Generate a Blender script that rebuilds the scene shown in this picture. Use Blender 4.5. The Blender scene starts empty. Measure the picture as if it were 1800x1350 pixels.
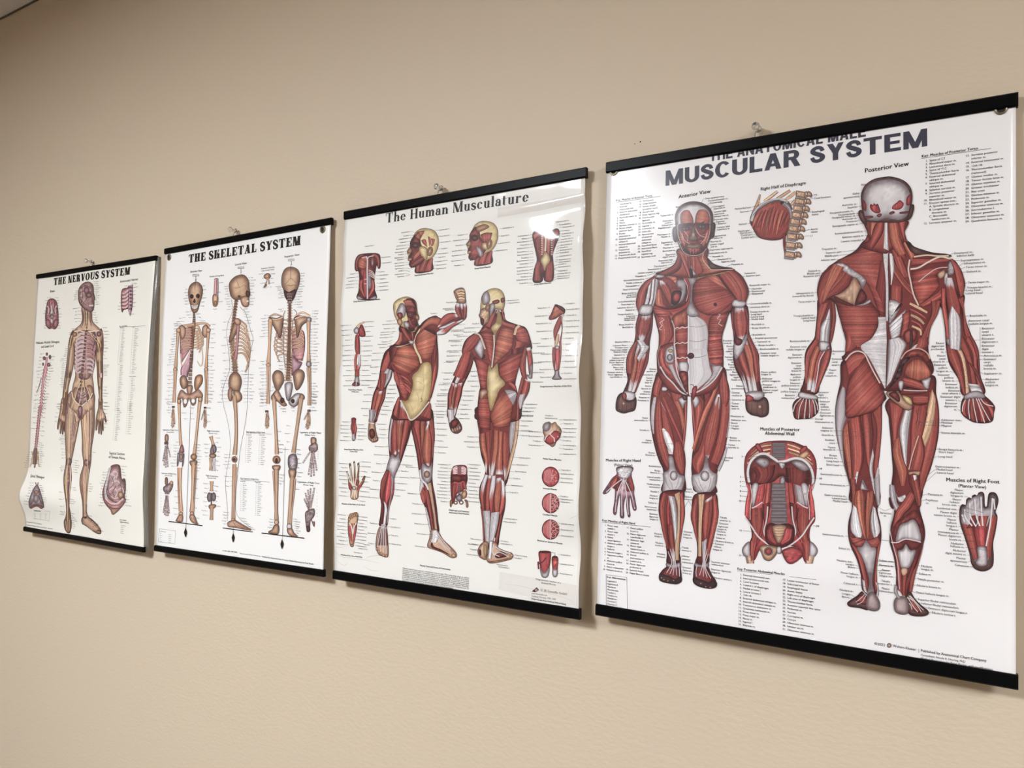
import bpy, math, random
import numpy as np
from mathutils import Vector, Matrix
from mathutils.geometry import delaunay_2d_cdt
S = bpy.context.scene
COL = S.collection
random.seed(5)
RNG = np.random.default_rng(11)

# ------------------------------------------------------------------ camera
ZC = 1.60                                   # height of the charts' middle above the floor
CAM_F, CAM_YAW, CAM_PITCH, CAM_ROLL = 1324.1613, 0.54708, 0.03173, 0.00856
CAM_POS = np.array([0.68458, -1.03487, ZC - 0.01187])
cy_, sy_ = math.cos(CAM_YAW), math.sin(CAM_YAW)
cp_, sp_ = math.cos(CAM_PITCH), math.sin(CAM_PITCH)
cr_, sr_ = math.cos(CAM_ROLL), math.sin(CAM_ROLL)
FW = np.array([-sy_*cp_, cy_*cp_, sp_])
rt0 = np.array([cy_, sy_, 0.0]); up0 = np.cross(rt0, FW)
RT = cr_*rt0 + sr_*up0
UP = -sr_*rt0 + cr_*up0
cam_d = bpy.data.cameras.new('camera')
cam_d.sensor_width = 36.0
cam_d.lens = 36.0*CAM_F/1800.0
cam_d.clip_start = 0.02
cam = bpy.data.objects.new('camera', cam_d); COL.objects.link(cam)
m = Matrix.Identity(4)
for i in range(3):
    m[i][0], m[i][1], m[i][2], m[i][3] = RT[i], UP[i], -FW[i], CAM_POS[i]
cam.matrix_world = m
S.camera = cam

# ------------------------------------------------------------------ world, exposure
S.view_settings.view_transform = 'Standard'
S.view_settings.look = 'None'
S.view_settings.gamma = 1.0
S.view_settings.use_curve_mapping = False
S.view_settings.exposure = 0.0
W = bpy.data.worlds.new('room_world'); S.world = W
W.use_nodes = True
W.node_tree.nodes['Background'].inputs[0].default_value = (1.0, 0.95, 0.88, 1)
W.node_tree.nodes['Background'].inputs[1].default_value = 0.0
LAMP_POWER = 100.0                             # emission of the ceiling troffers' diffusers
LAMP_COLOR = (0.905, 0.965, 1.03)
LAMPS = [(-0.8, -2.1), (2.7, -1.6)]
CEIL = ZC + 1.0758
# chart centre x, z (from ZC), tilt, width, height
FIT_M = (.47485, .01962, -.01147, .5109, .66978)
FIT_B = (-.05669, .01411, .00009, .49533, .67499)
FIT_S = (-.59033, .00611, .01225, .50828, .66843)
FIT_N = (-1.13689, -.00666, -.00087, .50936, .66399)

# ------------------------------------------------------------------ helpers
def lin(c):
    c = np.asarray(c, float)/255.0
    return np.where(c <= 0.04045, c/12.92, ((c+0.055)/1.055)**2.4)

def new_mat(name, color=(0.8, 0.8, 0.8), rough=0.5, metal=0.0, coat=0.0, coat_rough=0.1, trans=0.0, spec=0.5):
    mt = bpy.data.materials.new(name); mt.use_nodes = True
    b = mt.node_tree.nodes['Principled BSDF']
    b.inputs['Base Color'].default_value = (*color, 1)
    b.inputs['Roughness'].default_value = rough
    b.inputs['Metallic'].default_value = metal
    b.inputs['Coat Weight'].default_value = coat
    b.inputs['Coat Roughness'].default_value = coat_rough
    b.inputs['Transmission Weight'].default_value = trans
    b.inputs['Specular IOR Level'].default_value = spec
    return mt

def nd(mt, kind, **kw):
    n = mt.node_tree.nodes.new(kind)
    for k, v in kw.items():
        if k in n.inputs: n.inputs[k].default_value = v
        else: setattr(n, k, v)
    return n

def lk(mt, a, ao, b, bi):
    mt.node_tree.links.new(a.outputs[ao], b.inputs[bi])

def link(name, me, mt, parent=None):
    o = bpy.data.objects.new(name, me); COL.objects.link(o)
    if mt: me.materials.append(mt)
    if parent: o.parent = parent
    return o

def mesh_obj(name, verts, faces, mt, parent=None, smooth=False):
    me = bpy.data.meshes.new(name)
    me.from_pydata([tuple(map(float, v)) for v in verts], [], [tuple(f) for f in faces])
    if smooth:
        me.polygons.foreach_set('use_smooth', [True]*len(me.polygons))
    me.update()
    return link(name, me, mt, parent)

def box_vf(x0, x1, y0, y1, z0, z1):
    v = [(x, y, z) for x in (x0, x1) for y in (y0, y1) for z in (z0, z1)]
    f = [(0, 1, 3, 2), (4, 6, 7, 5), (0, 4, 5, 1), (2, 3, 7, 6), (0, 2, 6, 4), (1, 5, 7, 3)]
    return v, f

def join_vf(parts):
    V, F = [], []
    for v, f in parts:
        n = len(V); V += list(v); F += [tuple(i+n for i in q) for q in f]
    return V, F

def lathe(profile, n=20):                     # profile of (r, h) about the y axis, towards -y
    V, F = [], []
    for r, h in profile:
        for k in range(n):
            a = 2*math.pi*k/n
            V.append((r*math.cos(a), -h, r*math.sin(a)))
    for i in range(len(profile)-1):
        for k in range(n):
            F.append((i*n+k, i*n+(k+1) % n, (i+1)*n+(k+1) % n, (i+1)*n+k))
    F.append(tuple(range(n-1, -1, -1))); F.append(tuple(range((len(profile)-1)*n, len(profile)*n)))
    return V, F

def tube(pts, r, n=8, closed=False):
    P_ = [Vector(p) for p in pts]; V, F = [], []
    L = len(P_)
    for i, p in enumerate(P_):
        a = P_[(i-1) % L] if closed or i > 0 else p
        b = P_[(i+1) % L] if closed or i < L-1 else p
        t = (b-a).normalized()
        u = t.cross(Vector((0.3, 0.9, 0.2))).normalized(); w = t.cross(u)
        for k in range(n):
            q = 2*math.pi*k/n
            V.append(p+u*(r*math.cos(q))+w*(r*math.sin(q)))
    for i in range(L if closed else L-1):
        for k in range(n):
            j = (i+1) % L
            F.append((i*n+k, i*n+(k+1) % n, j*n+(k+1) % n, j*n+k))
    if not closed:
        F.append(tuple(range(n-1, -1, -1))); F.append(tuple(range((L-1)*n, L*n)))
    return V, F

# ------------------------------------------------------------------ the room
def wall_material(name, col, bump=0.06):
    mt = new_mat(name, tuple(lin(col)), 0.55, spec=0.35)
    b = mt.node_tree.nodes['Principled BSDF']
    tc = nd(mt, 'ShaderNodeTexCoord')
    n1 = nd(mt, 'ShaderNodeTexNoise', Scale=95.0, Detail=3.0, Roughness=0.5)
    n2 = nd(mt, 'ShaderNodeTexNoise', Scale=22.0, Detail=2.0)
    mp = nd(mt, 'ShaderNodeMapping'); mp.inputs['Scale'].default_value = (1.0, 1.0, 1.9)
    ad = nd(mt, 'ShaderNodeMath', operation='ADD')
    bp = nd(mt, 'ShaderNodeBump', Strength=bump, Distance=0.01)
    lk(mt, tc, 'Object', mp, 'Vector'); lk(mt, mp, 'Vector', n1, 'Vector'); lk(mt, tc, 'Object', n2, 'Vector')
    lk(mt, n1, 'Fac', ad, 0); lk(mt, n2, 'Fac', ad, 1); lk(mt, ad, 'Value', bp, 'Height'); lk(mt, bp, 'Normal', b, 'Normal')
    return mt

M_WALL = wall_material('beige_wall_paint', (212, 194, 170))
M_CEIL = wall_material('white_ceiling_tile', (240, 232, 224), 0.15)
M_FLOOR = wall_material('grey_carpet', (104, 98, 92), 0.3)

def slab(name, x0, x1, y0, y1, z0, z1, mt):
    o = mesh_obj(name, *box_vf(x0, x1, y0, y1, z0, z1), mt)
    o['kind'] = 'structure'
    return o
RX0, RX1, RY = -4.2, 4.2, -5.2
wall_back = slab('wall_back', RX0-.1, RX1+.1, 0.0, 0.12, 0.0, CEIL, M_WALL)
slab('wall_left', RX0-.1, RX0, RY, 0.0, 0.0, CEIL, M_WALL)
slab('wall_right', RX1, RX1+.1, RY, 0.0, 0.0, CEIL, M_WALL)
slab('wall_front', RX0-.1, RX1+.1, RY-.1, RY, 0.0, CEIL, M_WALL)
slab('floor', RX0-.1, RX1+.1, RY-.1, 0.12, -0.1, 0.0, M_FLOOR)
slab('ceiling', RX0-.1, RX1+.1, RY-.1, 0.12, CEIL, CEIL+0.1, M_CEIL)
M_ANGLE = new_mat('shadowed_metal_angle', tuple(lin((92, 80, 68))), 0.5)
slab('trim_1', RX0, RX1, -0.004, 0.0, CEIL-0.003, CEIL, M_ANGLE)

M_LAMPW = new_mat('white_enamel', (0.8, 0.8, 0.78), 0.4)
M_DIFF = bpy.data.materials.new('lit_lamp_diffuser'); M_DIFF.use_nodes = True
nt = M_DIFF.node_tree; nt.nodes.remove(nt.nodes['Principled BSDF'])
em = nt.nodes.new('ShaderNodeEmission'); em.inputs[0].default_value = (*LAMP_COLOR, 1); em.inputs[1].default_value = LAMP_POWER
nt.links.new(em.outputs[0], nt.nodes['Material Output'].inputs[0])
PLACES = ['left of the middle of the room', 'at the right end of the room']
for (lx, ly), pl in zip(LAMPS, PLACES):
    root = bpy.data.objects.new('ceiling_light', None); COL.objects.link(root)
    root.location = (lx, ly, CEIL)
    root['label'] = 'white framed fluorescent ceiling light ' + pl
    root['category'] = 'ceiling light'; root['group'] = 'ceiling lights of the room'
    w, d = 0.3, 0.3
    fr_ = join_vf([box_vf(-w-.02, w+.02, -d-.02, -d, -.03, 0), box_vf(-w-.02, w+.02, d, d+.02, -.03, 0),
                   box_vf(-w-.02, -w, -d, d, -.03, 0), box_vf(w, w+.02, -d, d, -.03, 0)])
    mesh_obj('lamp_frame', *fr_, M_LAMPW, root)
    mesh_obj('diffuser', *box_vf(-w, w, -d, d, -.022, -.008), M_DIFF, root)

M_NAIL = new_mat('old_nail_hole', (0.03, 0.025, 0.02), 0.9)
for px_, py_, hr in ((1125.8, 249.4, .0012), (1116.2, 253, .0008)):
    dv = FW + RT*((px_-900)/CAM_F) - UP*((py_-675)/CAM_F)
    hx, _, hz = CAM_POS + dv*(-CAM_POS[1]/dv[1])
    mesh_obj('nail_hole', [(hx+hr*math.cos(a), -.0004, hz+hr*math.sin(a)) for a in np.linspace(0, 2*math.pi, 10, endpoint=False)], [tuple(range(9, -1, -1))], M_NAIL, wall_back)

# ------------------------------------------------------------------ charts: plane, surface, print
class Chart:
    cur = None
    def __init__(s, key, cx, cz, tilt, w, h, surf, front=0.0125):
        s.key, s.c, s.s = key, math.cos(tilt), math.sin(tilt)
        s.cx, s.cz, s.w, s.h, s.surf, s.front, s.tilt = cx, ZC+cz, w, h, surf, front, tilt
        s.layer = 0
    def to_local(s, p):
        """photo pixel -> chart-local (x, z) on the sheet's own surface"""
        p = np.asarray(p, float).reshape(-1, 2)
        d = FW + RT*((p[:, :1]-900)/CAM_F) - UP*((p[:, 1:]-675)/CAM_F)
        dep = np.full(len(p), s.front)
        for _ in range(4):
            t = (-dep - CAM_POS[1])/d[:, 1]
            q = CAM_POS + d*t[:, None]
            dx, dz = q[:, 0]-s.cx, q[:, 2]-s.cz
            x, z = dx*s.c + dz*s.s, -dx*s.s + dz*s.c
            dep = s.front + s.surf(x/s.w, z/s.h)
        return np.stack([x, z], -1)
    def y(s, x, z):
        return -(s.front + s.surf(x/s.w, z/s.h))

BASE, STEP = 0.00030, 0.0000025
M_PRINT = {}

class Art:
    """one printed illustration: flat coloured shapes that lie on the chart's sheet"""
    def __init__(s):
        s.V, s.C, s.Lr, s.T = [], [], [], []; s.n = 0
    def add(s, v, c, t, local=False):
        ch = Chart.cur
        if not local: ch.layer += 1
        v = np.asarray(v, float)
        if not local: v = ch.to_local(v)
        c = np.asarray(c, float)
        if c.ndim == 1: c = np.broadcast_to(c, (len(v), 3))
        t = np.asarray(t, int)
        if t.shape[1] == 4: t = np.concatenate([t[:, [0, 1, 2]], t[:, [0, 2, 3]]])
        s.V.append(v); s.C.append(c); s.Lr.append(np.full(len(v), ch.layer)); s.T.append(t+s.n); s.n += len(v)
    def build(s, name, parent, label=None):
        ch = Chart.cur
        V = np.concatenate(s.V); C = np.concatenate(s.C); L = np.concatenate(s.Lr); T = np.concatenate(s.T)
        a, b, c = V[T[:, 0]], V[T[:, 1]], V[T[:, 2]]
        ar = (b[:, 0]-a[:, 0])*(c[:, 1]-a[:, 1])-(b[:, 1]-a[:, 1])*(c[:, 0]-a[:, 0])
        T = np.where((ar < 0)[:, None], T[:, ::-1], T)
        T = T[np.abs(ar) > 1e-13]
        co = np.stack([V[:, 0], ch.y(V[:, 0], V[:, 1])-BASE-STEP*L, V[:, 1]], -1)
        me = bpy.data.meshes.new(name)
        me.vertices.add(len(co)); me.vertices.foreach_set('co', co.astype(np.float32).ravel())
        me.loops.add(len(T)*3); me.polygons.add(len(T))
        me.loops.foreach_set('vertex_index', T.astype(np.int32).ravel())
        me.polygons.foreach_set('loop_start', np.arange(0, len(T)*3, 3, dtype=np.int32))
        me.polygons.foreach_set('use_smooth', np.ones(len(T), bool))
        at = me.color_attributes.new('ink', 'FLOAT_COLOR', 'POINT')
        col = np.ones((len(co), 4), np.float32); col[:, :3] = np.clip(lin(np.clip(C, 0, 255)), 0.004, 1)
        at.data.foreach_set('color', col.ravel())
        me.update(); me.validate()
        o = link(name, me, M_PRINT[ch.key], parent)
        if label: o['label'] = label
        return o

ART = None
FR = (0.0, 0.0, 1.0)
def fr(x0, y0, k):
    """following outlines are written in a crop at (x0, y0), k crop units per photo pixel"""
    global FR; FR = (x0, y0, k)
def pts(p):
    if isinstance(p, str):
        p = [tuple(map(float, q.split(','))) for q in p.split()]
    p = np.asarray(p, float)
    return p/FR[2] + np.array(FR[:2])
def spl(p, n, closed=False):
    p = np.asarray(p, float)
    if len(p) == 2 and not closed:
        return p[0]+(p[1]-p[0])*np.linspace(0, 1, n)[:, None]
    q = np.vstack([p[-1:], p, p[:2]]) if closed else np.vstack([2*p[0]-p[1], p, 2*p[-1]-p[-2]])
    out = []; m_ = 14
    u = np.linspace(0, 1, m_, endpoint=False)[:, None]
    for i in range(1, len(q)-2):
        a, b, c, d = q[i-1], q[i], q[i+1], q[i+2]
        out.append(.5*(2*b+(c-a)*u+(2*a-5*b+4*c-d)*u*u+(3*b-a-3*c+d)*u**3))
    if not closed: out.append(q[-2:-1])
    else: out.append(q[1:2])
    w = np.concatenate(out)
    L = np.concatenate([[0], np.cumsum(np.linalg.norm(np.diff(w, axis=0), axis=1))])
    t = np.linspace(0, L[-1], n+1)[:-1] if closed else np.linspace(0, L[-1], n)
    return np.stack([np.interp(t, L, w[:, 0]), np.interp(t, L, w[:, 1])], -1)

# inks: shadow, body, light
INK = {'m': ((80, 35, 36), (146, 70, 65), (186, 112, 100)),
       'o': ((92, 44, 40), (160, 88, 74), (204, 138, 114)),
       'd': ((60, 27, 30), (112, 50, 50), (144, 76, 70)),
       'r': ((104, 40, 44), (164, 70, 72), (198, 112, 108)),
       't': ((118, 104, 108), (204, 196, 198), (236, 230, 230)),
       'g': ((96, 84, 88), (164, 152, 156), (208, 198, 200)),
       'y': ((150, 122, 84), (218, 196, 148), (240, 224, 186)),
       'b': ((128, 88, 66), (206, 164, 132), (236, 204, 176)),
       'c': ((112, 84, 72), (194, 156, 126), (226, 196, 168)),
       'k': ((54, 34, 34), (104, 74, 70), (140, 104, 96)),
       'n': ((128, 92, 78), (196, 158, 134), (224, 192, 170)),
       'p': ((110, 74, 84), (176, 136, 148), (212, 182, 188)),
       'w': ((225, 221, 218), (240, 237, 234), (244, 242, 240)),
       'q': ((116, 70, 76), (180, 126, 130), (214, 178, 178)),
       'h': ((104, 86, 88), (168, 146, 144), (208, 192, 188)),
       'x': ((40, 28, 30), (62, 42, 44), (90, 64, 64))}
INK = {k: tuple(np.array(c, float) for c in v) for k, v in INK.items()}
LINE = np.array((58, 34, 36), float)

def sm(a, b, x):
    t = np.clip((x-a)/(b-a+1e-9), 0, 1); return t*t*(3-2*t)

def noise1(n, k):
    """smooth random row of n values, about k wiggles"""
    k = max(2, int(k))
    return np.interp(np.linspace(0, k-1, n), np.arange(k), RNG.normal(0, 1, k))

def stroke(p, w=0.6, c=LINE, closed=False, taper=0.0, sp=True, raw=False):
    """a drawn line, w photo pixels wide"""
    q = np.asarray(p, float) if raw else pts(p)
    L = np.linalg.norm(np.diff(q, axis=0), axis=1).sum()
    if sp and len(q) > 2: q = spl(q, max(6, int(L/2.5)), closed)
    if closed: q = np.vstack([q, q[:1]])
    d = np.gradient(q, axis=0); d /= np.linalg.norm(d, axis=1)[:, None]+1e-9
    nrm = np.stack([-d[:, 1], d[:, 0]], -1)
    t = np.linspace(0, 1, len(q))
    ww = w/2*(1-taper+taper*np.sin(np.pi*t)**.6)
    v = np.vstack([q+nrm*ww[:, None], q-nrm*ww[:, None]])
    n = len(q); i = np.arange(n-1)
    c = INK[c][1] if isinstance(c, str) else np.asarray(c, float)
    ART.add(v, c, np.stack([i, i+1, n+i+1, n+i], -1))

def loft(A, B, ink='m', fib='t', ten=(0, 0), lit=.45, edge=1.0, amp=.16, line=.55, tink='t', dk=1.0, lite=1.0):
    """a muscle or bone between two drawn borders: fibres run along ('t') or across ('x') them;
    ten = share of white tendon at the start and the end of the fibres"""
    a, b = pts(A), pts(B)
    la = np.linalg.norm(np.diff(a, axis=0), axis=1).sum(); lb = np.linalg.norm(np.diff(b, axis=0), axis=1).sum()
    wd = np.linalg.norm(spl(a, 12)-spl(b, 12), axis=1).max()
    L = max(la, lb)
    if fib == 't': nt_, ns = int(np.clip(L/3, 8, 60)), int(np.clip(wd/.8, 6, 60))
    else: nt_, ns = int(np.clip(L/.9, 8, 110)), int(np.clip(wd/2.5, 6, 40))
    a, b = spl(a, nt_), spl(b, nt_)
    s = np.linspace(0, 1, ns)[None, :]; t = np.linspace(0, 1, nt_)[:, None]
    v = a[:, None, :]*(1-s)[..., None] + b[:, None, :]*s[..., None]
    lo, mi, hi = (q*dk for q in INK[ink])
    e = np.sin(np.pi*np.clip(s, 0, 1))**.75 if fib == 't' else (np.sin(np.pi*s)**.5)*(np.sin(np.pi*t)**.35)
    e = np.broadcast_to(e, (nt_, ns))
    f = 1-edge*(1-e)
    h = lite*np.exp(-((s-lit)/.2)**2)*np.sin(np.pi*t)**.5
    col = lo+(mi-lo)*sm(0, .75, f)[..., None]
    col = col+(hi-col)*(np.broadcast_to(h, (nt_, ns))*.6)[..., None]
    if fib == 't': z = (RNG.normal(0, 1, (1, ns))*.7+noise1(ns, ns/3)[None, :]*.6)+.35*RNG.normal(0, 1, (nt_, ns))
    else: z = (RNG.normal(0, 1, (nt_, 1))*.7+noise1(nt_, nt_/3)[:, None]*.6)+.35*RNG.normal(0, 1, (nt_, ns))
    z = np.clip(z, -2.2, 2.2)
    col = col*(1+amp*z)[..., None]
    u = t if fib == 't' else s
    jag = (.18*RNG.normal(0, 1, (1, ns)) if fib == 't' else .18*RNG.normal(0, 1, (nt_, 1)))
    k = np.zeros((nt_, ns))
    if ten[0]: k = np.maximum(k, 1-sm(ten[0]*(.72+jag), ten[0]*(1.15+jag), np.broadcast_to(u, (nt_, ns))))
    if ten[1]: k = np.maximum(k, sm(1-ten[1]*(1.15+jag), 1-ten[1]*(.72+jag), np.broadcast_to(u, (nt_, ns))))
    if ten[0] or ten[1]:
        lo2, mi2, hi2 = INK[tink]
        tc = lo2+(mi2-lo2)*sm(0, .8, f)[..., None]; tc = tc+(hi2-tc)*(.6*np.exp(-((s-lit)/.2)**2)*np.ones_like(t))[..., None]
        tc = tc*(1+.05*z)[..., None]
        col = col*(1-k)[..., None]+tc*k[..., None]
    i, j = np.meshgrid(np.arange(nt_-1), np.arange(ns-1), indexing='ij')
    i, j = i.ravel(), j.ravel()
    ART.add(v.reshape(-1, 2), col.reshape(-1, 3), np.stack([i*ns+j, i*ns+j+1, (i+1)*ns+j+1, (i+1)*ns+j], -1))
    if line:
        lc = LINE if ink not in 'tgybwcn' else np.array((96, 72, 70.))
        stroke(a, line, lc, raw=True, sp=False, taper=.5); stroke(b, line, lc, raw=True, sp=False, taper=.5)

def dist_to(P_, poly):
    a = poly; b = np.roll(poly, -1, axis=0); ab = b-a
    d2 = (ab**2).sum(1)+1e-12
    t = np.clip(((P_[:, None, :]-a)*ab).sum(-1)/d2, 0, 1)
    return np.linalg.norm(P_[:, None, :]-(a+t[..., None]*ab), axis=-1).min(1)

def poly(p, ink='m', r=None, line=.6, amp=.03, smooth=True, ang=None, grid=None, dk=1.0, lc=None, light=(-.35, -.3)):
    """a filled outline, darker towards its border; r = width of that border in photo pixels"""
    q = pts(p)
    if smooth:
        L = np.linalg.norm(np.diff(np.vstack([q, q[:1]]), axis=0), axis=1).sum()
        q = spl(q, int(np.clip(L/3, 10, 160)), True)
    mn, mx = q.min(0), q.max(0); sz = (mx-mn).max()
    g = grid or float(np.clip(sz/16, 1.3, 7))
    X, Y = np.meshgrid(np.arange(mn[0]+g/2, mx[0], g), np.arange(mn[1]+g/2, mx[1], g))
    Gp = np.stack([X.ravel(), Y.ravel()], -1)
    if len(Gp):
        a, b = q, np.roll(q, -1, axis=0)
        cr = ((a[:, 1] > Gp[:, None, 1]) != (b[:, 1] > Gp[:, None, 1])) & \
             (Gp[:, None, 0] < (b[:, 0]-a[:, 0])*(Gp[:, None, 1]-a[:, 1])/(b[:, 1]-a[:, 1]+1e-12)+a[:, 0])
        Gp = Gp[(cr.sum(1) % 2 == 1)]
        if len(Gp): Gp = Gp[dist_to(Gp, q) > g*.45]
    allp = [Vector(v) for v in np.vstack([q, Gp])]
    n = len(q)
    rs = delaunay_2d_cdt(allp, [], [list(range(n))], 1, 1e-6)
    v = np.array([tuple(x) for x in rs[0]])
    T_ = [f for f in rs[2] if len(f) == 3]
    if not T_: return
    lo, mi, hi = (c*dk for c in INK[ink])
    d = dist_to(v, q); r = r or min(sz*.22, 9)
    f = sm(0, 1, d/r)
    cen = (mn+mx)/2; rel = (v-cen)/(sz/2+1e-9)
    h = np.exp(-(((rel-np.array(light))**2).sum(1))/.35)*sm(.3, 1, f)
    c = lo+(mi-lo)*f[:, None]; c = c+(hi-c)*(.6*h)[:, None]
    if ang is None: z = RNG.normal(0, 1, len(v))
    else:
        w = v@np.array([-math.sin(ang), math.cos(ang)]); tb = RNG.normal(0, 1, 400)
        z = tb[np.floor(w/1.3).astype(int) % 400]
    c = c*(1+amp*np.clip(z, -2, 2))[:, None]
    ART.add(v, c, np.array(T_))
    if line: stroke(q, line, LINE if lc is None else lc, closed=True, raw=True, sp=False)

def oval(cx, cy, rx, ry, ink='t', rot=0.0, **kw):
    a = np.linspace(0, 2*math.pi, 14, endpoint=False)
    x, y = rx*np.cos(a), ry*np.sin(a); c, s = math.cos(rot), math.sin(rot)
    poly(np.stack([cx+x*c-y*s, cy+x*s+y*c], -1), ink, **kw)

def spindle(p, w, ink='m', **kw):
    """a tapering band along an axis; w = half widths in crop units, one or one per point"""
    q = np.array([tuple(map(float, s.split(','))) for s in p.split()]) if isinstance(p, str) else np.asarray(p, float)
    if isinstance(w, (int, float)): w = [w]*len(q)
    w = np.interp(np.linspace(0, 1, len(q)), np.linspace(0, 1, len(w)), w)
    d = np.gradient(q, axis=0); d /= np.linalg.norm(d, axis=1)[:, None]+1e-9
    nrm = np.stack([-d[:, 1], d[:, 0]], -1)
    loft(q-nrm*w[:, None], q+nrm*w[:, None], ink, **kw)

# ------------------------------------------------------------------ lettering
CHARS = "ABCDEFGHIJKLMNOPQRSTUVWXYZabcdefghijklmnopqrstuvwxyz0123456789.,:()-|/©"
GLY = {}
def load_glyphs():
    tmp = []
    def mk(body, off):
        cu = bpy.data.curves.new('lettering', 'FONT'); cu.body = body; cu.size = 1.0
        cu.resolution_u = 2; cu.offset = off; cu.dimensions = '2D'; cu.fill_mode = 'FRONT'
        o = bpy.data.objects.new('lettering', cu); COL.objects.link(o); tmp.append((o, cu)); return o
    jobs = []
    for st, off in (('', 0.0), ('b', 0.0)):
        bar = mk('|', off)
        jobs.append((st, '|0', bar, None))
        for ch in CHARS: jobs.append((st, ch, mk(ch, off), mk(ch+'|', off)))
        jobs.append((st, ' ', None, mk('n |', off)))
    bpy.context.view_layer.update()
    dg = bpy.context.evaluated_depsgraph_get()
    def get(o):
        e = o.evaluated_get(dg); me = e.to_mesh(); me.calc_loop_triangles()
        v = np.array([tuple(x.co)[:2] for x in me.vertices]).reshape(-1, 2)
        t = np.array([tuple(x.vertices) for x in me.loop_triangles], int).reshape(-1, 3)
        e.to_mesh_clear(); return v, t
    bw = {}
    for st, ch, o, o2 in jobs:
        if ch == '|0': bw[st] = get(o)[0][:, 0].max(); continue
        if ch == ' ': GLY[st+' '] = (np.zeros((0, 2)), np.zeros((0, 3), int), get(o2)[0][:, 0].max()-bw[st]-GLY[st+'n'][2]); continue
        v, t = get(o); adv = get(o2)[0][:, 0].max()-bw[st]
        if st == 'b':                       # heavier strokes: the same letter set three times, slightly apart
            n = len(v); v = np.concatenate([v+[-.024, 0], v, v+[.024, 0], v+[0, .014]]); t = np.concatenate([t, t+n, t+2*n, t+3*n]); adv += .03
        else:
            n = len(v); v = np.concatenate([v, v+[.016, 0], v+[.008, .008]]); t = np.concatenate([t, t+n, t+2*n]); adv += .012
        GLY[st+ch] = (v, t, adv)
    for o, cu in tmp:
        bpy.data.objects.remove(o); bpy.data.curves.remove(cu)
load_glyphs()
CAPH = GLY['H'][0][:, 1].max()

def set_text(txt, st='', track=0.0):
    """string -> vertices (cap height 1), triangles, width"""
    V, T, x, n = [], [], 0.0, 0
    for ch in txt:
        v, t, a = GLY.get(st+ch, GLY['-'])
        if len(v):
            V.append(v+[x, 0]); T.append(t+n); n += len(v)
        x += a+track
    if not V: return np.zeros((0, 2)), np.zeros((0, 3), int), 0
    return np.concatenate(V)/CAPH, np.concatenate(T), (x-track)/CAPH
TXT = np.array((46, 40, 42.))
def text_local(txt, x, z, cap, st='', al='l', sx=1.0, c=TXT, dirx=None):
    v, t, w = set_text(txt, st)
    if not len(v): return 0
    k = {'l': 0, 'r': -w, 'c': -w/2}[al]
    v = np.stack([x+(v[:, 0]+k)*cap*sx, z+v[:, 1]*cap], -1)
    ART.add(v, c, t, local=True)
    return w*cap*sx
def text(txt, x, y, cap, st='', al='l', sx=1.0, c=TXT):
    """text at a photo position (crop units), cap height in millimetres on the chart"""
    p = Chart.cur.to_local(pts([(x, y)]))[0]
    return p, text_local(txt, p[0], p[1], cap/1000, st, al, sx, c)
def text_fit(txt, a, b, hpx, st='', c=TXT, fn=None):
    """text stretched from photo point a to b (baseline), cap height hpx photo pixels"""
    ch = Chart.cur
    a, b = pts([a])[0], pts([b])[0]
    A, B, U = ch.to_local([a, b, (a[0], a[1]-hpx)])
    v, t, w = fn(txt) if fn else set_text(txt, st)
    d = (B-A)/w; up = np.linalg.norm(U-A)
    perp = np.array([-d[1], d[0]]); perp = perp/np.linalg.norm(perp)*up
    ART.add(A+v[:, :1]*d+v[:, 1:]*perp, c, t, local=True)
def leader(p, q, w=0.45, c=(84, 74, 74)):
    stroke([p, q], w, np.array(c, float), sp=False)
def label(txt, x, y, al='r', to=None, cap=3.0, st='', sx=1.0, c=TXT):
    """name beside a figure with a thin leader to the point named"""
    text(txt, x, y, cap, st, al, sx, c)
    if to is not None:
        k = FR[2]
        dx = 1.2*k if al == 'r' else -1.2*k
        x0, y0 = x+dx, y-1.6*k
        leader((x0, y0), to)

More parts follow.
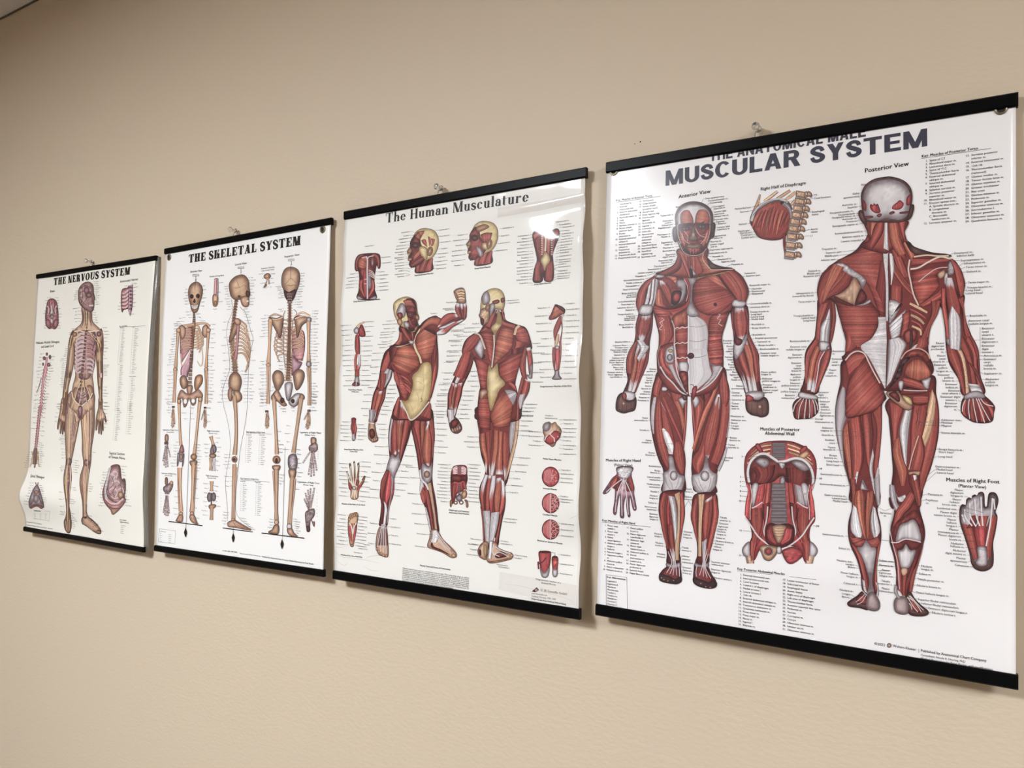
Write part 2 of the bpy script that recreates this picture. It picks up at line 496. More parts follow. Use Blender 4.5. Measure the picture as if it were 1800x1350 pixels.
# serif capitals and small letters drawn from stems, slabs and bowls (cap height 1)
def serif_glyphs(stem, thin, slab_, ext, wide=1.0, sans=False):
    G = {}
    def R(x0, y0, x1, y1): return [(x0, y0), (x1, y0), (x1, y1), (x0, y1)]
    def stemv(x, y0, y1, w=stem, s0=True, s1=True, e=ext):
        o = [R(x, y0, x+w, y1)]
        if s0: o += [R(x-e, y0, x+w+e, y0+slab_), [(x-e*.3, y0+slab_), (x+w+e*.3, y0+slab_), (x+w, y0+slab_*2), (x, y0+slab_*2)]]
        if s1: o += [R(x-e, y1-slab_, x+w+e, y1), [(x, y1-slab_*2), (x+w, y1-slab_*2), (x+w+e*.3, y1-slab_), (x-e*.3, y1-slab_)]]
        return o
    def arc(cx, cy, rx, ry, tx, ty, a0, a1, n=22):
        o = []
        for i in range(n):
            q = []
            for a, inn in ((a0+(a1-a0)*i/n, 0), (a0+(a1-a0)*(i+1)/n, 0), (a0+(a1-a0)*(i+1)/n, 1), (a0+(a1-a0)*i/n, 1)):
                a = math.radians(a)
                q.append((cx+(rx-tx*inn)*math.cos(a), cy+(ry-ty*inn)*math.sin(a)))
            o.append(q)
        return o
    def diag(xa, ya, xb, yb, w): return [[(xa, ya), (xa+w, ya), (xb+w, yb), (xb, yb)]]
    def sl(x, w, y, top=False):
        return [R(x-ext, y-slab_ if top else y, x+w+ext, y if top else y+slab_)]
    def Sg(h, w):
        p = np.array([(w*.86, h*.70), (w*.74, h*.90), (w*.46, h*.965), (w*.2, h*.86), (w*.16, h*.70), (w*.36, h*.57), (w*.62, h*.46), (w*.84, h*.33), (w*.8, h*.14), (w*.54, h*.035), (w*.24, h*.1), (w*.1, h*.32)])
        q = spl(p, 40); d = np.gradient(q, axis=0); d /= np.linalg.norm(d, axis=1)[:, None]
        n = np.stack([-d[:, 1], d[:, 0]], -1); t = np.linspace(0, 1, 40)
        ww = (thin+(stem*1.05-thin)*np.exp(-((t-.5)/.26)**2))/2
        if sans: q[:, 1] = h*.5+(q[:, 1]-h*.5)*(1-thin*.75/h)
        a, b = q+n*ww[:, None], q-n*ww[:, None]
        o = [[tuple(a[i]), tuple(a[i+1]), tuple(b[i+1]), tuple(b[i])] for i in range(39)]
        return o if sans else o+[R(w*.82, h*.66, w*.9, h), R(w*.06, 0, w*.14, h*.36)]
    s, t, e = stem, thin, ext
    G['T'] = (stemv(.38-s/2, 0, 1, s1=False)+[R(0, 1-t, .76, 1), [(0, 1), (t*.8, 1), (t*.7, .68), (0, .68)], [(.76-t*.8, 1), (.76, 1), (.76, .68), (.76-t*.7, .68)]], .76)
    G['H'] = (stemv(e, 0, 1)+stemv(.78-s-e, 0, 1)+[R(e+s, .46, .78-s-e, .46+t)], .78)
    G['E'] = (stemv(e, 0, 1)+[R(e, 1-t, .66, 1), R(e, 0, .68, t), R(e+s, .46, .5, .46+t), R(.66-t*.8, .70, .66, 1), R(.68-t*.8, 0, .68, .32), R(.5-t*.5, .36, .5, .64)], .68)
    G['L'] = (stemv(e, 0, 1)+[R(e, 0, .64, t), R(.64-t*.8, 0, .64, .36)], .64)
    G['N'] = (stemv(e, 0, 1, t)+diag(e, 1, .80-e-t-s*.9, 0, s*1.1)+stemv(.80-e-t, 0, 1, t, s0=False)+sl(e, t, 1, True), .8)
    G['M'] = (stemv(e, 0, 1, t)+diag(e, 1, .47-s*.55, 0, s*1.1)+diag(.94-e-s, 1, .47-t*.3, 0, t)+stemv(.94-e-s, 0, 1), .94)
    G['V'] = (diag(.05, 1, .38-s*.5, 0, s*1.1)+diag(.72-t, 1, .38, 0, t)+sl(.05, s, 1, True)+sl(.72-t, t, 1, True), .76)
    G['A'] = (diag(.40-t*.6, 1, .06, 0, t)+diag(.40-s*.6, 1, .72-s*1.1, 0, s*1.1)+[R(.18, .28, .58, .28+t*.8)]+sl(.06, t, 0)+sl(.72-s, s, 0), .78)
    G['Y'] = (diag(.05, 1, .38-s/2, .46, s*1.1)+diag(.72-t, 1, .38, .46, t)+stemv(.38-s/2, 0, .5, s1=False)+sl(.05, s, 1, True)+sl(.72-t, t, 1, True), .76)
    G['K'] = (stemv(e, 0, 1)+diag(.68-t, 1, e+s, .42, t)+diag(e+s+.1, .58, .76-s*1.2, 0, s*1.15)+sl(.66-t, t, 1, True)+sl(.74-s, s, 0), .8)
    G['O'] = (arc(.40, .5, .40, .515, s, t*.75, 0, 360, 40), .8)
    G['U'] = (stemv(e, .3, 1, s0=False)+stemv(.78-e-t, .3, 1, t, s0=False)+arc(.39, .34, .39-e, .355, s*.85, t, 180, 360), .78)
    G['S'] = (Sg(1.0, .62), .62)
    G['R'] = (stemv(e, 0, 1)+[R(e, 1-t*.8, .42, 1), R(e, .45, .42, .45+t*.8)]+arc(.40, .725, .27, .275, s*.95, t*.8, -90, 90)+diag(.34, .48, .78-s*1.15, 0, s*1.1)+sl(.76-s, s*.8, 0), .80)
    X = .66; tl = t*.9; q = s*.92
    G['h'] = (stemv(e, 0, 1.04, q, s1=False)+[R(0, 1.04-slab_, e+q, 1.04)]+arc(e+q+.13, X-.25, .2, .25, q, tl, 0, 150)+stemv(e+q+.33-q, 0, X-.22, q), e+q+.33+e)
    G['n'] = (stemv(e, 0, X, q, s1=False)+[R(0, X-slab_, e+q, X)]+arc(e+q+.13, X-.25, .2, .25, q, tl, 0, 150)+stemv(e+q+.33-q, 0, X-.22, q), e+q+.33+e)
    w1 = e+q+.31
    G['m'] = (stemv(e, 0, X, q, s1=False)+[R(0, X-slab_, e+q, X)]+arc(e+q+.12, X-.25, .19, .25, q, tl, 0, 150)+stemv(w1-q, 0, X-.22, q)+arc(w1+.12, X-.25, .19, .25, q, tl, 0, 150)+stemv(w1+.31-q, 0, X-.22, q), w1+.31+e)
    G['u'] = (stemv(e, .2, X, q, s0=False, s1=False)+[R(0, X-slab_, e+q, X)]+arc(e+.22, .22, .22, .24, q*.9, tl, 180, 330)+stemv(.52-q, 0, X, q, s0=False, s1=False)+[R(.52-q-e, X-slab_, .52, X), R(.52-q, 0, .52+e, slab_)], .52+e)
    G['e'] = (arc(.26, X/2, .26, X/2+.01, q, tl, 20, 330)+[R(.1, X*.5, .5, X*.5+tl*.8)]+arc(.26, X/2, .26, X/2+.01, q*.7, tl, 0, 40), .53)
    G['c'] = (arc(.26, X/2, .26, X/2+.01, q, tl, 50, 320)+arc(.39, X*.78, .09, .09, .09, .09, 0, 360, 12), .5)
    G['s'] = (Sg(X, .44), .44)
    G['l'] = (stemv(e, 0, 1.04, q, s1=False)+[R(0, 1.04-slab_, e+q, 1.04)], e+q+e)
    G['t'] = (stemv(e, .12, .86, q, s0=False, s1=False)+[R(-e*.3, X-slab_, e+q+.14, X)]+arc(e+.17, .17, .17, .18, q, tl, 180, 300), e+q+.15)
    G['r'] = (stemv(e, 0, X, q, s1=False)+[R(0, X-slab_, e+q, X)]+arc(e+q+.15, X-.2, .17, .2, tl, tl, 90, 170)+arc(e+q+.17, X-.1, .09, .09, .09, .09, 0, 360, 12), e+q+.27)
    G['a'] = (arc(.2, .19, .2, .2, q*.9, tl, 40, 330)+stemv(.47-q, 0, X-.2, q, s0=False, s1=False)+arc(.25, X-.2, .22, .21, q*.9, tl, 0, 160)+arc(.12, X-.2, .08, .08, .08, .08, 0, 360, 12)+[R(.47-q, 0, .47+e, slab_)], .47+e)
    G['I'] = (stemv(e, 0, 1), s+2*e)
    G['C'] = (arc(.40, .5, .40, .515, s, t*.9, 38, 322, 36), .76)
    if sans:
        G['T'] = ([R(.38-s/2, 0, .38+s/2, 1), R(0, 1-t, .76, 1)], .76)
        G['E'] = ([R(0, 0, s, 1), R(0, 1-t, .66, 1), R(0, 0, .67, t), R(0, .5-t*.45, .62, .5+t*.45)], .67)
        G['L'] = ([R(0, 0, s, 1), R(0, 0, .62, t)], .62)
        G['M'] = ([R(0, 0, s*.9, 1), R(.94-s*.9, 0, .94, 1)]+diag(0, 1, .47-s*.5, 0, s)+diag(.94-s, 1, .47-s*.5, 0, s), .94)
        G['N'] = ([R(0, 0, s*.9, 1), R(.80-s*.9, 0, .80, 1)]+diag(0, 1, .80-s, 0, s), .8)
        G['A'] = (diag(.40-s*.55, 1, 0, 0, s)+diag(.40-s*.45, 1, .80-s, 0, s)+[R(.16, .2, .64, .2+t*.9)], .8)
        G['Y'] = (diag(0, 1, .38-s/2, .42, s*1.1)+diag(.76-s*1.1, 1, .38-s/2, .42, s)+[R(.38-s/2, 0, .38+s/2, .46)], .76)
        G['U'] = (stemv(0, .34, 1)+stemv(.76-s, .34, 1)+arc(.38, .35, .38, .365, s, t, 180, 360), .76)
        G['R'] = ([R(0, 0, s, 1), R(0, 1-t, .44, 1), R(0, .42, .44, .42+t)]+arc(.44, .71, .28, .29, s, t, -90, 90)+diag(.32, .44, .78-s*1.15, 0, s*1.15), .78)
    def setter(txt, track=.10):
        V, T, x, n = [], [], 0.0, 0
        for ch in txt:
            if ch == ' ': x += .36; continue
            qs, w = G[ch]
            for f in qs:
                V += [(px_*wide+x, py_) for px_, py_ in f]; T += [(n, n+1, n+2), (n, n+2, n+3)]; n += 4
            x += w*wide+track
        return np.array(V), np.array(T), x-track
    return setter
BOOK = serif_glyphs(.275, .12, .085, .06)
SANS = serif_glyphs(.235, .185, 0.0, 0.0, 1.0, True)
TIMES = serif_glyphs(.19, .07, .05, .05)
# ------------------------------------------------------------------ chart hardware
M_RAIL = new_mat('black_plastic', (0.0035, 0.0033, 0.0035), 0.35, spec=0.06)
M_METAL = new_mat('nickel_eyelet', tuple(lin((150, 140, 120))), 0.35, metal=1.0)
M_WIRE = new_mat('steel_wire', (0.55, 0.54, 0.52), 0.3, metal=1.0)
M_PIN = new_mat('clear_plastic', (0.96, 0.96, 0.95), 0.06, trans=0.92)
M_HOLE = new_mat('eyelet_hole', (0.02, 0.018, 0.015), 0.8)

def sheet_material(name, color, attr=None, coat=.5, crough=.12, bump=.25, wave=5.0):
    mt = new_mat(name, color, 0.5, coat=coat, coat_rough=crough, spec=0.3)
    b = mt.node_tree.nodes['Principled BSDF']
    tc = nd(mt, 'ShaderNodeNewGeometry')
    n1 = nd(mt, 'ShaderNodeTexNoise', Scale=wave, Detail=2.0, Roughness=0.45, Distortion=0.4)
    bp = nd(mt, 'ShaderNodeBump', Strength=bump, Distance=0.02)
    lk(mt, tc, 'Position', n1, 'Vector'); lk(mt, n1, 'Fac', bp, 'Height')
    lk(mt, bp, 'Normal', b, 'Coat Normal')
    if attr:
        a = nd(mt, 'ShaderNodeVertexColor', layer_name=attr)
        lk(mt, a, 'Color', b, 'Base Color')
    return mt

def rail_vf(w, zc, h, y0, y1):
    """a slim extruded clamp bar with softened front edges and a groove"""
    b = 0.0018
    prof = [(y1, zc-h/2), (y0+b, zc-h/2), (y0, zc-h/2+b), (y0, zc+h/2-b), (y0+b, zc+h/2), (y1, zc+h/2)]
    n = len(prof); V = [(x, y, z) for x in (-w/2, w/2) for y, z in prof]
    F = [(i, (i+1) % n, n+(i+1) % n, n+i) for i in range(n)]+[tuple(range(n-1, -1, -1)), tuple(range(n, 2*n))]
    return V, F

def make_chart(key, name, label, cx, cz, tilt, w, h, surf, paper, rail=0.016, inset=(0.002, 0.002), eyelets=(), pin=None, front=.0125, lean=0.0, mat_kw={}, skew=(0, 0)):
    bow = surf
    surf = lambda u, v: bow(u, v)+lean*(.5-v)
    ch = Chart(key, cx, cz, tilt, w, h, surf, front); Chart.cur = ch
    root = bpy.data.objects.new(name, None); COL.objects.link(root)
    root.location = (cx, 0, ZC+cz); root.rotation_euler = (0, -tilt, 0)
    root['label'] = label; root['category'] = 'poster'; root['group'] = 'anatomical charts along the wall'
    M_PRINT[key] = sheet_material('printed_ink_'+name, (.5, .5, .5), 'ink', **mat_kw)
    mp = sheet_material('laminated_paper', tuple(lin(paper)), **mat_kw)
    nx, nz = 60, 90
    X = np.linspace(-w/2+inset[0], w/2-inset[1], nx); Z = np.linspace(-h/2+.004, h/2-.004, nz)
    gx, gz = np.meshgrid(X, Z); x, z = gx.ravel(), gz.ravel()
    y = ch.y(x, z)
    F = [(j*nx+i, j*nx+i+1, (j+1)*nx+i+1, (j+1)*nx+i) for j in range(nz-1) for i in range(nx-1)]
    N = nx*nz
    V = np.concatenate([np.stack([x, y, z], -1), np.stack([x, y+.0005, z], -1)])
    F += [tuple(N+q for q in f[::-1]) for f in F]
    rim = list(range(nx))+[j*nx+nx-1 for j in range(1, nz)]+[(nz-1)*nx+i for i in range(nx-2, -1, -1)]+[j*nx for j in range(nz-2, 0, -1)]
    F += [(rim[(i+1) % len(rim)], rim[i], N+rim[i], N+rim[(i+1) % len(rim)]) for i in range(len(rim))]
    sheet = mesh_obj('sheet', V, F, mp, root, True)
    for nm, zc, sk, ln in (('top_rail', h/2-rail/2, skew[0], 0.0), ('bottom_rail', -h/2+rail/2, skew[1], lean)):
        rv, rf = rail_vf(w, zc, rail, -front-ln-.0042, -front-ln+.0046)
        mesh_obj(nm, [(x_, y_, z_+sk*x_) for x_, y_, z_ in rv], rf, M_RAIL, root)
    for ex, ez, rr in eyelets:
        p = ch.to_local([(ex, ez)])[0]; yy = float(ch.y(*p))
        t = [(p[0]+rr*math.cos(a), yy-.0006, p[1]+rr*math.sin(a)) for a in np.linspace(0, 2*math.pi, 24, endpoint=False)]
        ey = mesh_obj('eyelet', *tube(t, rr*.3, 8, True), M_METAL, root, True)
        d = [(p[0]+rr*.8*math.cos(a), yy-.0004, p[1]+rr*.8*math.sin(a)) for a in np.linspace(0, 2*math.pi, 20, endpoint=False)]
        mesh_obj('eyelet_hole', d, [tuple(range(19, -1, -1))], M_HOLE, ey)
    if pin is not None:
        hx = (pin-0.5)*w
        r = .0062
        t = [(hx+r*.8*math.cos(a), -front+.002+.003*math.sin(a), h/2+r*.75+r*1.1*math.sin(a)) for a in np.linspace(0, 2*math.pi, 24, endpoint=False)]
        mesh_obj('hanger_loop', *tube(t, .0007, 6, True), M_WIRE, root, True)
    ch.root, ch.sheet = root, sheet
    return ch

def push_pin(ch, pin, label, dx=-.001):
    hx, hz = (pin-.5)*ch.w+dx, ch.h/2+.0115
    wx, wz = ch.cx+hx*ch.c-hz*ch.s, ch.cz+hx*ch.s+hz*ch.c
    root = bpy.data.objects.new('push_pin', None); COL.objects.link(root)
    root.location = (wx, 0, wz); root['label'] = label; root['category'] = 'push pin'; root['group'] = 'clear push pins holding the charts'
    mesh_obj('pin_shaft', *lathe([(.0006, -.004), (.0006, .008)], 8), M_WIRE, root, True)
    mesh_obj('pin_head', *lathe([(.0018, .0055), (.0046, .006), (.0048, .0075), (.0036, .0088), (.0023, .0105), (.0022, .0135), (.0026, .0155), (.0042, .0172), (.0052, .019), (.0052, .0208), (.0044, .0222), (.002, .0228)], 22), M_PIN, root, True)

def zero(u, v): return np.zeros_like(np.asarray(u, float))
def begin():
    global ART; ART = Art(); Chart.cur.layer = 24; return ART
def printed(nm, t, a, b, h, st='', c=TXT):
    """one line of small print as a printed part of its own"""
    begin(); text_fit(t, a, b, h, st, c); ART.build(nm, Chart.cur.sheet)
def labels(s, al, cap, sx=1.0):
    """rows of 'x,y,words' or 'x,y,words>x2,y2', split by ;"""
    for row in s.split(';'):
        row = row.strip()
        if not row: continue
        to = None
        if '>' in row:
            row, q = row.split('>'); to = tuple(map(float, q.split(',')))
        x, y, t = row.split(',', 2)
        label(t, float(x), float(y), al, to, cap, sx=sx)
def key_list(rows, x, y, lead, cap, num=None, sx=1.0, ind=7.0, start=1):
    """numbered list in chart millimetres from the photo point (x, y); rows starting with + go on the line above"""
    p = Chart.cur.to_local(pts([(x, y)]))[0]; z = p[1]; n = start
    for t in rows.split(';'):
        t = t.strip()
        if t.startswith('+'): text_local(t[1:], p[0]+ind/1000, z, cap/1000, sx=sx)
        else:
            text_local('%d.' % n, p[0]+(ind-1.6)/1000, z, cap/1000, al='r', sx=sx); n += 1
            text_local(t, p[0]+ind/1000, z, cap/1000, sx=sx)
        z -= lead/1000

# ================================================================== the muscular system chart (nearest, at the right)
def surf_m(u, v):
    return (.0035*np.sin(np.pi*np.clip(v+.5, 0, 1))*(1+.4*np.cos(5*u))
            + .0016*np.exp(-((v+.36)/.05)**2)*np.sin(7*u+.6)*np.clip(1-np.abs(v)*1.9, 0, 1)*6)
CM = make_chart('M', 'anatomical_chart', 'white muscular system wall chart, rightmost and largest, with grey sans-serif title',
                *FIT_M, surf_m, (243, 239, 238), .0163, (.0008, .0022),
                [(1079.5, 301, .0052), (1759.5, 192, .0052)], .432, front=.0098, lean=.013, skew=(.0065, 0), mat_kw=dict(coat=.22, crough=.16, bump=.14))
push_pin(CM, .432, 'clear plastic push pin above the muscular system chart, rightmost of the four pins')

GREY = np.array((62, 60, 74.))
fr(0, 0, 1); begin()
text_fit('THE ANATOMICAL MALE', (1247, 284), (1522, 240), 17.5, c=GREY, fn=SANS)
text_fit('MUSCULAR SYSTEM', (1170, 327), (1630, 257), 26.5, c=GREY, fn=SANS)
ART.build('title_lettering', CM.sheet)

# ---- anterior figure
begin()
A1, A2, A3 = (1070, 340, 4.5), (1050, 600, 4.5), (1030, 800, 4.5)
# arms
fr(*A1)
poly('255,880 235,960 215,1040 213,1120 200,1180 165,1240 142,1310 140,1400 150,1480 120,1560 112,1590 200,1600 215,1520 260,1450 300,1360 322,1250 325,1180 345,1060 350,960 340,890', 'd')
poly('970,880 968,980 985,1100 990,1180 985,1280 1000,1380 1060,1500 1090,1590 1210,1590 1200,1500 1185,1420 1190,1300 1170,1230 1140,1180 1112,1100 1110,1000 1105,920 1080,880', 'd')
loft('250,930 218,1030 216,1120 212,1160', '285,950 250,1030 236,1100 235,1150', 'd')
loft('275,940 240,1010 226,1090 242,1165', '335,930 332,1020 310,1100 275,1170', 'm', ten=(.22, .18))
loft('335,950 330,1050 300,1130 290,1180', '352,960 346,1060 332,1120 318,1180', 'd')
loft('205,1180 160,1250 142,1330 145,1420', '232,1170 210,1260 195,1340 190,1430', 'm')
loft('232,1180 205,1290 190,1380 150,1560', '262,1190 230,1280 225,1380 185,1570', 'o', ten=(.25, .2))
loft('262,1230 230,1330 215,1440 180,1570', '305,1240 290,1320 250,1450 205,1570', 'm', ten=(.2, .25))
loft('300,1240 285,1330 240,1470 205,1570', '322,1230 310,1340 260,1460 215,1575', 'd')
loft('222,1160 240,1200 250,1240 225,1300', '275,1165 300,1200 320,1220 240,1330', 't')
loft('1000,890 985,1000 1000,1090 1030,1185', '1070,890 1098,1000 1096,1080 1065,1150', 'm', ten=(.16, .14))
loft('1070,900 1095,1000 1090,1100 1070,1160', '1100,930 1110,1010 1108,1100 1100,1150', 'd')
loft('970,930 975,1040 990,1120 1000,1180', '990,950 990,1050 1005,1120 1020,1180', 'd')
loft('1085,1120 1130,1250 1150,1380 1160,1500', '1112,1110 1175,1250 1190,1340 1200,1480', 'm')
loft('1050,1180 1080,1280 1110,1400 1140,1570', '1090,1140 1140,1280 1150,1400 1180,1570', 'o', ten=(.1, .3))
loft('1010,1230 1040,1340 1090,1460 1110,1570', '1060,1200 1090,1320 1120,1430 1145,1570', 'm', ten=(.1, .3))
loft('985,1260 1000,1360 1050,1470 1085,1580', '1010,1250 1040,1360 1080,1460 1110,1580', 'd', ten=(.1, .35))
poly('990,1190 1050,1170 1090,1110 1100,1130 1080,1200 1040,1280 1000,1310', 't', r=6)
poly('1000,1100 1020,1140 1060,1160 1040,1200 1000,1190', 'd')
fr(*A2)
poly('215,395 290,405 300,440 285,480 240,470 210,440', 't')
poly('202,405 165,430 148,490 150,545 180,562 212,570 250,560 295,545 310,490 305,440 285,460 240,468 215,440', 'k', r=7)
stroke('195,500 200,540 190,560', .7); stroke('235,500 232,540 225,565', .7); stroke('270,490 268,530 262,555', .7); stroke('170,490 165,530', .7)
oval(208, 492, 10, 12, 'n', line=.3); poly('200,408 228,412 232,450 210,470 200,440', 'm', line=.4)
poly('1180,405 1300,395 1320,440 1270,465 1190,460', 't')
poly('1183,425 1172,480 1180,545 1215,580 1265,592 1300,602 1345,585 1358,540 1350,470 1320,440 1275,465 1225,455', 'k', r=7)
stroke('1225,490 1222,540 1215,575', .7); stroke('1265,490 1262,550 1260,588', .7); stroke('1305,500 1305,560 1300,598', .7)
oval(1286, 517, 12, 14, 'n', line=.3); poly('1183,425 1215,430 1240,455 1200,480 1178,470', 'r', line=.4)
# legs
fr(*A2)
poly('500,240 450,320 428,420 418,520 420,620 435,740 462,860 492,950 520,1010 525,1100 515,1190 690,1190 692,1060 696,980 690,900 683,850 700,680 708,560 712,440 700,400', 'd')
poly('985,205 1030,330 1046,460 1045,570 1030,740 1005,870 965,980 945,1050 935,1130 940,1200 780,1190 755,1130 748,1040 745,1000 752,900 765,800 756,680 750,560 742,440 760,410', 'd')
loft('445,440 425,530 424,640 440,730', '470,440 458,560 452,650 450,730', 'g')
loft('476,450 455,600 468,780 512,930 555,1010', '505,470 522,640 535,770 560,880 572,930', 'm')
loft('500,470 512,640 532,770 562,890', '545,560 592,700 612,800 612,895', 'm', ten=(.02, .1))
spindle('520,690 545,740 575,820 595,880', [8, 22, 26, 12], 't', line=0, edge=.5)
loft('520,400 560,420 640,560 690,820', '600,420 660,480 690,600 700,700', 'o')
loft('560,300 560,360 580,430 600,480', '640,340 660,380 690,410 660,470', 'm')
loft('690,450 690,600 680,740 676,840', '712,450 708,600 700,720 686,850', 'm')
loft('510,440 570,590 640,740 682,850', '540,450 600,600 660,740 690,840', 'm', lit=.6)
loft('612,800 600,900 625,990 660,1050', '665,790 692,880 698,980 685,1050', 'm')
loft('500,250 455,320 440,420 470,435', '520,290 515,340 500,390 490,430', 'm')
poly('505,240 540,290 560,340 555,390 515,390 512,320', 'm', ang=1.0)
poly('515,362 552,365 550,390 512,392', 't', line=.4)
poly('640,455 690,440 712,470 690,500 680,535 660,500', 't', r=5)
loft('1000,270 985,450 968,650 930,830 890,950', '1022,300 1046,470 1040,620 1010,840 960,980', 'm')
loft('1015,300 1040,440 1042,600 1020,760', '1030,330 1048,460 1047,600 1030,760', 'g', line=.3)
loft('950,420 875,600 832,740 832,860 855,930', '975,420 970,600 945,760 910,860 878,930', 'm', ten=(.16, .05))
loft('955,440 930,600 905,760 870,900', '968,440 945,600 915,760 874,900', 'o', line=0)
loft('985,230 965,300 965,400 985,480', '1010,260 1040,350 1046,450 1020,520', 'm')
loft('750,480 758,580 765,680 775,780', '795,400 850,470 835,560 790,690', 'm')
loft('790,390 830,420 850,480', '890,300 915,380 890,440', 'd')
loft('742,450 752,580 762,700 768,830', '756,460 768,580 780,700 775,830', 'm', lit=.3)
loft('955,265 905,420 835,560 785,720 752,850', '988,260 940,420 885,560 815,740 768,880', 'o')
loft('835,760 800,850 755,910 752,980 790,1045', '852,880 862,960 840,1000 815,1045', 'm')
poly('745,440 790,430 810,480 775,530 760,500', 't', r=5)
loft('1020,830 985,930 950,1010', '1032,840 1005,940 965,1030', 't', line=.3)
# knees
poly('560,915 590,905 605,930 618,1000 650,1050 690,1065 690,1120 660,1190 590,1205 520,1195 524,1100 522,1040 565,1010', 't', r=8)
poly('855,920 872,915 890,1000 925,1040 948,1050 938,1140 900,1190 850,1220 790,1195 755,1140 750,1060 800,1045 835,1005', 't', r=8)
oval(605, 1062, 30, 38, 't', r=5); oval(852, 1065, 34, 40, 't', r=5)
for a in ('560,1020 565,1080 590,1130 600,1190', '650,1070 640,1120 620,1160', '530,1040 545,1110 575,1170', '680,1080 660,1140 630,1180', '800,1080 815,1130 835,1170 848,1210', '900,1080 890,1140 865,1190', '770,1090 800,1150 830,1190', '925,1070 905,1150 880,1185'):
    stroke(a, .7, (120, 104, 108))
# shins and feet
fr(*A3)
poly('608,290 580,380 580,470 610,580 630,680 642,780 645,860 745,850 740,760 748,640 766,560 783,465 775,380 768,280', 'd')
poly('865,310 838,420 832,500 860,600 880,700 882,790 870,860 968,850 978,780 1000,700 1020,600 1048,480 1045,400 1020,300', 'd')
loft('612,295 582,400 598,560 642,740', '650,310 642,420 640,560 658,745', 'm')
loft('652,330 642,440 650,580 660,740', '672,340 660,440 668,580 675,740', 'r', lit=.6)
loft('650,320 672,420 690,560 706,720', '705,330 722,440 728,560 725,720', 't')
loft('702,310 728,420 722,600 705,720 712,830', '745,290 748,420 744,600 738,730 735,830', 'c')
loft('742,310 752,420 748,560 740,690', '770,290 783,460 766,570 748,690', 'm')
loft('640,540 650,640 668,740 690,860', '690,560 695,660 702,750 705,860', 'm', ten=(0, .3))
loft('862,340 833,460 852,580 880,690', '890,350 888,450 884,600 892,690', 'm')
loft('885,310 892,450 888,600 888,800', '945,310 930,420 918,600 915,800', 'c')
loft('945,360 922,480 922,600 942,690', '1002,320 1004,440 985,580 950,690', 'm', ten=(.06, .05))
loft('1004,330 1006,460 985,600 950,790', '1028,310 1048,470 1018,620 972,800', 'm')
loft('915,690 920,760 925,850', '960,660 950,760 940,860', 'g')
poly('645,850 640,880 610,905 582,945 582,980 620,1005 700,1018 750,1005 758,960 750,890 742,840', 'd')
poly('868,850 855,900 850,960 850,1000 885,1030 940,1048 1000,1052 1035,1030 1025,985 1000,950 968,880 966,840', 'd')
poly('640,850 690,865 745,845 750,880 700,895 640,880', 'g', r=4); poly('866,850 910,865 966,850 970,885 920,890 862,880', 'g', r=4)
for a in ('650,760 680,850 640,930', '668,740 692,860 665,940', '690,740 700,860 690,950', '700,760 712,870 720,950', '735,860 740,910 742,960', '940,690 925,860 900,950', '950,720 932,870 930,960', '960,740 938,870 960,970', '970,780 945,880 990,975', '880,870 872,920 875,960'):
    stroke(a, 1.3, (205, 194, 196), taper=.3); 
poly('585,935 622,945 660,955 705,980 730,965 757,960 757,1000 715,1020 660,1010 620,1006 582,985', 'x', r=5)
poly('850,965 885,975 930,990 975,1005 1000,985 1035,1005 1032,1040 990,1055 930,1048 880,1032 850,1005', 'x', r=5)
for cx, cy in ((618, 985), (650, 995), (695, 990), (600, 970), (910, 1015), (950, 1040), (985, 1045)): oval(cx, cy, 8, 5, 'n', line=0, dk=.9)
for a in ('612,955 610,1000', '638,955 638,1005', '668,960 672,1008', '900,985 898,1035', '955,995 958,1048', '990,1000 998,1050'): stroke(a, .7)
# trunk
fr(*A1)
poly('400,640 330,680 300,780 345,900 360,960 385,1050 400,1130 396,1210 385,1290 384,1360 392,1430 430,1500 500,1570 640,1605 720,1600 830,1560 880,1480 905,1400 906,1290 896,1200 900,1120 925,1030 950,960 1000,860 1010,760 985,620 830,640 640,690 500,650', 'm')
loft('360,940 380,1040 398,1120 396,1220', '480,960 500,1020 515,1120 470,1190', 'm', fib='t', amp=.2)
loft('870,960 800,990 790,1150 790,1300', '960,920 925,1040 898,1140 905,1290', 'm', fib='x', amp=.22)
fr(*A2)
loft('870,0 872,80 880,150 905,195', '985,-20 998,80 995,150 985,195', 'm', fib='x', amp=.22)
poly('478,70 475,170 500,240 560,300 640,360 700,420 715,300 715,60 620,10 520,30', 'm')
fr(*A1)
# abdomen, right half: pale sheath
loft('635,950 632,1100 632,1250 634,1420 636,1590', '665,955 760,1010 787,1090 785,1200 770,1420', 't', amp=.04, edge=.6)
fr(*A2)
loft('725,60 722,200 722,330 728,415', '870,60 890,190 900,280 770,400', 't', amp=.05, edge=.5)
loft('880,150 905,195 900,280 800,395', '905,200 985,195 950,265 830,385', 'g', fib='x', amp=.1)
fr(*A1)
for y in (1050, 1165, 1290): stroke(f'640,{y} 690,{y+8} 740,{y+2} 775,{y-12}', 1.1, (150, 138, 142))
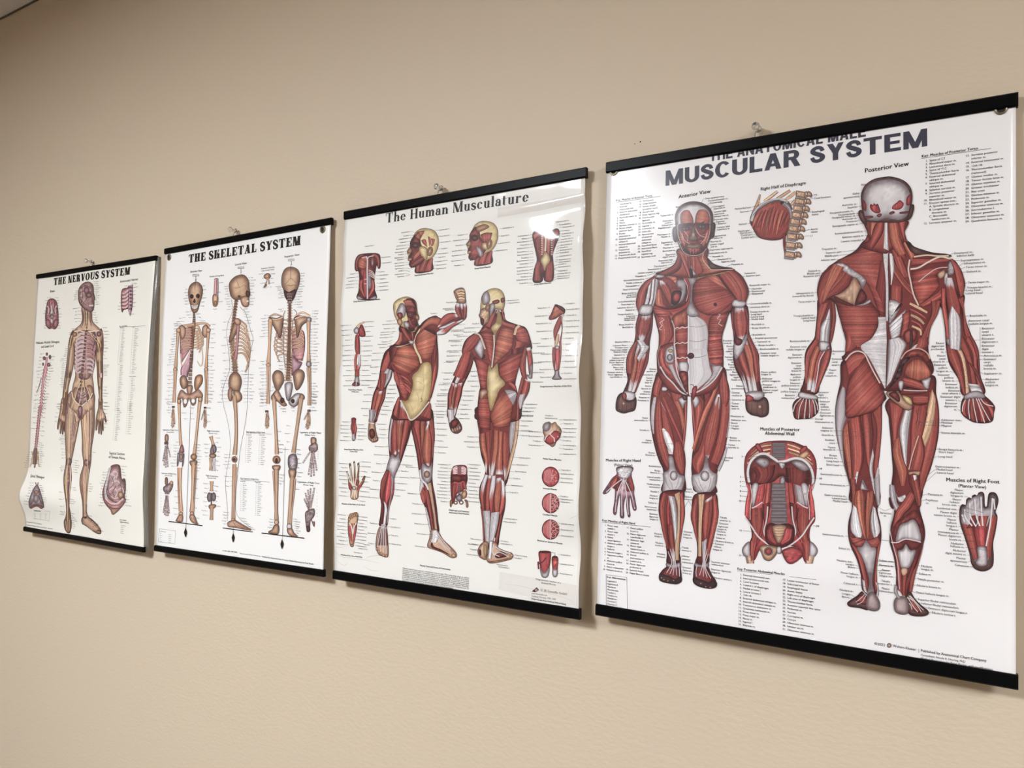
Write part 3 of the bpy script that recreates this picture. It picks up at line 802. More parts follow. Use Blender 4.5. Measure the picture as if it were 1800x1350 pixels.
# left half: rectus with its tendinous bands
poly('500,1000 520,960 575,930 628,905 630,1050 580,1050 530,1075 505,1060', 'o', ang=1.4, amp=.1)
loft('530,1085 530,1130 535,1180', '630,1065 630,1120 630,1180', 'm', fib='x', amp=.12)
loft('535,1190 538,1250 542,1300', '630,1188 632,1250 632,1300', 'm', fib='x', amp=.12)
loft('545,1310 550,1330 560,1340', '632,1310 632,1325 632,1335', 'm', fib='x', amp=.12)
for y in (1060, 1182, 1300): stroke(f'525,{y+12} 545,{y} 565,{y+8} 585,{y-4} 605,{y+5} 630,{y-6}', 1.5, (222, 200, 196))
stroke('500,1005 520,1060 525,1150 520,1200 530,1300 560,1400', 1.6, (196, 180, 180))
for a in ('425,985 440,1000 405,1025 425,1045 400,1075 420,1080', '860,950 885,960 860,990 890,1000 870,1030 900,1050'): stroke(a, 1.0, (226, 212, 208), sp=False)
stroke('632,940 632,1100 631,1300 640,1560 650,1600', 2.2, (224, 218, 218))
oval(652, 1285, 26, 24, 'd', r=4); oval(650, 1287, 12, 11, 'x', line=.3)
fr(*A2)
loft('500,70 490,130 510,200 560,270', '535,50 530,120 545,190 600,250', 'm', amp=.2)
poly('545,65 575,40 606,35 608,110 604,172 550,168 538,130', 't', r=5); oval(580, 75, 20, 14, 'y', r=4); oval(575, 128, 22, 28, 'g', r=4)
stroke('610,20 622,110 625,190 640,260 680,350 715,415', 2.0, (214, 202, 202))
stroke('500,200 540,270 600,330 650,390 705,425', 2.4, (205, 194, 194)); stroke('500,30 480,100 490,190 500,220', 1.6, (150, 120, 118))
loft('555,190 590,250 630,320 690,400', '600,180 620,240 650,310 712,405', 'g', amp=.12)
poly('650,165 718,168 716,245 655,236', 't', r=5); poly('645,250 716,252 714,400 690,370', 'm', ang=1.3, amp=.12)
stroke('990,205 930,300 850,370 760,415', 2.4, (212, 202, 204)); stroke('735,345 760,345 770,400 760,460', 1.6, (140, 104, 104))
poly('672,425 705,425 712,460 685,465', 'k', r=4); poly('752,380 785,350 790,380 770,450 755,465', 'r', r=4)
# chest
fr(*A1)
poly('395,640 500,625 620,640 660,700 700,660 850,610 1000,600 930,640 880,640 700,690 640,700 500,650', 'y', r=5)
loft('760,660 690,690 666,750 668,850 705,925 780,962 855,965', '865,650 930,740 985,800 1012,835 985,860 960,880 945,900', 'm', fib='x', amp=.15, lit=.4)
loft('760,660 780,655 820,648', '985,790 930,730 870,655', 'o', fib='x', amp=.12)
loft('990,605 900,650 880,660', '1100,740 1020,800 1000,830', 'm', fib='t', amp=.05, line=0)
loft('865,650 910,720 960,780 1010,835', '990,600 1060,660 1108,770 1085,870', 'm', lit=.5, amp=.15)
poly('995,840 1040,850 1080,855 1085,880 1060,900 1000,900 975,880', 't', r=4)
oval(845, 880, 13, 13, 'd', r=3); oval(845, 880, 5, 5, 'x', line=0)
poly('345,700 400,655 500,645 590,655 632,710 642,790 625,860 565,905 460,922 370,895 345,820', 'd', amp=.12)
loft('400,690 410,750 440,810 480,880', '430,690 480,740 500,800 500,850', 'm', ten=(.2, 0))
loft('385,760 370,820 365,870 380,890', '410,760 430,830 440,880 470,900', 'o')
loft('440,660 490,680 530,720 540,760', '500,650 540,665 545,700 548,740', 'o', fib='x')
poly('540,690 605,688 614,760 600,830 560,872 490,890 505,860 575,760 545,745', 'g', r=5)
poly('505,785 530,770 578,775 572,825 548,872 510,882 495,850', 'x', r=4); oval(538, 822, 28, 38, 'r', rot=.2, line=.5)
stroke('590,655 638,715 648,795 632,868 570,915 462,932 365,902', 5.0, (150, 66, 62)); stroke('600,680 624,730 630,795 614,855', 1.0, (214, 188, 182))
loft('322,680 312,750 298,820 282,885', '345,672 335,750 325,830 310,890', 't'); loft('348,670 340,760 332,830 315,890', '368,672 362,760 355,830 338,890', 't'); loft('370,672 365,750 358,830 342,895', '398,690 385,760 375,830 355,895', 'g')
oval(400, 655, 45, 16, 't', r=4)
loft('395,645 300,690 238,770 218,870 238,945', '345,690 305,760 292,830 280,890 250,940', 'm', amp=.15)
poly('255,890 300,880 350,890 340,950 290,965 240,950', 't', r=6)
loft('345,905 370,950 400,980', '480,935 500,950 510,965', 'm', fib='x')
poly('622,655 662,668 705,655 690,695 668,740 666,860 690,920 720,965 650,975 615,935 640,860 648,740', 't', r=7)
# neck
poly('552,440 550,520 505,575 430,612 372,640 500,655 625,668 700,665 830,640 990,600 900,582 832,558 782,515 775,430', 'm')
loft('555,470 520,560 440,610 380,640', '580,500 575,580 540,620 480,650', 'd')
loft('560,480 590,560 615,620 632,665', '600,490 625,560 645,620 655,660', 'm')
loft('700,500 735,580 740,620 700,650', '775,500 800,560 850,590 985,598', 'o', fib='x', amp=.12)
poly('782,510 830,555 900,580 985,592 900,600 810,600 790,560', 'k', r=5)
loft('620,500 630,560 645,650', '650,500 652,560 655,650', 'd'); loft('655,500 660,560 660,640', '685,500 690,560 690,640', 'm')
poly('660,560 668,600 695,640 672,650 655,640 650,580', 't', r=4); poly('640,600 662,600 668,665 650,668', 'x', r=3)
stroke('750,470 750,530 800,590 820,605 990,600', 1.0, (214, 186, 172))
# head
poly('524,265 508,285 508,330 518,378 538,380 542,270', 'k'); poly('812,245 838,233 844,262 828,345 806,352', 'k')
poly('530,235 527,190 540,140 570,100 620,73 680,65 740,76 790,106 820,150 827,200 822,245 815,300 806,350 785,400 775,445 742,480 700,498 650,497 600,478 570,442 550,390 538,330', 'k', r=4)
poly('545,230 546,170 580,115 650,88 720,92 780,122 806,170 810,235 795,330 760,330 600,330 552,330', 't', r=6)
loft('570,240 570,175 592,142 625,132', '675,245 668,195 652,160 640,138', 'o', fib='x', amp=.08); loft('682,240 692,175 715,135 755,128', '795,250 800,200 790,160 775,138', 'o', fib='x', amp=.08)
poly('550,260 610,240 690,235 760,240 808,250 806,330 790,390 762,445 705,480 645,482 592,455 562,395', 'd', r=12, amp=.2)
loft('560,290 570,360 590,410', '600,330 610,380 625,420', 'm'); loft('800,280 792,350 760,420', '770,300 750,360 720,410', 'm')
poly('612,405 700,400 742,410 720,470 650,475 620,450', 'm', r=6, amp=.18)
oval(612, 280, 40, 20, 'm', r=9, line=0, dk=.82); oval(742, 266, 38, 20, 'k', r=9, line=0, dk=1.25)
poly('566,262 592,246 632,246 656,260 628,254 594,256', 'x', r=2, line=0, dk=1.3); poly('694,254 725,236 770,218 738,243', 'x', r=2, line=0, dk=1.3)
for ex, ey in ((610, 280), (738, 264)):
    oval(ex, ey, 21, 7, 'n', line=.4); oval(ex+1, ey-1, 8, 7, 'x', line=0); stroke([(ex-25, ey+2), (ex-8, ey-8), (ex+12, ey-8), (ex+26, ey+2)], 1.0); stroke([(ex-22, ey+5), (ex, ey+10), (ex+22, ey+4)], .6)
poly('660,275 682,275 690,325 708,358 695,374 668,378 642,372 632,356 652,322', 'n', r=5, dk=.62); oval(672, 330, 14, 22, 'n', line=0, dk=.85)
stroke('638,368 650,376 668,378 692,375 704,364', .8, (40, 24, 26))
poly('608,412 640,402 672,406 700,400 738,408 712,428 670,436 632,430', 'n', r=3, dk=.72); stroke('610,412 640,414 672,416 705,412 736,408', .7, (50, 28, 30))
for a in ('556,380 575,430 602,472 650,492 702,492 748,472 775,438', '548,250 552,330 575,400', '804,250 800,320 775,395', '580,320 600,370 640,400', '780,310 765,360 730,400', '690,280 720,330 760,345', '600,300 630,340 625,380'): stroke(a, .9, (208, 176, 160))
for a in ('560,350 600,345', '560,365 605,370', '570,385 610,395', '745,330 790,320', '740,350 785,345', '720,380 770,375', '650,440 650,475', '670,440 672,480', '690,440 695,478'): stroke(a, .6, (196, 130, 118))
stroke('678,170 676,240', .8, (226, 206, 200))
FIG_A = ART.build('anterior_figure', CM.sheet)
# ---- posterior figure
begin()
KP = 1772/420
P1, P2, P3 = (1380, 280, KP), (1380, 560, KP), (1400, 800, 4.5)
# arms
fr(*P1)
poly('250,1030 238,1150 225,1280 215,1330 160,1410 145,1490 150,1580 135,1660 118,1730 235,1740 265,1640 310,1550 345,1430 340,1360 362,1280 376,1150 350,1030', 'd')
poly('1160,1050 1175,1160 1188,1280 1195,1400 1220,1520 1290,1640 1320,1750 1480,1740 1450,1610 1440,1500 1425,1410 1380,1300 1345,1210 1325,1100 1320,1000', 'd')
loft('255,1080 240,1150 232,1260 225,1340', '330,1060 300,1140 270,1220 258,1340', 'm')
loft('340,1050 350,1150 340,1260 330,1360', '365,1060 378,1170 362,1290 345,1360', 'm')
loft('328,1105 300,1180 265,1240 258,1330 258,1400', '335,1130 335,1220 328,1310 320,1380 300,1420', 't')
fr(*P2)
loft('225,150 160,250 148,360 150,480', '250,180 200,270 178,370 172,490', 'm')
loft('230,200 190,290 170,400 160,530', '265,220 235,310 215,410 195,530', 'o', ten=(0, .22))
loft('262,230 230,320 212,420 190,540', '290,240 255,320 240,400 215,545', 'm', ten=(0, .25))
loft('292,240 258,320 238,420 215,550', '345,230 330,320 290,420 235,550', 'm', lit=.6)
stroke('300,230 258,310 244,390 230,480 215,550', 1.6, (214, 204, 204))
poly('258,170 325,180 322,225 290,240 258,235', 't', r=5); oval(322, 218, 14, 14, 'g', r=3)
poly('105,590 60,630 58,680 75,742 130,745 200,735 246,690 246,630 228,590', 'd', r=8)
for a, b in (('110,600 80,660 80,740', '130,600 110,660 95,742'), ('150,600 140,670 130,742', '170,600 165,670 150,742'), ('190,600 190,660 190,735', '205,600 210,660 205,730')): loft(a, b, 'm')
for a in ('120,590 75,640 62,690', '140,590 110,660 100,742', '160,590 148,680 145,742', '180,590 185,680 180,736', '200,590 220,650 225,710', '215,590 238,640 243,680'): stroke(a, 1.4, (214, 206, 206))
poly('108,545 170,555 235,572 240,600 170,598 102,582', 't', r=4)
loft('1235,170 1300,280 1330,420 1340,570', '1262,160 1325,270 1350,400 1368,560', 'c')
loft('1200,180 1205,280 1270,410 1320,560', '1240,190 1290,290 1320,420 1340,570', 'm')
loft('1270,170 1330,270 1370,380 1385,540', '1320,130 1370,250 1400,380 1430,530', 'm', lit=.4)
loft('1320,130 1385,260 1405,400 1440,540', '1360,130 1420,240 1425,360 1470,540', 'm')
loft('1350,310 1400,390 1440,470 1465,540', '1375,330 1420,380 1448,430 1480,550', 'd')
loft('1335,90 1390,190 1425,300 1440,420', '1375,110 1430,220 1442,320 1448,430', 'd')
loft('1350,480 1370,520 1385,560', '1440,490 1460,530 1470,570', 't', fib='x')
poly('1312,605 1345,580 1420,552 1480,572 1552,645 1548,700 1535,762 1460,776 1380,760 1308,700', 'd', r=8)
for a, b in (('1330,610 1310,680 1320,710', '1350,610 1340,680 1350,730'), ('1370,620 1370,700 1380,755', '1395,620 1400,700 1410,760'), ('1420,620 1440,700 1450,765', '1445,620 1480,700 1490,765'), ('1470,610 1510,680 1535,740', '1500,620 1545,660 1548,700')): loft(a, b, 'm')
for a in ('1360,560 1320,640 1315,690', '1375,560 1360,650 1370,745', '1390,560 1400,650 1425,770', '1405,560 1440,650 1480,772', '1430,560 1480,630 1545,650', '1420,560 1460,650 1520,760'): stroke(a, 1.5, (214, 206, 206))
poly('1340,560 1420,535 1475,560 1480,590 1400,590 1330,600', 'g', r=4)
poly('1195,150 1230,145 1270,155 1255,190 1235,200 1205,195', 'g', r=4)
# thighs
poly('445,310 410,480 385,590 372,700 380,850 410,990 445,1110 480,1240 490,1360 690,1360 700,1250 690,1120 702,1000 716,830 720,640 735,560', 'd')
poly('765,600 770,740 782,880 792,1010 800,1130 790,1240 800,1360 990,1360 1030,1230 1080,1110 1120,960 1140,830 1140,680 1120,560 1085,420', 'd')
loft('465,760 478,900 488,1050 498,1200 485,1330', '560,710 582,900 582,1060 535,1200 500,1330', 'm')
loft('570,705 585,900 605,1060 645,1180 660,1260', '640,690 655,860 642,1000 640,1090 655,1200', 'm')
loft('648,690 682,830 668,1000 660,1120 685,1260', '718,640 715,830 702,1000 690,1120 700,1260', 'm')
loft('432,830 430,920 455,1060 478,1190', '466,770 480,900 490,1050 495,1190', 'o')
loft('425,500 388,600 373,700 382,850 412,1000 448,1130 478,1240', '445,520 470,690 440,790 428,860 438,1060 460,1160 484,1240', 'g', amp=.06)
loft('650,960 625,1100 640,1200 660,1300', '660,1020 648,1100 655,1180 680,1300', 't', line=.3); loft('530,1130 515,1200 500,1300', '545,1140 530,1220 512,1310', 't', line=.3)
loft('685,1100 665,1200 668,1330', '698,1120 690,1220 692,1330', 'g', line=.3)
poly('575,1190 600,1240 610,1262 575,1268 562,1240', 't', r=4)
loft('1062,540 1062,700 1045,860 1020,1000 1000,1140', '1120,570 1142,740 1118,960 1070,1130 1005,1320', 'm')
loft('1090,520 1070,600 1040,720 1010,850', '1118,600 1110,720 1080,860 1040,960', 'c', line=0, edge=.8)
loft('950,650 932,800 930,950 922,1110', '1062,640 1035,800 1000,930 970,1050', 'm')
loft('770,620 790,780 800,900 805,990', '885,660 845,780 830,860 822,940', 'm')
loft('890,670 848,830 868,980 890,1095', '942,660 922,800 908,950 902,1095', 't', ten=(0, 0))
loft('812,900 798,1000 830,1130 860,1240', '850,880 872,1020 905,1130 885,1240', 'o')
loft('990,880 945,1010 918,1120', '1012,890 1035,1000 1010,1130', 'm')
stroke('990,870 945,1010 918,1120', 2.0, (206, 170, 160))
loft('915,1145 920,1220 950,1290 960,1350', '1000,1140 1000,1220 1000,1300 990,1350', 'd'); poly('918,1138 1000,1132 990,1165 955,1150 925,1160', 'n', r=3)
loft('948,1160 965,1240 990,1330', '975,1160 985,1240 1005,1330', 't', line=.3)
for a in ('975,680 985,740 970,780', '1040,650 1055,700 1035,760', '1000,760 990,790'): stroke(a, 1.0, (80, 40, 44))
# calves
fr(*P3)
poly('425,265 440,410 415,520 410,620 430,720 480,830 510,950 520,1060 560,1120 645,1110 640,1040 636,900 652,780 670,660 666,560 640,430 660,380 658,330 612,330 550,400 470,330', 'd')
poly('738,330 742,400 775,450 750,560 738,680 770,800 790,930 800,1060 905,1090 920,1000 950,880 985,760 1015,650 1010,560 975,430 982,390 940,370 880,340 820,370', 'd')
loft('424,180 440,300 442,400', '470,190 472,290 456,400', 'm'); loft('612,190 622,300 640,400', '655,150 660,290 660,390', 'g', amp=.14)
poly('520,205 548,258 580,275 520,275 505,262', 't', r=4)
loft('470,290 455,370 480,500 522,620 545,665', '522,268 542,340 538,480 548,650', 'o'); loft('556,300 548,400 550,560 560,670', '612,280 612,370 585,480 578,610', 'o')
loft('448,390 428,520 432,600 475,652', '478,420 502,520 522,620 512,652', 't'); loft('605,400 585,500 590,590 612,655', '625,420 652,530 662,600 642,642', 't')
loft('415,635 440,690 480,735', '470,650 545,668 548,700', 'm', fib='x'); loft('560,672 600,660 640,645', '585,720 630,742 665,690', 'm', fib='t')
poly('415,560 420,640 470,655 430,600', 'm', line=0)
loft('432,700 482,800 520,940 545,1060', '478,735 520,800 552,940 570,1050', 'm'); loft('640,745 630,860 618,980 625,1080', '668,670 652,780 636,900 640,1050', 'm')
poly('478,732 520,722 552,670 592,722 632,742 615,880 602,1000 615,1100 560,1110 575,1000 552,900 515,800', 't', r=8, ang=1.57, amp=.05)
loft('520,980 530,1060 560,1120', '545,1000 555,1060 575,1110', 'g')
poly('525,1075 480,1112 425,1148 402,1170 420,1196 500,1207 570,1220 575,1120', 'k', r=7); poly('500,1110 470,1150 500,1170 550,1180 560,1110', 'm', amp=.1)
for a in ('540,1100 500,1140 470,1160', '550,1110 520,1160 480,1180', '520,1070 560,1110 600,1140'): stroke(a, 1.2, (206, 196, 196))
poly('565,1105 600,1080 632,1108 660,1170 652,1220 605,1232 555,1208 550,1150', 'h', r=9)
loft('620,1000 640,1050 630,1110', '640,1010 650,1060 645,1120', 'g')
loft('738,230 740,320 765,400 790,450', '775,240 790,320 800,380 830,420', 'g', amp=.14); loft('780,280 800,330 860,310', '810,370 840,370 870,340', 't', fib='x')
loft('895,285 840,370 790,440 762,560', '950,330 905,420 855,470 802,560', 'm'); loft('905,220 930,320 960,400', '960,180 985,300 985,400', 'm')
poly('770,580 800,520 860,480 945,435 998,540 1012,640 985,685 965,580 925,515 865,540 815,565 790,670 760,680', 'm', amp=.12)
poly('815,560 870,530 930,508 972,580 982,682 860,668 786,685', 't', r=8, ang=1.57, amp=.06)
poly('748,690 800,685 862,664 940,672 982,690 962,738 900,748 865,702 835,740 780,752', 'd', r=6); stroke('748,690 800,690 862,664 940,676 984,688', 2.0, (218, 196, 194))
poly('800,762 840,745 865,700 900,748 945,750 925,830 888,892 825,886', 't', r=7, ang=1.57, amp=.06); poly('832,892 880,897 868,955 832,945', 'n', r=3)
loft('755,690 785,820 795,950 805,1060', '795,750 822,880 832,960 835,1100', 'm'); loft('985,760 950,870 905,960 890,1100', '1012,660 990,770 940,950 915,1080', 'm')
loft('935,800 890,930 850,1030 835,1110', '950,840 910,960 890,1030 870,1110', 'd'); loft('835,960 835,1040 835,1110', '880,930 865,1040 860,1110', 'm')
stroke('775,420 740,560 760,690 800,850 815,1060', 1.3, (206, 194, 194))
poly('900,1080 935,1132 990,1188 1040,1228 1042,1258 990,1273 900,1262 870,1200 860,1120', 'k', r=7); poly('905,1120 960,1180 1000,1230 960,1245 900,1200', 'm', amp=.12)
for a in ('890,1110 950,1180 990,1240', '900,1110 970,1190 1005,1225', '880,1120 920,1190 960,1240', '830,1130 890,1130 920,1150', '860,1160 900,1180 915,1220'): stroke(a, 1.4, (206, 196, 196))
poly('772,1160 800,1120 870,1125 890,1190 880,1250 830,1258 780,1232', 'h', r=9, light=(-.2, .1))
loft('780,1020 775,1080 800,1130', '800,1040 800,1090 830,1130', 'g')
# trunk, left half
fr(*P1)
poly('620,590 520,680 370,765 300,830 250,1000 360,1050 400,1160 440,1300 452,1360 448,1440 440,1500 760,1720 1085,1600 1065,1440 1060,1330 1080,1240 1160,1060 1330,960 1290,800 1230,735 1080,690 960,650 888,600', 'd')
loft('370,1050 402,1160 440,1300 480,1370 525,1400', '640,1060 700,1150 690,1230 640,1330 570,1400', 'm', fib='x', amp=.14)
loft('690,1170 690,1240 640,1330 560,1390 620,1470 690,1600 740,1700', '750,1170 752,1260 756,1340 758,1420 756,1500 752,1600 746,1700', 't', fib='x', amp=.1, edge=.5)
loft('440,1250 452,1330 445,1430', '530,1385 535,1400 490,1420', 'm'); 
loft('735,470 735,620 738,760 745,950 740,1170', '640,500 545,680 380,770 595,905 700,1155', 'm', fib='x', amp=.13)
loft('705,760 690,860 670,960', '740,760 745,900 735,1100', 'd', line=0, edge=.7)
poly('360,782 430,772 520,830 590,878 602,910 570,965 548,905 470,855 385,805', 't', r=6, ang=1.9, amp=.1)
poly('515,878 548,920 562,962 518,1082 440,1050 365,1012 440,970', 'n', r=8, ang=1.5, amp=.1)
poly('562,962 610,1030 560,1075 518,1082', 'd', amp=.1); poly('365,1015 440,1050 515,1085 460,1085 395,1060', 'm')
poly('520,1085 580,1070 630,1040 635,1062 580,1085', 't', r=3)
loft('362,775 275,850 240,960 245,1040 258,1085', '500,875 475,940 410,995 335,1025 275,1070', 'm', amp=.16)
loft('362,775 330,830 300,930 280,1050', '440,800 400,880 340,970 290,1060', 'o', line=0, edge=.8)
# trunk, right half (deeper layer)
loft('765,640 800,720 830,820 850,900', '790,620 850,700 880,760 920,860', 'm', ten=(.2, 0)); loft('770,760 810,850 880,950 950,1020', '800,740 850,830 900,900 930,930', 'm', lit=.3)
loft('772,700 778,800 785,900 775,990', '800,700 810,800 800,880 785,960', 't', amp=.1)
loft('850,560 880,640 920,720 935,760', '880,560 930,640 960,700 960,730', 'o'); loft('790,470 780,560 780,650 800,720', '850,470 850,560 870,650 900,730', 'm')
poly('893,605 960,650 1080,690 1205,705 1232,722 1100,708 1000,715 940,690 910,650', 'k', r=6)
loft('940,790 1050,780 1130,770 1220,760', '945,730 1040,735 1120,735 1210,735', 'm'); 
loft('935,830 940,920 965,1010 990,1085', '1200,790 1130,860 1140,950 1010,1080', 'm', fib='x', amp=.14)
poly('1130,850 1180,820 1190,860 1150,890', 'c', r=4); poly('1185,850 1210,850 1195,930 1180,920', 't', r=3)
stroke('925,745 915,820 930,900 952,1000 990,1085', 2.6, (214, 196, 182)); stroke('930,815 990,805 1060,765 1150,725 1235,742', 2.8, (222, 206, 190)); stroke('955,725 1050,712 1130,718 1215,716', 2.6, (214, 190, 162))
stroke('990,910 1050,860 1130,810 1240,800', 1.4, (214, 190, 186))
loft('995,1080 1060,1035 1130,985 1150,960', '1035,1095 1090,1075 1140,1050 1165,1040', 'm')
poly('1215,760 1255,775 1262,820 1240,860 1205,850', 'g', r=5, amp=.12)
loft('1225,740 1255,830 1275,930 1300,1020', '1245,745 1300,810 1333,920 1320,1010', 'm')
loft('1195,880 1190,960 1200,1060 1215,1140', '1240,880 1270,980 1300,1080 1305,1150', 'm', ten=(.25, 0)); loft('1160,960 1160,1080 1185,1240 1195,1330', '1190,960 1195,1080 1215,1220 1220,1330', 'm')
loft('1280,1040 1320,1130 1325,1250 1345,1340', '1325,1020 1328,1120 1350,1230 1375,1300', 'm')
loft('1235,1085 1212,1180 1214,1280 1220,1400', '1262,1120 1300,1180 1308,1300 1300,1420', 't')
loft('780,930 778,980 775,1040', '870,950 870,1010 868,1065', 'm', fib='t'); poly('770,1050 860,1070 840,1130 790,1210 768,1200', 't', r=6, amp=.1); poly('850,1075 870,1080 800,1150 790,1170', 'd', line=.4)
loft('1080,1050 1085,1150 1040,1250 1000,1330', '1160,1050 1130,1150 1080,1250 1060,1370', 'm', amp=.14)
for i in range(5):
    x, y = 925+i*4, 1070+i*42
    spindle([(x, y), (x+60, y+30), (x+130-i*16, y+68)], [9, 11, 8], 'b' if i % 2 == 0 else 'm')
loft('770,1230 780,1290 790,1340', '900,1110 870,1200 850,1310', 't', fib='x', amp=.16); loft('870,1150 870,1230 850,1330', '930,1120 920,1230 900,1300', 'm', fib='x', amp=.15)
poly('880,1290 930,1260 975,1270 970,1340 900,1370', 'm', ang=.4); loft('925,1270 925,1350 920,1410', '945,1270 950,1340 935,1400', 'x', line=0)
loft('770,1340 765,1420 760,1560 750,1690', '850,1320 900,1370 870,1450 790,1640', 't', fib='t', amp=.1)
loft('985,1330 960,1390 935,1420', '1060,1320 1062,1380 1010,1420', 'm'); loft('960,1380 920,1420 905,1450', '985,1370 960,1410 920,1440', 't')
loft('745,440 735,560 728,660 728,740 745,900 748,1200', '760,430 763,600 768,700 764,800 768,1000 764,1200', 't', edge=.7)
stroke('766,700 768,850 775,950 766,1100 770,1200 756,1400 748,1700', 1.0, (60, 48, 50))
# gluteal region
fr(*P2)
loft('450,310 480,270 530,250 590,262', '480,440 530,390 580,350 620,320', 'm', fib='t', amp=.12)
loft('600,275 650,390 700,480 738,560 728,625', '478,440 452,560 448,660 470,735 660,690', 'm', fib='x', amp=.14, lit=.5)
stroke('448,310 490,262 540,242 590,262 620,320 660,400 705,480', 2.4, (214, 190, 184))
poly('880,300 910,245 985,225 1045,252 1072,295 1086,400 1060,350 1000,288 940,290', 'm', amp=.12); stroke('860,300 905,245 985,222 1050,252 1075,300', 2.0, (208, 160, 148))
poly('895,290 930,292 880,350 862,420 820,470 780,515 765,520 800,460 835,380 860,320', 'x', r=4, amp=.4)
loft('905,340 960,300 1020,310 1065,365', '880,420 960,460 1040,455 1088,420', 'o', fib='x', amp=.12)
loft('875,430 960,450 1020,480 1060,510', '885,500 960,520 1010,530 1055,535', 'm'); loft('860,520 950,525 1050,540', '860,560 950,560 1050,548', 'd')
loft('950,570 1000,565 1060,570', '950,630 1000,640 1062,630', 'm', fib='t')
poly('1012,460 1050,445 1082,435 1075,480 1062,525 1030,510 1020,480', 't', r=5); stroke('880,530 960,535 1055,535', 1.6, (216, 200, 198))
poly('750,560 770,540 840,545 870,580 900,610 946,650 920,680 880,668 840,640 800,610', 'n', r=7); poly('770,560 820,540 850,580 845,620 800,590', 'd', r=5, amp=.15); poly('870,570 930,590 945,640 900,625', 'y', r=5)
poly('845,462 880,465 875,510 860,540 840,500', 't', r=4)
# neck and head
fr(*P1)
poly('608,455 610,540 622,600 560,650 735,700 780,680 890,610 888,540 900,450', 'm')
loft('625,470 630,540 640,590', '690,460 665,530 640,600', 'o'); loft('690,450 655,520 635,600', '735,470 720,560 640,680', 'm'); loft('765,470 770,560 790,640 840,720', '830,440 850,540 860,600 900,700', 'o'); loft('830,435 860,540 890,620', '895,450 888,530 890,600', 'm')
loft('740,430 735,560 728,660', '760,425 764,560 770,680', 't')
poly('552,380 545,410 560,450 590,488 608,490 600,430 575,385', 'k'); poly('925,350 950,335 957,360 938,430 905,455 908,400', 'k')
poly('566,310 570,245 600,190 660,150 740,133 800,133 880,160 926,205 944,262 940,330 925,400 900,452 840,470 700,470 610,462 580,420', 'k', r=4)
poly('580,310 586,245 622,192 690,160 790,150 870,176 914,222 930,280 924,360 902,425 840,455 750,440 690,460 620,455 588,415', 't', r=14, light=(0, -.35))
poly('628,350 640,330 650,345 662,324 672,340 688,330 697,350 709,395 672,402 640,380', 'r', r=4, line=0, ang=1.5, amp=.12); poly('792,368 806,340 830,322 850,304 872,318 882,335 866,366 830,378', 'r', r=4, line=0, ang=1.5, amp=.12)
poly('578,300 602,335 602,385 582,370', 'r', line=.3); poly('900,340 903,290 932,262 932,330 910,345', 'r', line=.3)
for q in ('590,425 650,422 652,434 590,442', '680,420 702,404 720,410 700,432', '772,402 800,386 816,398 784,412', '850,395 918,387 916,400 856,406'): poly(q, 'm', r=3, line=.5)
stroke('600,450 700,460 780,455 830,445', .6)
FIG_P = ART.build('posterior_figure', CM.sheet)
# ---- right half of diaphragm
DF = (1290, 200, 1350/260)
begin(); fr(*DF)
for a, b in (((275, 800), (400, 708)), ((390, 775), (515, 700)), ((470, 785), (565, 715)), ((520, 835), (560, 790))):
    spindle([a, ((a[0]+b[0])/2-4, (a[1]+b[1])/2+6), b], [10, 13, 12], 'b')
spindle('240,735 222,800 190,880 160,950 150,1005', [6, 14, 12, 7], 'n'); spindle('225,790 235,825 262,838', [10, 8], 'c')
poly('152,1000 160,960 200,880 290,805 380,785 470,800 515,850 525,950 500,1080 440,1140 370,1155 300,1150 220,1122 165,1030', 'm', r=6, amp=.08)
for i in range(9):
    x = 190+i*36
    y1 = 1125+(i % 2)*12 if 1 < i < 7 else 1060
    spindle([(x+40, 850+abs(4-i)*14), (x+10, 960), (x-20, y1-20)], [13, 17, 6], 'm' if i % 3 else 'o', line=.4)
stroke('158,985 190,900 250,840 330,800 420,785 490,815 525,880', 6.5, (88, 78, 82)); stroke('160,980 192,895 252,835 332,794 422,779 492,809', 4.2, (198, 190, 194)); stroke('175,930 250,842 332,800 420,786', 1.0, (80, 70, 74))
oval(445, 815, 22, 16, 'x', r=4)
loft('470,800 520,860 530,950 500,1080', '440,830 495,880 512,950 490,1090', 'g'); stroke('480,850 505,950 495,1050', 1.2, (140, 70, 70))
loft('450,1090 450,1200 470,1308', '475,1090 470,1200 490,1308', 'd')
V_ = [(612, 735), (603, 800), (590, 865), (575, 925), (560, 985), (545, 1050), (532, 1120), (520, 1200), (512, 1285)]
for i, (x, y) in enumerate(V_):
    k = -.22
    hw, hh = 42+i*.6, 25
    poly([(x-hw, y-hh-8), (x+hw, y-hh+6), (x+hw-6, y+hh+6), (x-hw-4, y+hh-6)], 'c', r=3, amp=.16, smooth=False, lc=(110, 84, 70))
    poly([(x-hw-2, y+hh-4), (x+hw-8, y+hh+8), (x+hw-12, y+hh+24), (x-hw-8, y+hh+12)], 't', r=3, smooth=False, lc=(130, 120, 120))
    poly([(x+hw+2, y-hh), (x+hw+16, y-hh+4), (x+hw+8, y+hh+10), (x+hw-8, y+hh+8)], 'b', r=3, line=.4)
    oval(x+hw+8, y-4, 7, 15, 'w', line=.4); 
    poly([(x+hw+16, y-22), (x+hw+42, y-24), (x+hw+62, y+8), (x+hw+52, y+34), (x+hw+34, y+20), (x+hw+12, y+24)], 'c', r=4, line=.4)
ART.build('diaphragm_drawing', CM.sheet)

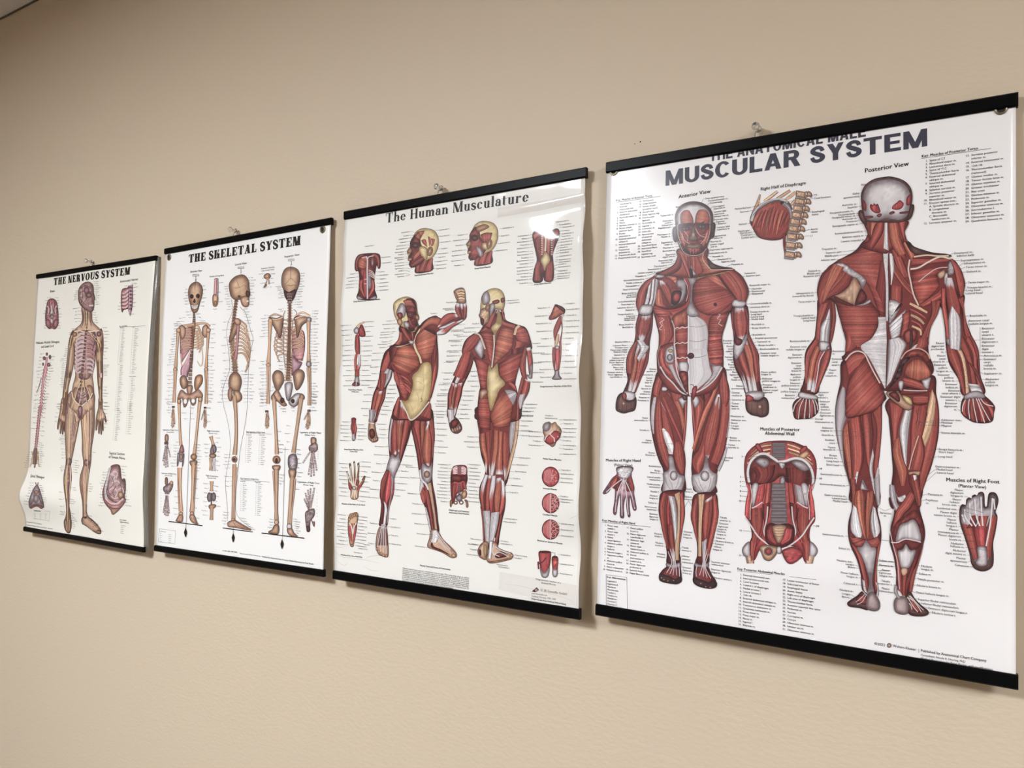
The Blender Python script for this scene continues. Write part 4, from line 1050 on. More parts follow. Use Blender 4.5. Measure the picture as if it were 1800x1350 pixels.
# ---- posterior abdominal wall
WF = (1290, 740, 1350/260)
begin(); fr(*WF)
poly('290,190 200,220 140,270 105,330 95,440 110,560 140,620 120,720 105,800 110,880 150,960 165,1050 140,1130 150,1250 190,1270 240,1170 310,1145 410,1165 510,1140 600,1170 650,1290 700,1270 720,1180 690,1060 700,970 740,910 738,820 720,740 700,660 740,560 755,440 745,350 700,270 620,220 520,185 400,180', 'r', r=7, amp=.1)
for i in range(6):
    spindle([(345-i*3, 200+i*18), (260-i*10, 215+i*22), (170-i*9, 290+i*20)], [8, 11, 9], 'b' if i % 2 else 'm', line=.4)
    spindle([(485+i*3, 195+i*18), (570+i*12, 225+i*22), (680+i*8, 300+i*20)], [8, 11, 9], 'b' if i % 2 else 'm', line=.4)
poly('195,225 225,205 268,275 240,292', 'r', line=.4); poly('600,270 650,225 672,250 620,300', 'r', line=.4); poly('590,320 660,270 690,300 640,345', 'b', line=.4)
for i in range(4): poly([(352, 195+i*38), (468, 195+i*38), (474, 222+i*38), (348, 222+i*38)], 't', r=6, smooth=False, dk=.84); poly([(352, 222+i*38), (470, 222+i*38), (468, 233+i*38), (352, 233+i*38)], 't', r=3, smooth=False, line=.3)
poly('135,480 145,380 200,310 280,300 370,350 440,385 520,355 600,350 670,390 720,470 722,560 690,640 600,580 540,560 480,560 440,500 350,560 260,575 170,590 140,540', 'd', r=9, amp=.1)
loft('140,420 200,480 190,560', '380,400 360,500 300,570', 'd', fib='t'); loft('470,420 480,500 490,560', '700,440 690,540 660,600', 'd', fib='t')
poly('195,370 240,335 310,350 325,395 285,430 255,420', 'g', r=6); poly('525,375 590,360 660,390 690,440 640,460 580,430', 'g', r=6)
stroke('140,560 128,470 150,380 215,315 290,305 360,345 410,375 470,370 560,345 640,365 700,430 722,520 715,600 690,645', 6.0, (98, 86, 88)); stroke('140,560 128,470 150,378 215,311 290,300 360,340 410,370 470,365 560,340 640,360 702,428 725,520 716,600 690,645', 4.0, (222, 214, 214))
poly('410,380 440,440 470,390', 't', r=3); poly('425,520 450,500 470,540 455,590 420,580', 'g', r=4)
for sgn in (1, -1):
    def mx(s_):
        q = pts_raw(s_); q[:, 0] = q[:, 0] if sgn == 1 else 840-q[:, 0]; return q
    def pts_raw(s_): return np.array([tuple(map(float, k.split(','))) for k in s_.split()])
    poly(mx('165,590 225,575 215,700 185,770 165,780'), 't', r=5)
    loft(mx('225,600 205,680 190,770'), mx('285,575 280,660 260,740'), 'r' if sgn == 1 else 'g'); loft(mx('300,570 285,700 270,850 250,1000'), mx('345,565 335,720 320,860 280,1000'), 'm', lit=.4)
    loft(mx('160,800 150,900 170,1000 160,1100 150,1230'), mx('255,790 265,900 250,1000 200,1130 190,1250'), 'm'); loft(mx('262,760 265,860 275,960 200,1180'), mx('330,740 320,860 280,1000 215,1130'), 'd')
    stroke(mx('165,795 210,775 262,740'), 2.0, (216, 204, 204)); stroke(mx('310,780 300,900 275,1000 290,1060'), 2.2, (212, 200, 200))
    loft(mx('108,560 130,640 110,740 100,860'), mx('150,600 152,660 148,780 140,890'), 'r', amp=.3)
    stroke(mx('105,880 160,960 220,1050 290,1110 350,1150'), 2.6, (216, 206, 204))
    stroke(mx('150,580 165,690 150,800 150,900'), 1.2, (220, 196, 190))
    poly(mx('140,1100 85,1150 78,1200 110,1240 150,1240 155,1180'), 't', r=6); loft(mx('105,1230 115,1270 120,1300'), mx('180,1230 182,1270 186,1300'), 'n', fib='t')
    loft(mx('150,1090 150,1180 160,1280'), mx('215,1110 195,1180 190,1250'), 'm')
for i in range(6):
    y = 570+i*62
    poly([(350-i*2, y), (470+i*3, y), (472+i*3, y+44), (346-i*2, y+44)], 't', r=9, smooth=False, dk=.86); poly([(348-i*2, y+42), (474+i*3, y+42), (478+i*3, y+62), (344-i*2, y+62)], 't', r=5, smooth=False, line=.4)
poly('300,960 340,930 400,945 480,935 540,960 555,1050 520,1120 410,1150 310,1120 285,1050', 'd', r=8)
poly('355,960 480,960 440,1090 410,1115 385,1090', 'c', r=6)
for y in (975, 1000, 1025, 1050): stroke(f'372,{y} 410,{y+5} 462,{y}', 1.0, (120, 90, 76))
loft('300,1000 310,1080 380,1130', '350,980 370,1060 395,1110', 'r'); loft('470,980 450,1060 430,1110', '535,990 520,1080 440,1130', 'r')
poly('232,1150 290,1130 400,1150 400,1190 370,1240 330,1275 280,1262 250,1200', 'c', r=6); oval(318, 1190, 42, 38, 't', r=4); oval(318, 1190, 32, 30, 'r', r=4)
poly('440,1190 470,1165 560,1150 635,1215 560,1290 500,1300 460,1250', 'r', r=6, ang=.2, amp=.12); poly('395,1150 430,1150 432,1205 395,1205', 't', r=3)
ART.build('abdominal_wall_drawing', CM.sheet)

# ---- palm and sole
begin(); fr(*A3)
poly('248,95 370,95 360,150 372,210 384,260 380,300 395,380 400,430 385,440 370,420 350,330 345,400 352,480 335,490 322,420 318,330 300,400 302,490 285,500 270,480 272,380 268,310 250,400 240,468 222,470 215,440 228,350 230,260 215,240 180,290 145,310 135,295 170,240 210,180 245,150', 'p', r=5, amp=.12)
loft('245,155 205,200 185,240', '275,190 250,240 225,270', 'm'); loft('250,170 240,230 235,280', '290,210 270,260 250,290', 'd'); loft('320,180 340,230 350,280', '355,170 375,230 380,290', 'm'); loft('300,210 310,260 330,290', '325,200 345,260 360,290', 'd')
poly('255,100 365,100 350,165 320,190 270,180 250,150', 't', r=4, amp=.12)
for a in ('292,200 250,300 232,450', '298,200 285,320 286,480', '304,200 322,320 336,470', '312,200 360,310 388,425', '285,190 220,240 160,295', '300,95 298,200'): stroke(a, 1.5, (214, 206, 208))
for a in ('240,350 228,450', '278,330 280,470', '330,330 340,460', '370,320 385,410'): stroke(a, .8, (110, 90, 96))
ART.build('hand_drawing', CM.sheet)
begin(); fr(*P3)
poly('1520,310 1550,293 1580,305 1597,350 1590,400 1575,450 1590,490 1575,600 1555,700 1560,800 1550,880 1490,918 1420,905 1385,860 1370,780 1340,680 1300,560 1288,480 1295,410 1315,388 1340,395 1345,350 1370,335 1385,350 1390,322 1415,312 1432,330 1438,300 1465,290 1485,310 1490,400 1508,400', 'k', r=4, lc=(70, 54, 54))
poly('1300,480 1310,410 1335,405 1360,350 1375,350 1395,330 1415,325 1440,310 1465,305 1478,330 1480,410 1515,410 1530,330 1555,310 1580,345 1565,440 1575,490 1560,600 1540,690 1530,800 1500,860 1440,870 1400,830 1380,740 1340,640 1310,560', 'g', r=6, amp=.1)
loft('1305,540 1340,650 1375,760 1400,830', '1400,560 1420,650 1430,740 1440,820', 'm'); loft('1400,560 1410,640 1430,725', '1505,560 1500,640 1497,725', 'r', lit=.5); loft('1540,470 1500,600 1495,720 1500,820', '1590,490 1570,600 1550,700 1540,800', 'm')
loft('1380,480 1370,540 1345,580', '1430,470 1425,540 1405,570', 'd'); loft('1440,480 1440,530 1420,570', '1520,480 1505,530 1500,570', 'm')
poly('1432,728 1497,728 1510,820 1505,870 1450,880 1415,850 1435,810', 't', r=6)
for a in ('1330,430 1335,490 1390,560', '1368,380 1375,480 1420,565', '1410,350 1420,470 1450,560', '1460,330 1465,460 1475,560', '1550,340 1545,430 1530,560 1500,720', '1310,470 1330,530', '1560,345 1570,430'): stroke(a, 2.4, (222, 216, 218)); 
for a in ('1320,420 1328,470', '1358,370 1368,450', '1400,350 1408,430', '1450,320 1452,420', '1535,340 1530,420'): stroke(a, .8, (90, 76, 80))
ART.build('foot_drawing', CM.sheet)

# ---- headings, keys and names
begin(); fr(0, 0, 1)
BLK = np.array((40, 36, 40.))
for t, a, b, h in (('Anterior View', (1193, 349), (1249.5, 339), 6.4), ('Posterior View', (1520, 304), (1598, 291), 7.6), ('Right Half of Diaphragm', (1337, 335), (1417, 324), 5.4),
                   ('Muscles of Right Hand', (1065, 811), (1127, 812), 4.8), ('Muscles of Posterior', (1336, 756.5), (1406, 758), 5.6), ('Abdominal Wall', (1345, 764), (1397, 765.5), 5.6),
                   ('Muscles of Right Foot', (1663, 846), (1757, 850), 6.4)):
    text_fit(t, a, b, h, 'b', BLK)
    if t == 'Muscles of Right Hand': text_fit('(Palmar View)', (1079, 819), (1112, 820), 4.4, '', TXT)
    if t == 'Muscles of Right Foot': text_fit('(Plantar View)', (1684, 856), (1734, 859), 5.4, '', TXT)
    if t != 'Muscles of Posterior': ART.build('heading', CM.sheet); begin()
def kdone(nm='key_list'):
    ART.build(nm, CM.sheet); begin()
def head(t, a, b, h, e):
    text_fit(t, a, b, h, 'b', BLK); k = (b[1]-a[1])/(b[0]-a[0]); stroke([(a[0], a[1]+1.6), (e, a[1]+1.6+k*(e-a[0]))], .6, (70, 64, 66), sp=False)
head('Key: Muscles of Anterior Torso', (1083, 354.3), (1147, 345.5), 3.6, 1161)
key_list('Subclavius m.;External;+intercostal mm.;External intercostal;+membranes;Pectoralis minor m.;Lung;Pleura;Serratus anterior m.;Rectus sheath;+(anterior layer);Rectus;+abdominis m.;External abdominal;+oblique m.;Internal abdominal;+oblique m.;Transversus;+abdominis m.;Transversalis fascia;Preperitoneal tissue', 1082, 361.5, 4.02, 2.35)
key_list('Peritoneum;Large intestine;Rectus sheath;+(posterior layer);Arcuate line;Deep inguinal ring;Interfoveolar;+ligament;Pyramidalis m.;Inguinal l.;Cremaster m.;Linea alba;Aponeurosis;+of external;+abdominal;+oblique m.;Superficial fascia;Intercrural fibers;Superficial;+inguinal ring;Spermatic cord', 1122, 356, 4.1, 2.35, start=15)
kdone(); head('Key: Muscles of Posterior Torso', (1620, 277), (1719.5, 262.5), 4.6, 1742)
key_list('Spine of C7;Rhomboid major m.;Latissimus dorsi m.;Spine of T12;Thoracolumbar fascia;External abdominal;+oblique m.;Internal abdominal;+oblique m.;Splenius cervicis m.;Serratus posterior;+superior m.;Rhomboid minor m.;Erector spinae mm.:;+A. Spinalis thoracis m.;+B. Longissimus;+   thoracis m.;+C. Iliocostalis;+   lumborum m.;Serratus anterior m.', 1622, 285.5, 4.0, 2.35)
key_list('Serratus posterior;+inferior m.;External intercostal m.;12th rib;Thoracolumbar fascia;+(removed);Gluteus medius m.;Tensor fasciae latae m.;Gluteus maximus m.;Greater trochanter;Iliac crest;Gluteus minimus m.;Piriformis m.;Superior gemellus m.;Obturator internus m.;Sacrotuberous l.;Inferior gemellus m.;Obturator externus m.;Quadratus femoris m.', 1695, 276, 4.35, 2.35, start=13)
kdone(); head('Key: Muscles of Right Hand', (1058.5, 916), (1117, 922), 3.6, 1144)
key_list('Flexor carpi;+radialis t.;Flexor carpi;+ulnaris t.;Palmar;+carpal ligament;Abductor pollicis;+longus t.;Pisiform;Palmaris longus t.;Opponens pollicis;+m.;Abductor pollicis;+brevis m.;Flexor retinaculum;Palmaris brevis m.', 1060, 924, 4.25, 2.3)
key_list('Flexor pollicis;+brevis m.;Flexor digitorum;+superficialis tt.;Abductor digiti;+minimi m.;Flexor digiti;+minimi brevis m.;Adductor pollicis m.;Dorsal;+interosseous m.;Lumbrical m.;Flexor digitorum;+profundus tt.;Synovial sheath;Digital fibrous sheath', 1100, 928.5, 4.25, 2.3, start=11)
kdone(); head('Key: Posterior Abdominal Muscles', (1296, 1001.5), (1380, 1011), 4.2, 1435)
key_list('External intercostal mm.;Internal intercostal mm.;Caval foramen;Central t. of diaphragm;Medial arcuate l.;Lateral arcuate l.;12th rib;External abdominal oblique m.;Internal abdominal oblique m.;Transversus abdominis m.;Quadratus lumborum m.;Psoas minor m.;Psoas major m.;Iliacus m.;Inguinal l.;Iliopsoas m.', 1297, 1010.5, 4.35, 2.35)
key_list('Lesser trochanter of femur;Subcostal mm.;Esophageal hiatus;Aortic hiatus;Right crus of diaphragm;Left crus of diaphragm;Thoracolumbar fascia;Anterior superior iliac spine;Piriformis m.;Sacrum;Coccygeus m.;Coccyx;Obturator internus m.;Levator ani m.;Obturator externus m.', 1374, 1020, 4.5, 2.35, start=17)
kdone()
stroke([(1065.5, 1010), (1102, 1015), (1103, 1074)], .6, (70, 64, 66), sp=False); stroke([(1065.5, 1010), (1066, 1068)], .6, (70, 64, 66), sp=False)
text_fit('Key: Abbreviations', (1067, 1015.5), (1100, 1020), 3.2, 'b', BLK)
for i, t in enumerate(('Ligament-l.', 'Ligaments-ll.', 'Muscle-m.', 'Muscles-mm.', 'Tendon-t.', 'Tendons-tt.', 'Vertebrae:', 'Cervical-C', 'Thoracic-T', 'Lumbar-L')):
    text(t, 1067.5, 1022+i*5.05, 2.3, 'b' if i == 6 else '')
kdone()
# the publisher's line at the foot
text_fit('©2022', (1537, 1133), (1556, 1136), 4.2); oval(1563, 1134.5, 4, 4, 'g', r=2, line=.6); oval(1563, 1134.5, 2, 2, 'y', line=.4)
text_fit('Wolters Kluwer', (1569.5, 1137), (1610, 1144), 4.6); stroke([(1615, 1140.5), (1615, 1147.5)], .6, (90, 80, 80), sp=False)
text_fit('Published by Anatomical Chart Company', (1618.5, 1145.5), (1734, 1163.5), 4.8, '', BLK)
text_fit('Consultant: Nicole R. Herring, PhD', (1618.5, 1152.5), (1697, 1165), 3.6); text_fit('Medical Illustrations by Peter Bachin, with modifications', (1618.5, 1158.5), (1745, 1178.5), 3.6)
ART.build('publisher_line', CM.sheet)

begin(); CAP = 2.3
fr(*A1)
labels('560,112,Skin>545,130;515,172,Temporalis m.>535,165;510,217,Orbicularis;505,234,oculi m.:;508,251,Orbital part>570,252;495,272,Palpebral part>590,276;490,324,Pharyngeus m.>600,310;490,344,Nasalis m.>650,340;508,388,Zygomaticus;508,406,major m.>590,400;520,430,Masseter m.>575,420;530,454,Buccinator m.>600,440;530,485,Depressor;525,502,anguli oris m.>600,465;508,530,Depressor labii;505,548,inferioris m.>640,480;465,575,Thyrohyoid m.>640,520;420,600,Sternohyoid m.>650,560;375,625,Levator scapulae m.>540,590;300,656,Trapezius m.>420,615;285,683,Sternocleidomastoid m.>580,600;265,708,Middle scalene m.>560,620;248,733,Subscapularis m.>420,720;235,760,Head of humerus>330,720;225,790,Biceps brachii m.:;218,806,Long head>310,790;215,822,Short head>350,810;212,856,Coracobrachialis m.>350,840;205,880,Teres major m.>370,870;200,905,Latissimus dorsi m.>380,910;208,926,Deltoid m.>240,920;200,958,Triceps brachii m.:;212,974,Long head>335,970;208,990,Lateral head>230,990;206,1006,Medial head>335,1020;200,1040,Biceps brachii m.>280,1030;196,1062,Brachialis m.>240,1090;175,1178,Brachioradialis m.>200,1190;158,1206,Common flexor t.>310,1200;155,1224,Pronator teres>300,1220;150,1242,Flexor carpi radialis>300,1260;146,1258,Palmaris longus>300,1270;130,1282,Supinator m.>230,1270;128,1306,Extensor carpi>160,1300;125,1324,radialis longus m.;122,1342,Flexor digitorum>240,1340;118,1360,profundus m.;120,1382,Flexor carpi;118,1398,ulnaris m.>290,1390;115,1420,Pronator teres m.>260,1420;112,1440,Flexor digitorum;110,1458,superficialis m.>230,1460', 'r', CAP)
labels('760,48,Galea aponeurotica>700,118;785,66,Occipitofrontalis m.:;800,84,Frontal belly>735,160;825,112,Corrugator>740,220;830,128,supercilii m.;832,154,Levator labii;835,172,superioris>715,310;832,190,alaeque nasi m.;832,215,Auricular mm.:;850,232,Superior>830,240;862,248,Anterior>835,260;860,276,Levator labii>740,330;855,294,superioris m.;828,345,Zygomaticus>770,340;832,362,minor m.;805,390,Risorius m.>760,400;800,412,Levator anguli>735,410;805,430,oris m.;798,455,Depressor septi nasi m.>680,385;790,482,Orbicularis oris m.>730,430;820,508,Mentalis m.>690,470;860,530,Omohyoid m.:>700,560;890,548,Superior belly;970,570,Platysma m.>900,600;1075,640,Deltoid m.:;1085,660,Anterior part>960,705;1115,735,Pectoralis major m.:;1128,762,Clavicular>900,680;1130,782,Sternocostal>760,800;1130,802,Abdominal>860,930;1122,880,Coracobrachialis m.>1050,880;1115,908,Latissimus dorsi m.>975,920;1118,945,Triceps brachii m.:;1125,964,Long head>980,970;1125,984,Lateral head>1098,985;1128,1002,Medial head>985,1005;1130,1044,Brachialis m.>1090,1050;1132,1072,Biceps brachii m.>1050,1060;1138,1125,Brachialis m.>1080,1160;1158,1152,Bicipital aponeurosis>1080,1190;1175,1180,Supinator m.>1120,1200;1185,1208,Biceps brachii t.>1060,1200;1195,1238,Brachioradialis m.>1140,1240;1200,1270,Extensor carpi>1185,1290;1202,1290,radialis longus m.;1205,1420,Flexor pollicis>1180,1440;1207,1438,longus m.;1212,1472,Abductor>1190,1480;1214,1490,pollicis longus m.;1218,1520,Pronator>1195,1530;1220,1538,quadratus m.;1222,1562,Palmar carpal>1200,1570;1224,1580,ligament', 'l', CAP)
labels('978,1170,Pronator>1010,1200;974,1190,teres m.;986,1215,Flexor;984,1235,carpi;982,1255,radialis;980,1275,m.>1030,1300;988,1300,Palmaris;992,1320,longus>1050,1330;990,1340,m.;998,1360,Flexor;996,1380,carpi>1050,1390;1002,1400,ulnaris m.;1030,1420,Flexor;1036,1440,digitorum>1100,1430;1040,1460,super-;1045,1480,ficialis m.>1110,1480;1065,1530,Palmar;1070,1550,aponeurosis>1130,1560', 'r', CAP)
fr(*A2)
labels('468,225,Gluteus;465,243,medius m.>480,250;445,270,Sartorius m.>500,300;438,296,Tensor;436,314,fasciae;434,332,latae m.>455,340;428,360,Rectus;426,380,femoris m.>520,378;422,404,Gluteus;420,422,minimus m.>470,410;415,450,Iliopsoas m.>530,448;412,474,Pectineus m.>570,472;402,612,Vastus;400,632,intermedius m.>510,632;412,710,Gracilis m.>690,715;430,790,Vastus;432,808,medialis m.>640,815;455,888,Rectus;458,908,femoris m.>590,905;505,998,Iliotibial tract>530,1000;500,1030,Biceps;498,1048,femoris m.>530,1060;505,1085,Lateral patellar;500,1105,retinaculum>560,1110;500,1142,Medial patellar;498,1162,retinaculum>650,1125;490,1198,Patellar l.>600,1165', 'r', CAP)
labels('1062,412,Gluteus>1040,375;1065,434,medius m.;1065,468,Sartorius m.>900,465;1062,498,Tensor>1040,495;1062,518,fasciae;1062,538,latae m.;1060,598,Pectineus m.>820,590;1058,628,Adductor mm.:;1060,652,Brevis>850,655;1062,674,Longus>790,662;1060,694,Magnus>770,678;1048,768,Rectus>900,758;1046,788,femoris m.;1036,824,Vastus>970,815;1034,844,lateralis m.;1008,925,Iliotibial>985,920;1005,945,tract', 'l', CAP)
fr(*A3)
labels('568,330,Fibularis;572,350,longus m.>600,355;562,386,Soleus m.>590,390;560,420,Interosseous;558,440,membrane>685,455;570,475,Extensor;572,497,digitorum;575,518,longus m.>650,525;602,632,Fibularis;606,652,longus t.>635,655;612,705,Fibularis;616,725,brevis m.>640,735;628,792,Fibularis;632,815,tertius m.>650,822', 'r', CAP)
labels('785,272,Tibialis>700,260;765,292,anterior m.;775,332,Gastroc-;768,352,nemius m.;775,610,Extensor>705,600;772,632,hallucis;770,654,longus m.;760,735,Tibialis>740,770;758,757,anterior t.;762,802,Inferior>745,830;760,826,extensor;758,850,retinaculum;765,892,Extensor>740,885;765,914,digitorum;765,936,brevis m.;1060,498,Tibialis>960,488;1058,520,anterior m.;1055,545,Extensor>1010,530;1045,568,digitorum;1040,588,longus m.;1038,608,Fibularis>1015,590;1036,630,longus m.;1028,658,Soleus m.>880,635;1025,684,Fibularis brevis m.>985,680;1020,706,Extensor>955,690;1012,728,hallucis;1006,750,longus m.;992,848,Superior extensor>965,830;994,868,retinaculum;992,908,Extensor digitorum>965,900;990,930,longus tt.;1015,975,Fibularis tertius t.>985,965', 'l', CAP)
leader((812, 360), (780, 415)); leader((812, 360), (842, 412))
fr(*DF)
labels('158,860,Pericardial base>235,845;138,896,Sternum>195,880;118,1010,Xiphoid>150,1003;148,1070,Diaphragm:;168,1088,Sternal part>200,1080;172,1108,Costal part>230,1120;188,1130,Lumbar part>240,1130', 'r', CAP)
labels('732,752,T9>690,748;732,782,Caval foramen>460,805;712,905,Esophageal>620,905;712,930,hiatus;702,1064,Aortic>580,1080;704,1088,hiatus;698,1122,L1>560,1125', 'l', CAP)
fr(*WF)
for n_, x, y, tx, ty, al in ((3, 82, 332, 330, 325, 'r'), (5, 70, 518, 300, 535, 'r'), (6, 68, 560, 135, 560, 'r'), (7, 68, 604, 160, 604, 'r'), (8, 68, 648, 140, 645, 'r'), (9, 68, 692, 140, 690, 'r'), (10, 70, 738, 140, 735, 'r'), (15, 75, 1008, 200, 1010, 'r'), (17, 70, 1236, 180, 1245, 'r'), (19, 778, 442, 450, 420, 'l'), (20, 778, 532, 440, 515, 'l'), (24, 750, 965, 725, 955, 'l')):
    label(str(n_), x, y, al, (tx, ty), 2.3, 'b', c=BLK)
for t, x, y in (('4', 280, 385), ('4', 408, 370), ('18', 445, 415), ('11', 235, 682), ('14', 205, 868), ('13', 280, 862), ('23', 648, 672), ('27', 345, 1035), ('26', 408, 1100), ('29', 318, 1198), ('31', 525, 1228), ('25', 500, 990)): text(t, x, y, 2.0, '', 'c', c=BLK)
fr(*P1)
labels('600,192,Skin>635,183;552,258,Galea>695,250;550,280,aponeurotica>680,296;538,336,Auricular m.:;540,358,Superior>575,345;512,388,Occipitofrontalis m.:;520,408,Occipital belly>660,385;525,424,Occipitalis minor m.>690,410;535,442,Auricular m.;540,462,Posterior>600,440;545,486,Semispinalis capitis m.>680,465;580,540,Sternocleidomastoid m.>630,530;585,572,Splenius capitis m.>790,575;592,602,Levator scapulae m.>860,608;388,665,Trapezius m.:;420,692,Superior part>560,670;395,718,Middle part>530,700;375,748,Inferior part>600,770;268,830,Deltoid m.:;262,850,Middle part>330,840;258,868,Posterior part>350,900;215,995,Infraspinatus m.>475,994;212,1015,(covered by fascia);228,1058,Teres major m.>400,1045;218,1162,Triceps brachii m.:;225,1180,Lateral head>270,1165;222,1200,Long head>360,1185;185,1352,Brachioradialis m.>215,1350;162,1395,Extensor carpi;150,1415,radialis longus m.>165,1410;130,1455,Extensor;128,1475,digitorum m.>180,1470', 'r', CAP)
labels('1250,705,Omohyoid m.:>1215,712;1272,725,Inferior belly;1302,758,Supraspinatus m.>1220,750;1325,780,Infraspinatus m.>1180,850;1340,808,Teres minor m.>1160,880;1345,842,Deltoid m.>1310,840;1355,922,Teres major m.>1150,1010;1348,960,Triceps brachii m.:;1342,980,Long head>1230,985;1338,1002,Lateral head>1270,1000;1368,1168,Brachialis m.>1330,1165;1362,1205,Extensor carpi>1370,1290;1362,1228,radialis longus m.;1458,1262,Extensor;1458,1286,carpi;1458,1310,ulnaris t.;1458,1338,Extensor;1458,1362,digitorum t.;1458,1390,Extensor;1458,1414,digiti;1458,1438,minimi t.', 'l', CAP)
stroke([(1446, 1245), (1446, 1440)], .5, (84, 74, 74), sp=False); leader((1446, 1340), (1360, 1345))
fr(*P2)
labels('122,335,Extensor;122,355,carpi;122,375,radialis;125,393,brevis m.>160,385;120,420,Abductor;118,440,pollicis;116,460,longus m.>150,450;115,485,Extensor;112,503,pollicis brevis m.>140,500;105,528,Extensor;102,548,pollicis longus t.>140,545;75,575,Extensor;72,595,retinaculum>110,560;358,818,Adductor;356,838,magnus m.>685,845;365,872,Gracilis m.>700,880;366,908,Iliotibial;370,930,tract>405,925;375,962,Vastus;378,980,lateralis m.>455,980;385,1022,Biceps;390,1042,femoris m.:;398,1066,Long head>528,1070;402,1094,Short head>488,1095;428,1168,Semitendinosus m.>645,1180;450,1245,Semimembranosus m.>670,1210;1182,188,Flexor;1182,210,digitorum;1182,232,profundus;1180,255,m.>1255,255;1192,282,Flexor;1192,304,carpi;1188,326,ulnaris m.>1220,325;1195,350,Extensor;1205,372,pollicis;1215,396,longus m.>1340,430;1222,424,Extensor;1250,445,pollicis;1260,468,brevis m.>1400,465;1278,494,Extensor;1285,518,indicis m.>1360,515;1303,542,Extensor;1305,562,carpi ulnaris t.>1325,590;1300,588,Extensor digiti;1278,612,minimi t.>1320,625;1278,636,Extensor;1278,658,digitorum;1275,682,tt.>1310,682', 'r', CAP)
labels('352,248,Anconeus>245,245;352,268,m.;350,306,Extensor>215,305;348,328,carpi;345,350,ulnaris m.;325,388,Flexor>280,385;318,408,carpi;300,430,ulnaris m.;248,552,Extensor>195,550;246,572,digiti;246,592,minimi t.;256,620,Extensor>225,610;260,640,carpi;264,660,radialis;266,680,brevis t.;262,704,Extensor>110,700;256,724,digitorum tt.;222,750,Dorsal>120,745;222,772,interosseous m.;1472,282,Anconeus m.>1320,280;1472,308,Extensor>1420,305;1472,330,carpi;1472,354,radialis;1472,378,brevis m.;1475,414,Supinator m.>1400,380;1484,456,Abductor>1400,450;1484,478,pollicis;1484,500,longus m.;1158,758,Adductor mm.:>1000,770;1158,778,Minimus>1000,775;1158,800,Magnus>990,788;1155,852,Vastus lateralis m.>1100,843;1138,975,Biceps femoris m.:>1040,985;1138,995,Short head;1136,1028,Long head>980,1080;1112,1102,Gastrocnemius m.:;1122,1124,Medial head>900,1280;1125,1148,Lateral head>960,1290', 'l', CAP)
fr(*P3)
labels('398,332,Gastrocnemius m.:;398,354,Lateral head>500,358;402,376,Medial head>565,384;378,646,Gastrocnemius m.>760,680;425,750,Soleus m.>465,752;452,852,Fibularis mm.:;458,874,Longus>500,882;466,896,Brevis>505,898;490,950,Flexor hallucis;490,974,longus m.>550,985;485,1030,Calcaneal t.>590,1050;455,1085,Fibularis tt.:;428,1108,Longus>490,1140;420,1132,Brevis>470,1158;770,850,Soleus mm.>640,835;768,886,Plantaris tt.>630,870;740,920,Flexor>625,910;750,945,digitorum;772,970,longus mm.>800,975;742,1008,Tibialis;760,1032,posterior t.>800,1035;740,1066,Flexor;768,1092,retinaculum>800,1130;1322,285,Flexor;1322,308,digitorum;1322,332,longus tt.>1370,335;1305,360,Flexor;1290,382,hallucis;1272,404,brevis mm.>1480,455;1272,436,Lumbrical mm.>1420,470;1268,466,Flexor digiti;1265,492,minimi brevis m.>1330,495;1265,520,Flexor;1268,545,hallucis;1275,570,longus t.>1510,585;1285,600,Plantar;1290,626,interosseous m.>1390,632;1305,652,Flexor digitorum;1308,680,brevis m.>1460,690;1325,712,Abductor;1330,736,hallucis m.>1530,755;1342,768,Abductor;1345,795,digiti minimi m.>1405,800;1342,826,Plantar;1350,852,aponeurosis>1465,800;1365,886,Calcaneus>1480,895', 'r', CAP)
labels('658,460,Sartorius;690,485,m.;1038,315,Plantaris m.>900,340;1022,360,Popliteus>930,380;1024,385,m.;985,882,Fibularis>955,870;985,905,longus m.;968,942,Soleus m.>900,925;955,985,Tibialis posterior m.>870,970;952,1035,Fibularis brevis m.>910,1025;945,1090,Flexor hallucis longus m.>890,1070;960,1145,Superior fibular retinaculum>920,1130;990,1178,Inferior fibular retinaculum>945,1160;1042,1215,Extensor digitorum longus t.>990,1190;1070,1250,Fibularis tertius t.>1030,1240', 'l', CAP)
leader((700, 440), (648, 412)); leader((700, 440), (755, 418))
ART.build('name_lettering', CM.sheet)
# ================================================================== the human musculature chart (second from the right)
def surf_b(u, v):
    e = np.clip((u-.30)/.2, 0, 1); l = np.clip((-.36-u)/.14, 0, 1)
    return (.004*np.sin(np.pi*np.clip(v+.5, 0, 1)) + .0022*np.sin(9*v+3*u)*np.sin(np.pi*np.clip(v+.5, 0, 1))
            + e**2*(.0035*np.sin(23*v+.7)+.0022*np.sin(41*v))*np.clip((.5-np.abs(v))*8, 0, 1)
            + l**2*.002*np.sin(31*v+1)*np.clip((.5-np.abs(v))*8, 0, 1)
            + .0022*np.exp(-((v-.425-.03*u)/.012)**2)*np.clip((u-.02)*4, 0, 1))
CB = make_chart('B', 'anatomical_chart', 'creased white human musculature wall chart with black serif title, second from right',
                *FIT_B, surf_b, (240, 236, 230), .0158, (.0012, .0028), (), .44, front=.0118, lean=.014, skew=(.007, .004), mat_kw=dict(coat=.6, crough=.07, bump=.3, wave=6.0))
push_pin(CB, .44, 'clear plastic push pin above the human musculature chart')
INK['j'] = tuple(np.array(c, float) for c in ((231, 225, 218), (232, 226, 219), (234, 228, 222)))
begin(); fr(0, 0, 1); CB.layer = 0
poly([(875, 366), (950, 353), (1028, 338), (1027, 355), (950, 370), (875, 382)], 'j', smooth=False, line=0, amp=.004, grid=2.5); ART.build('clear_tape', CB.sheet, 'yellowed clear tape across the upper right corner')
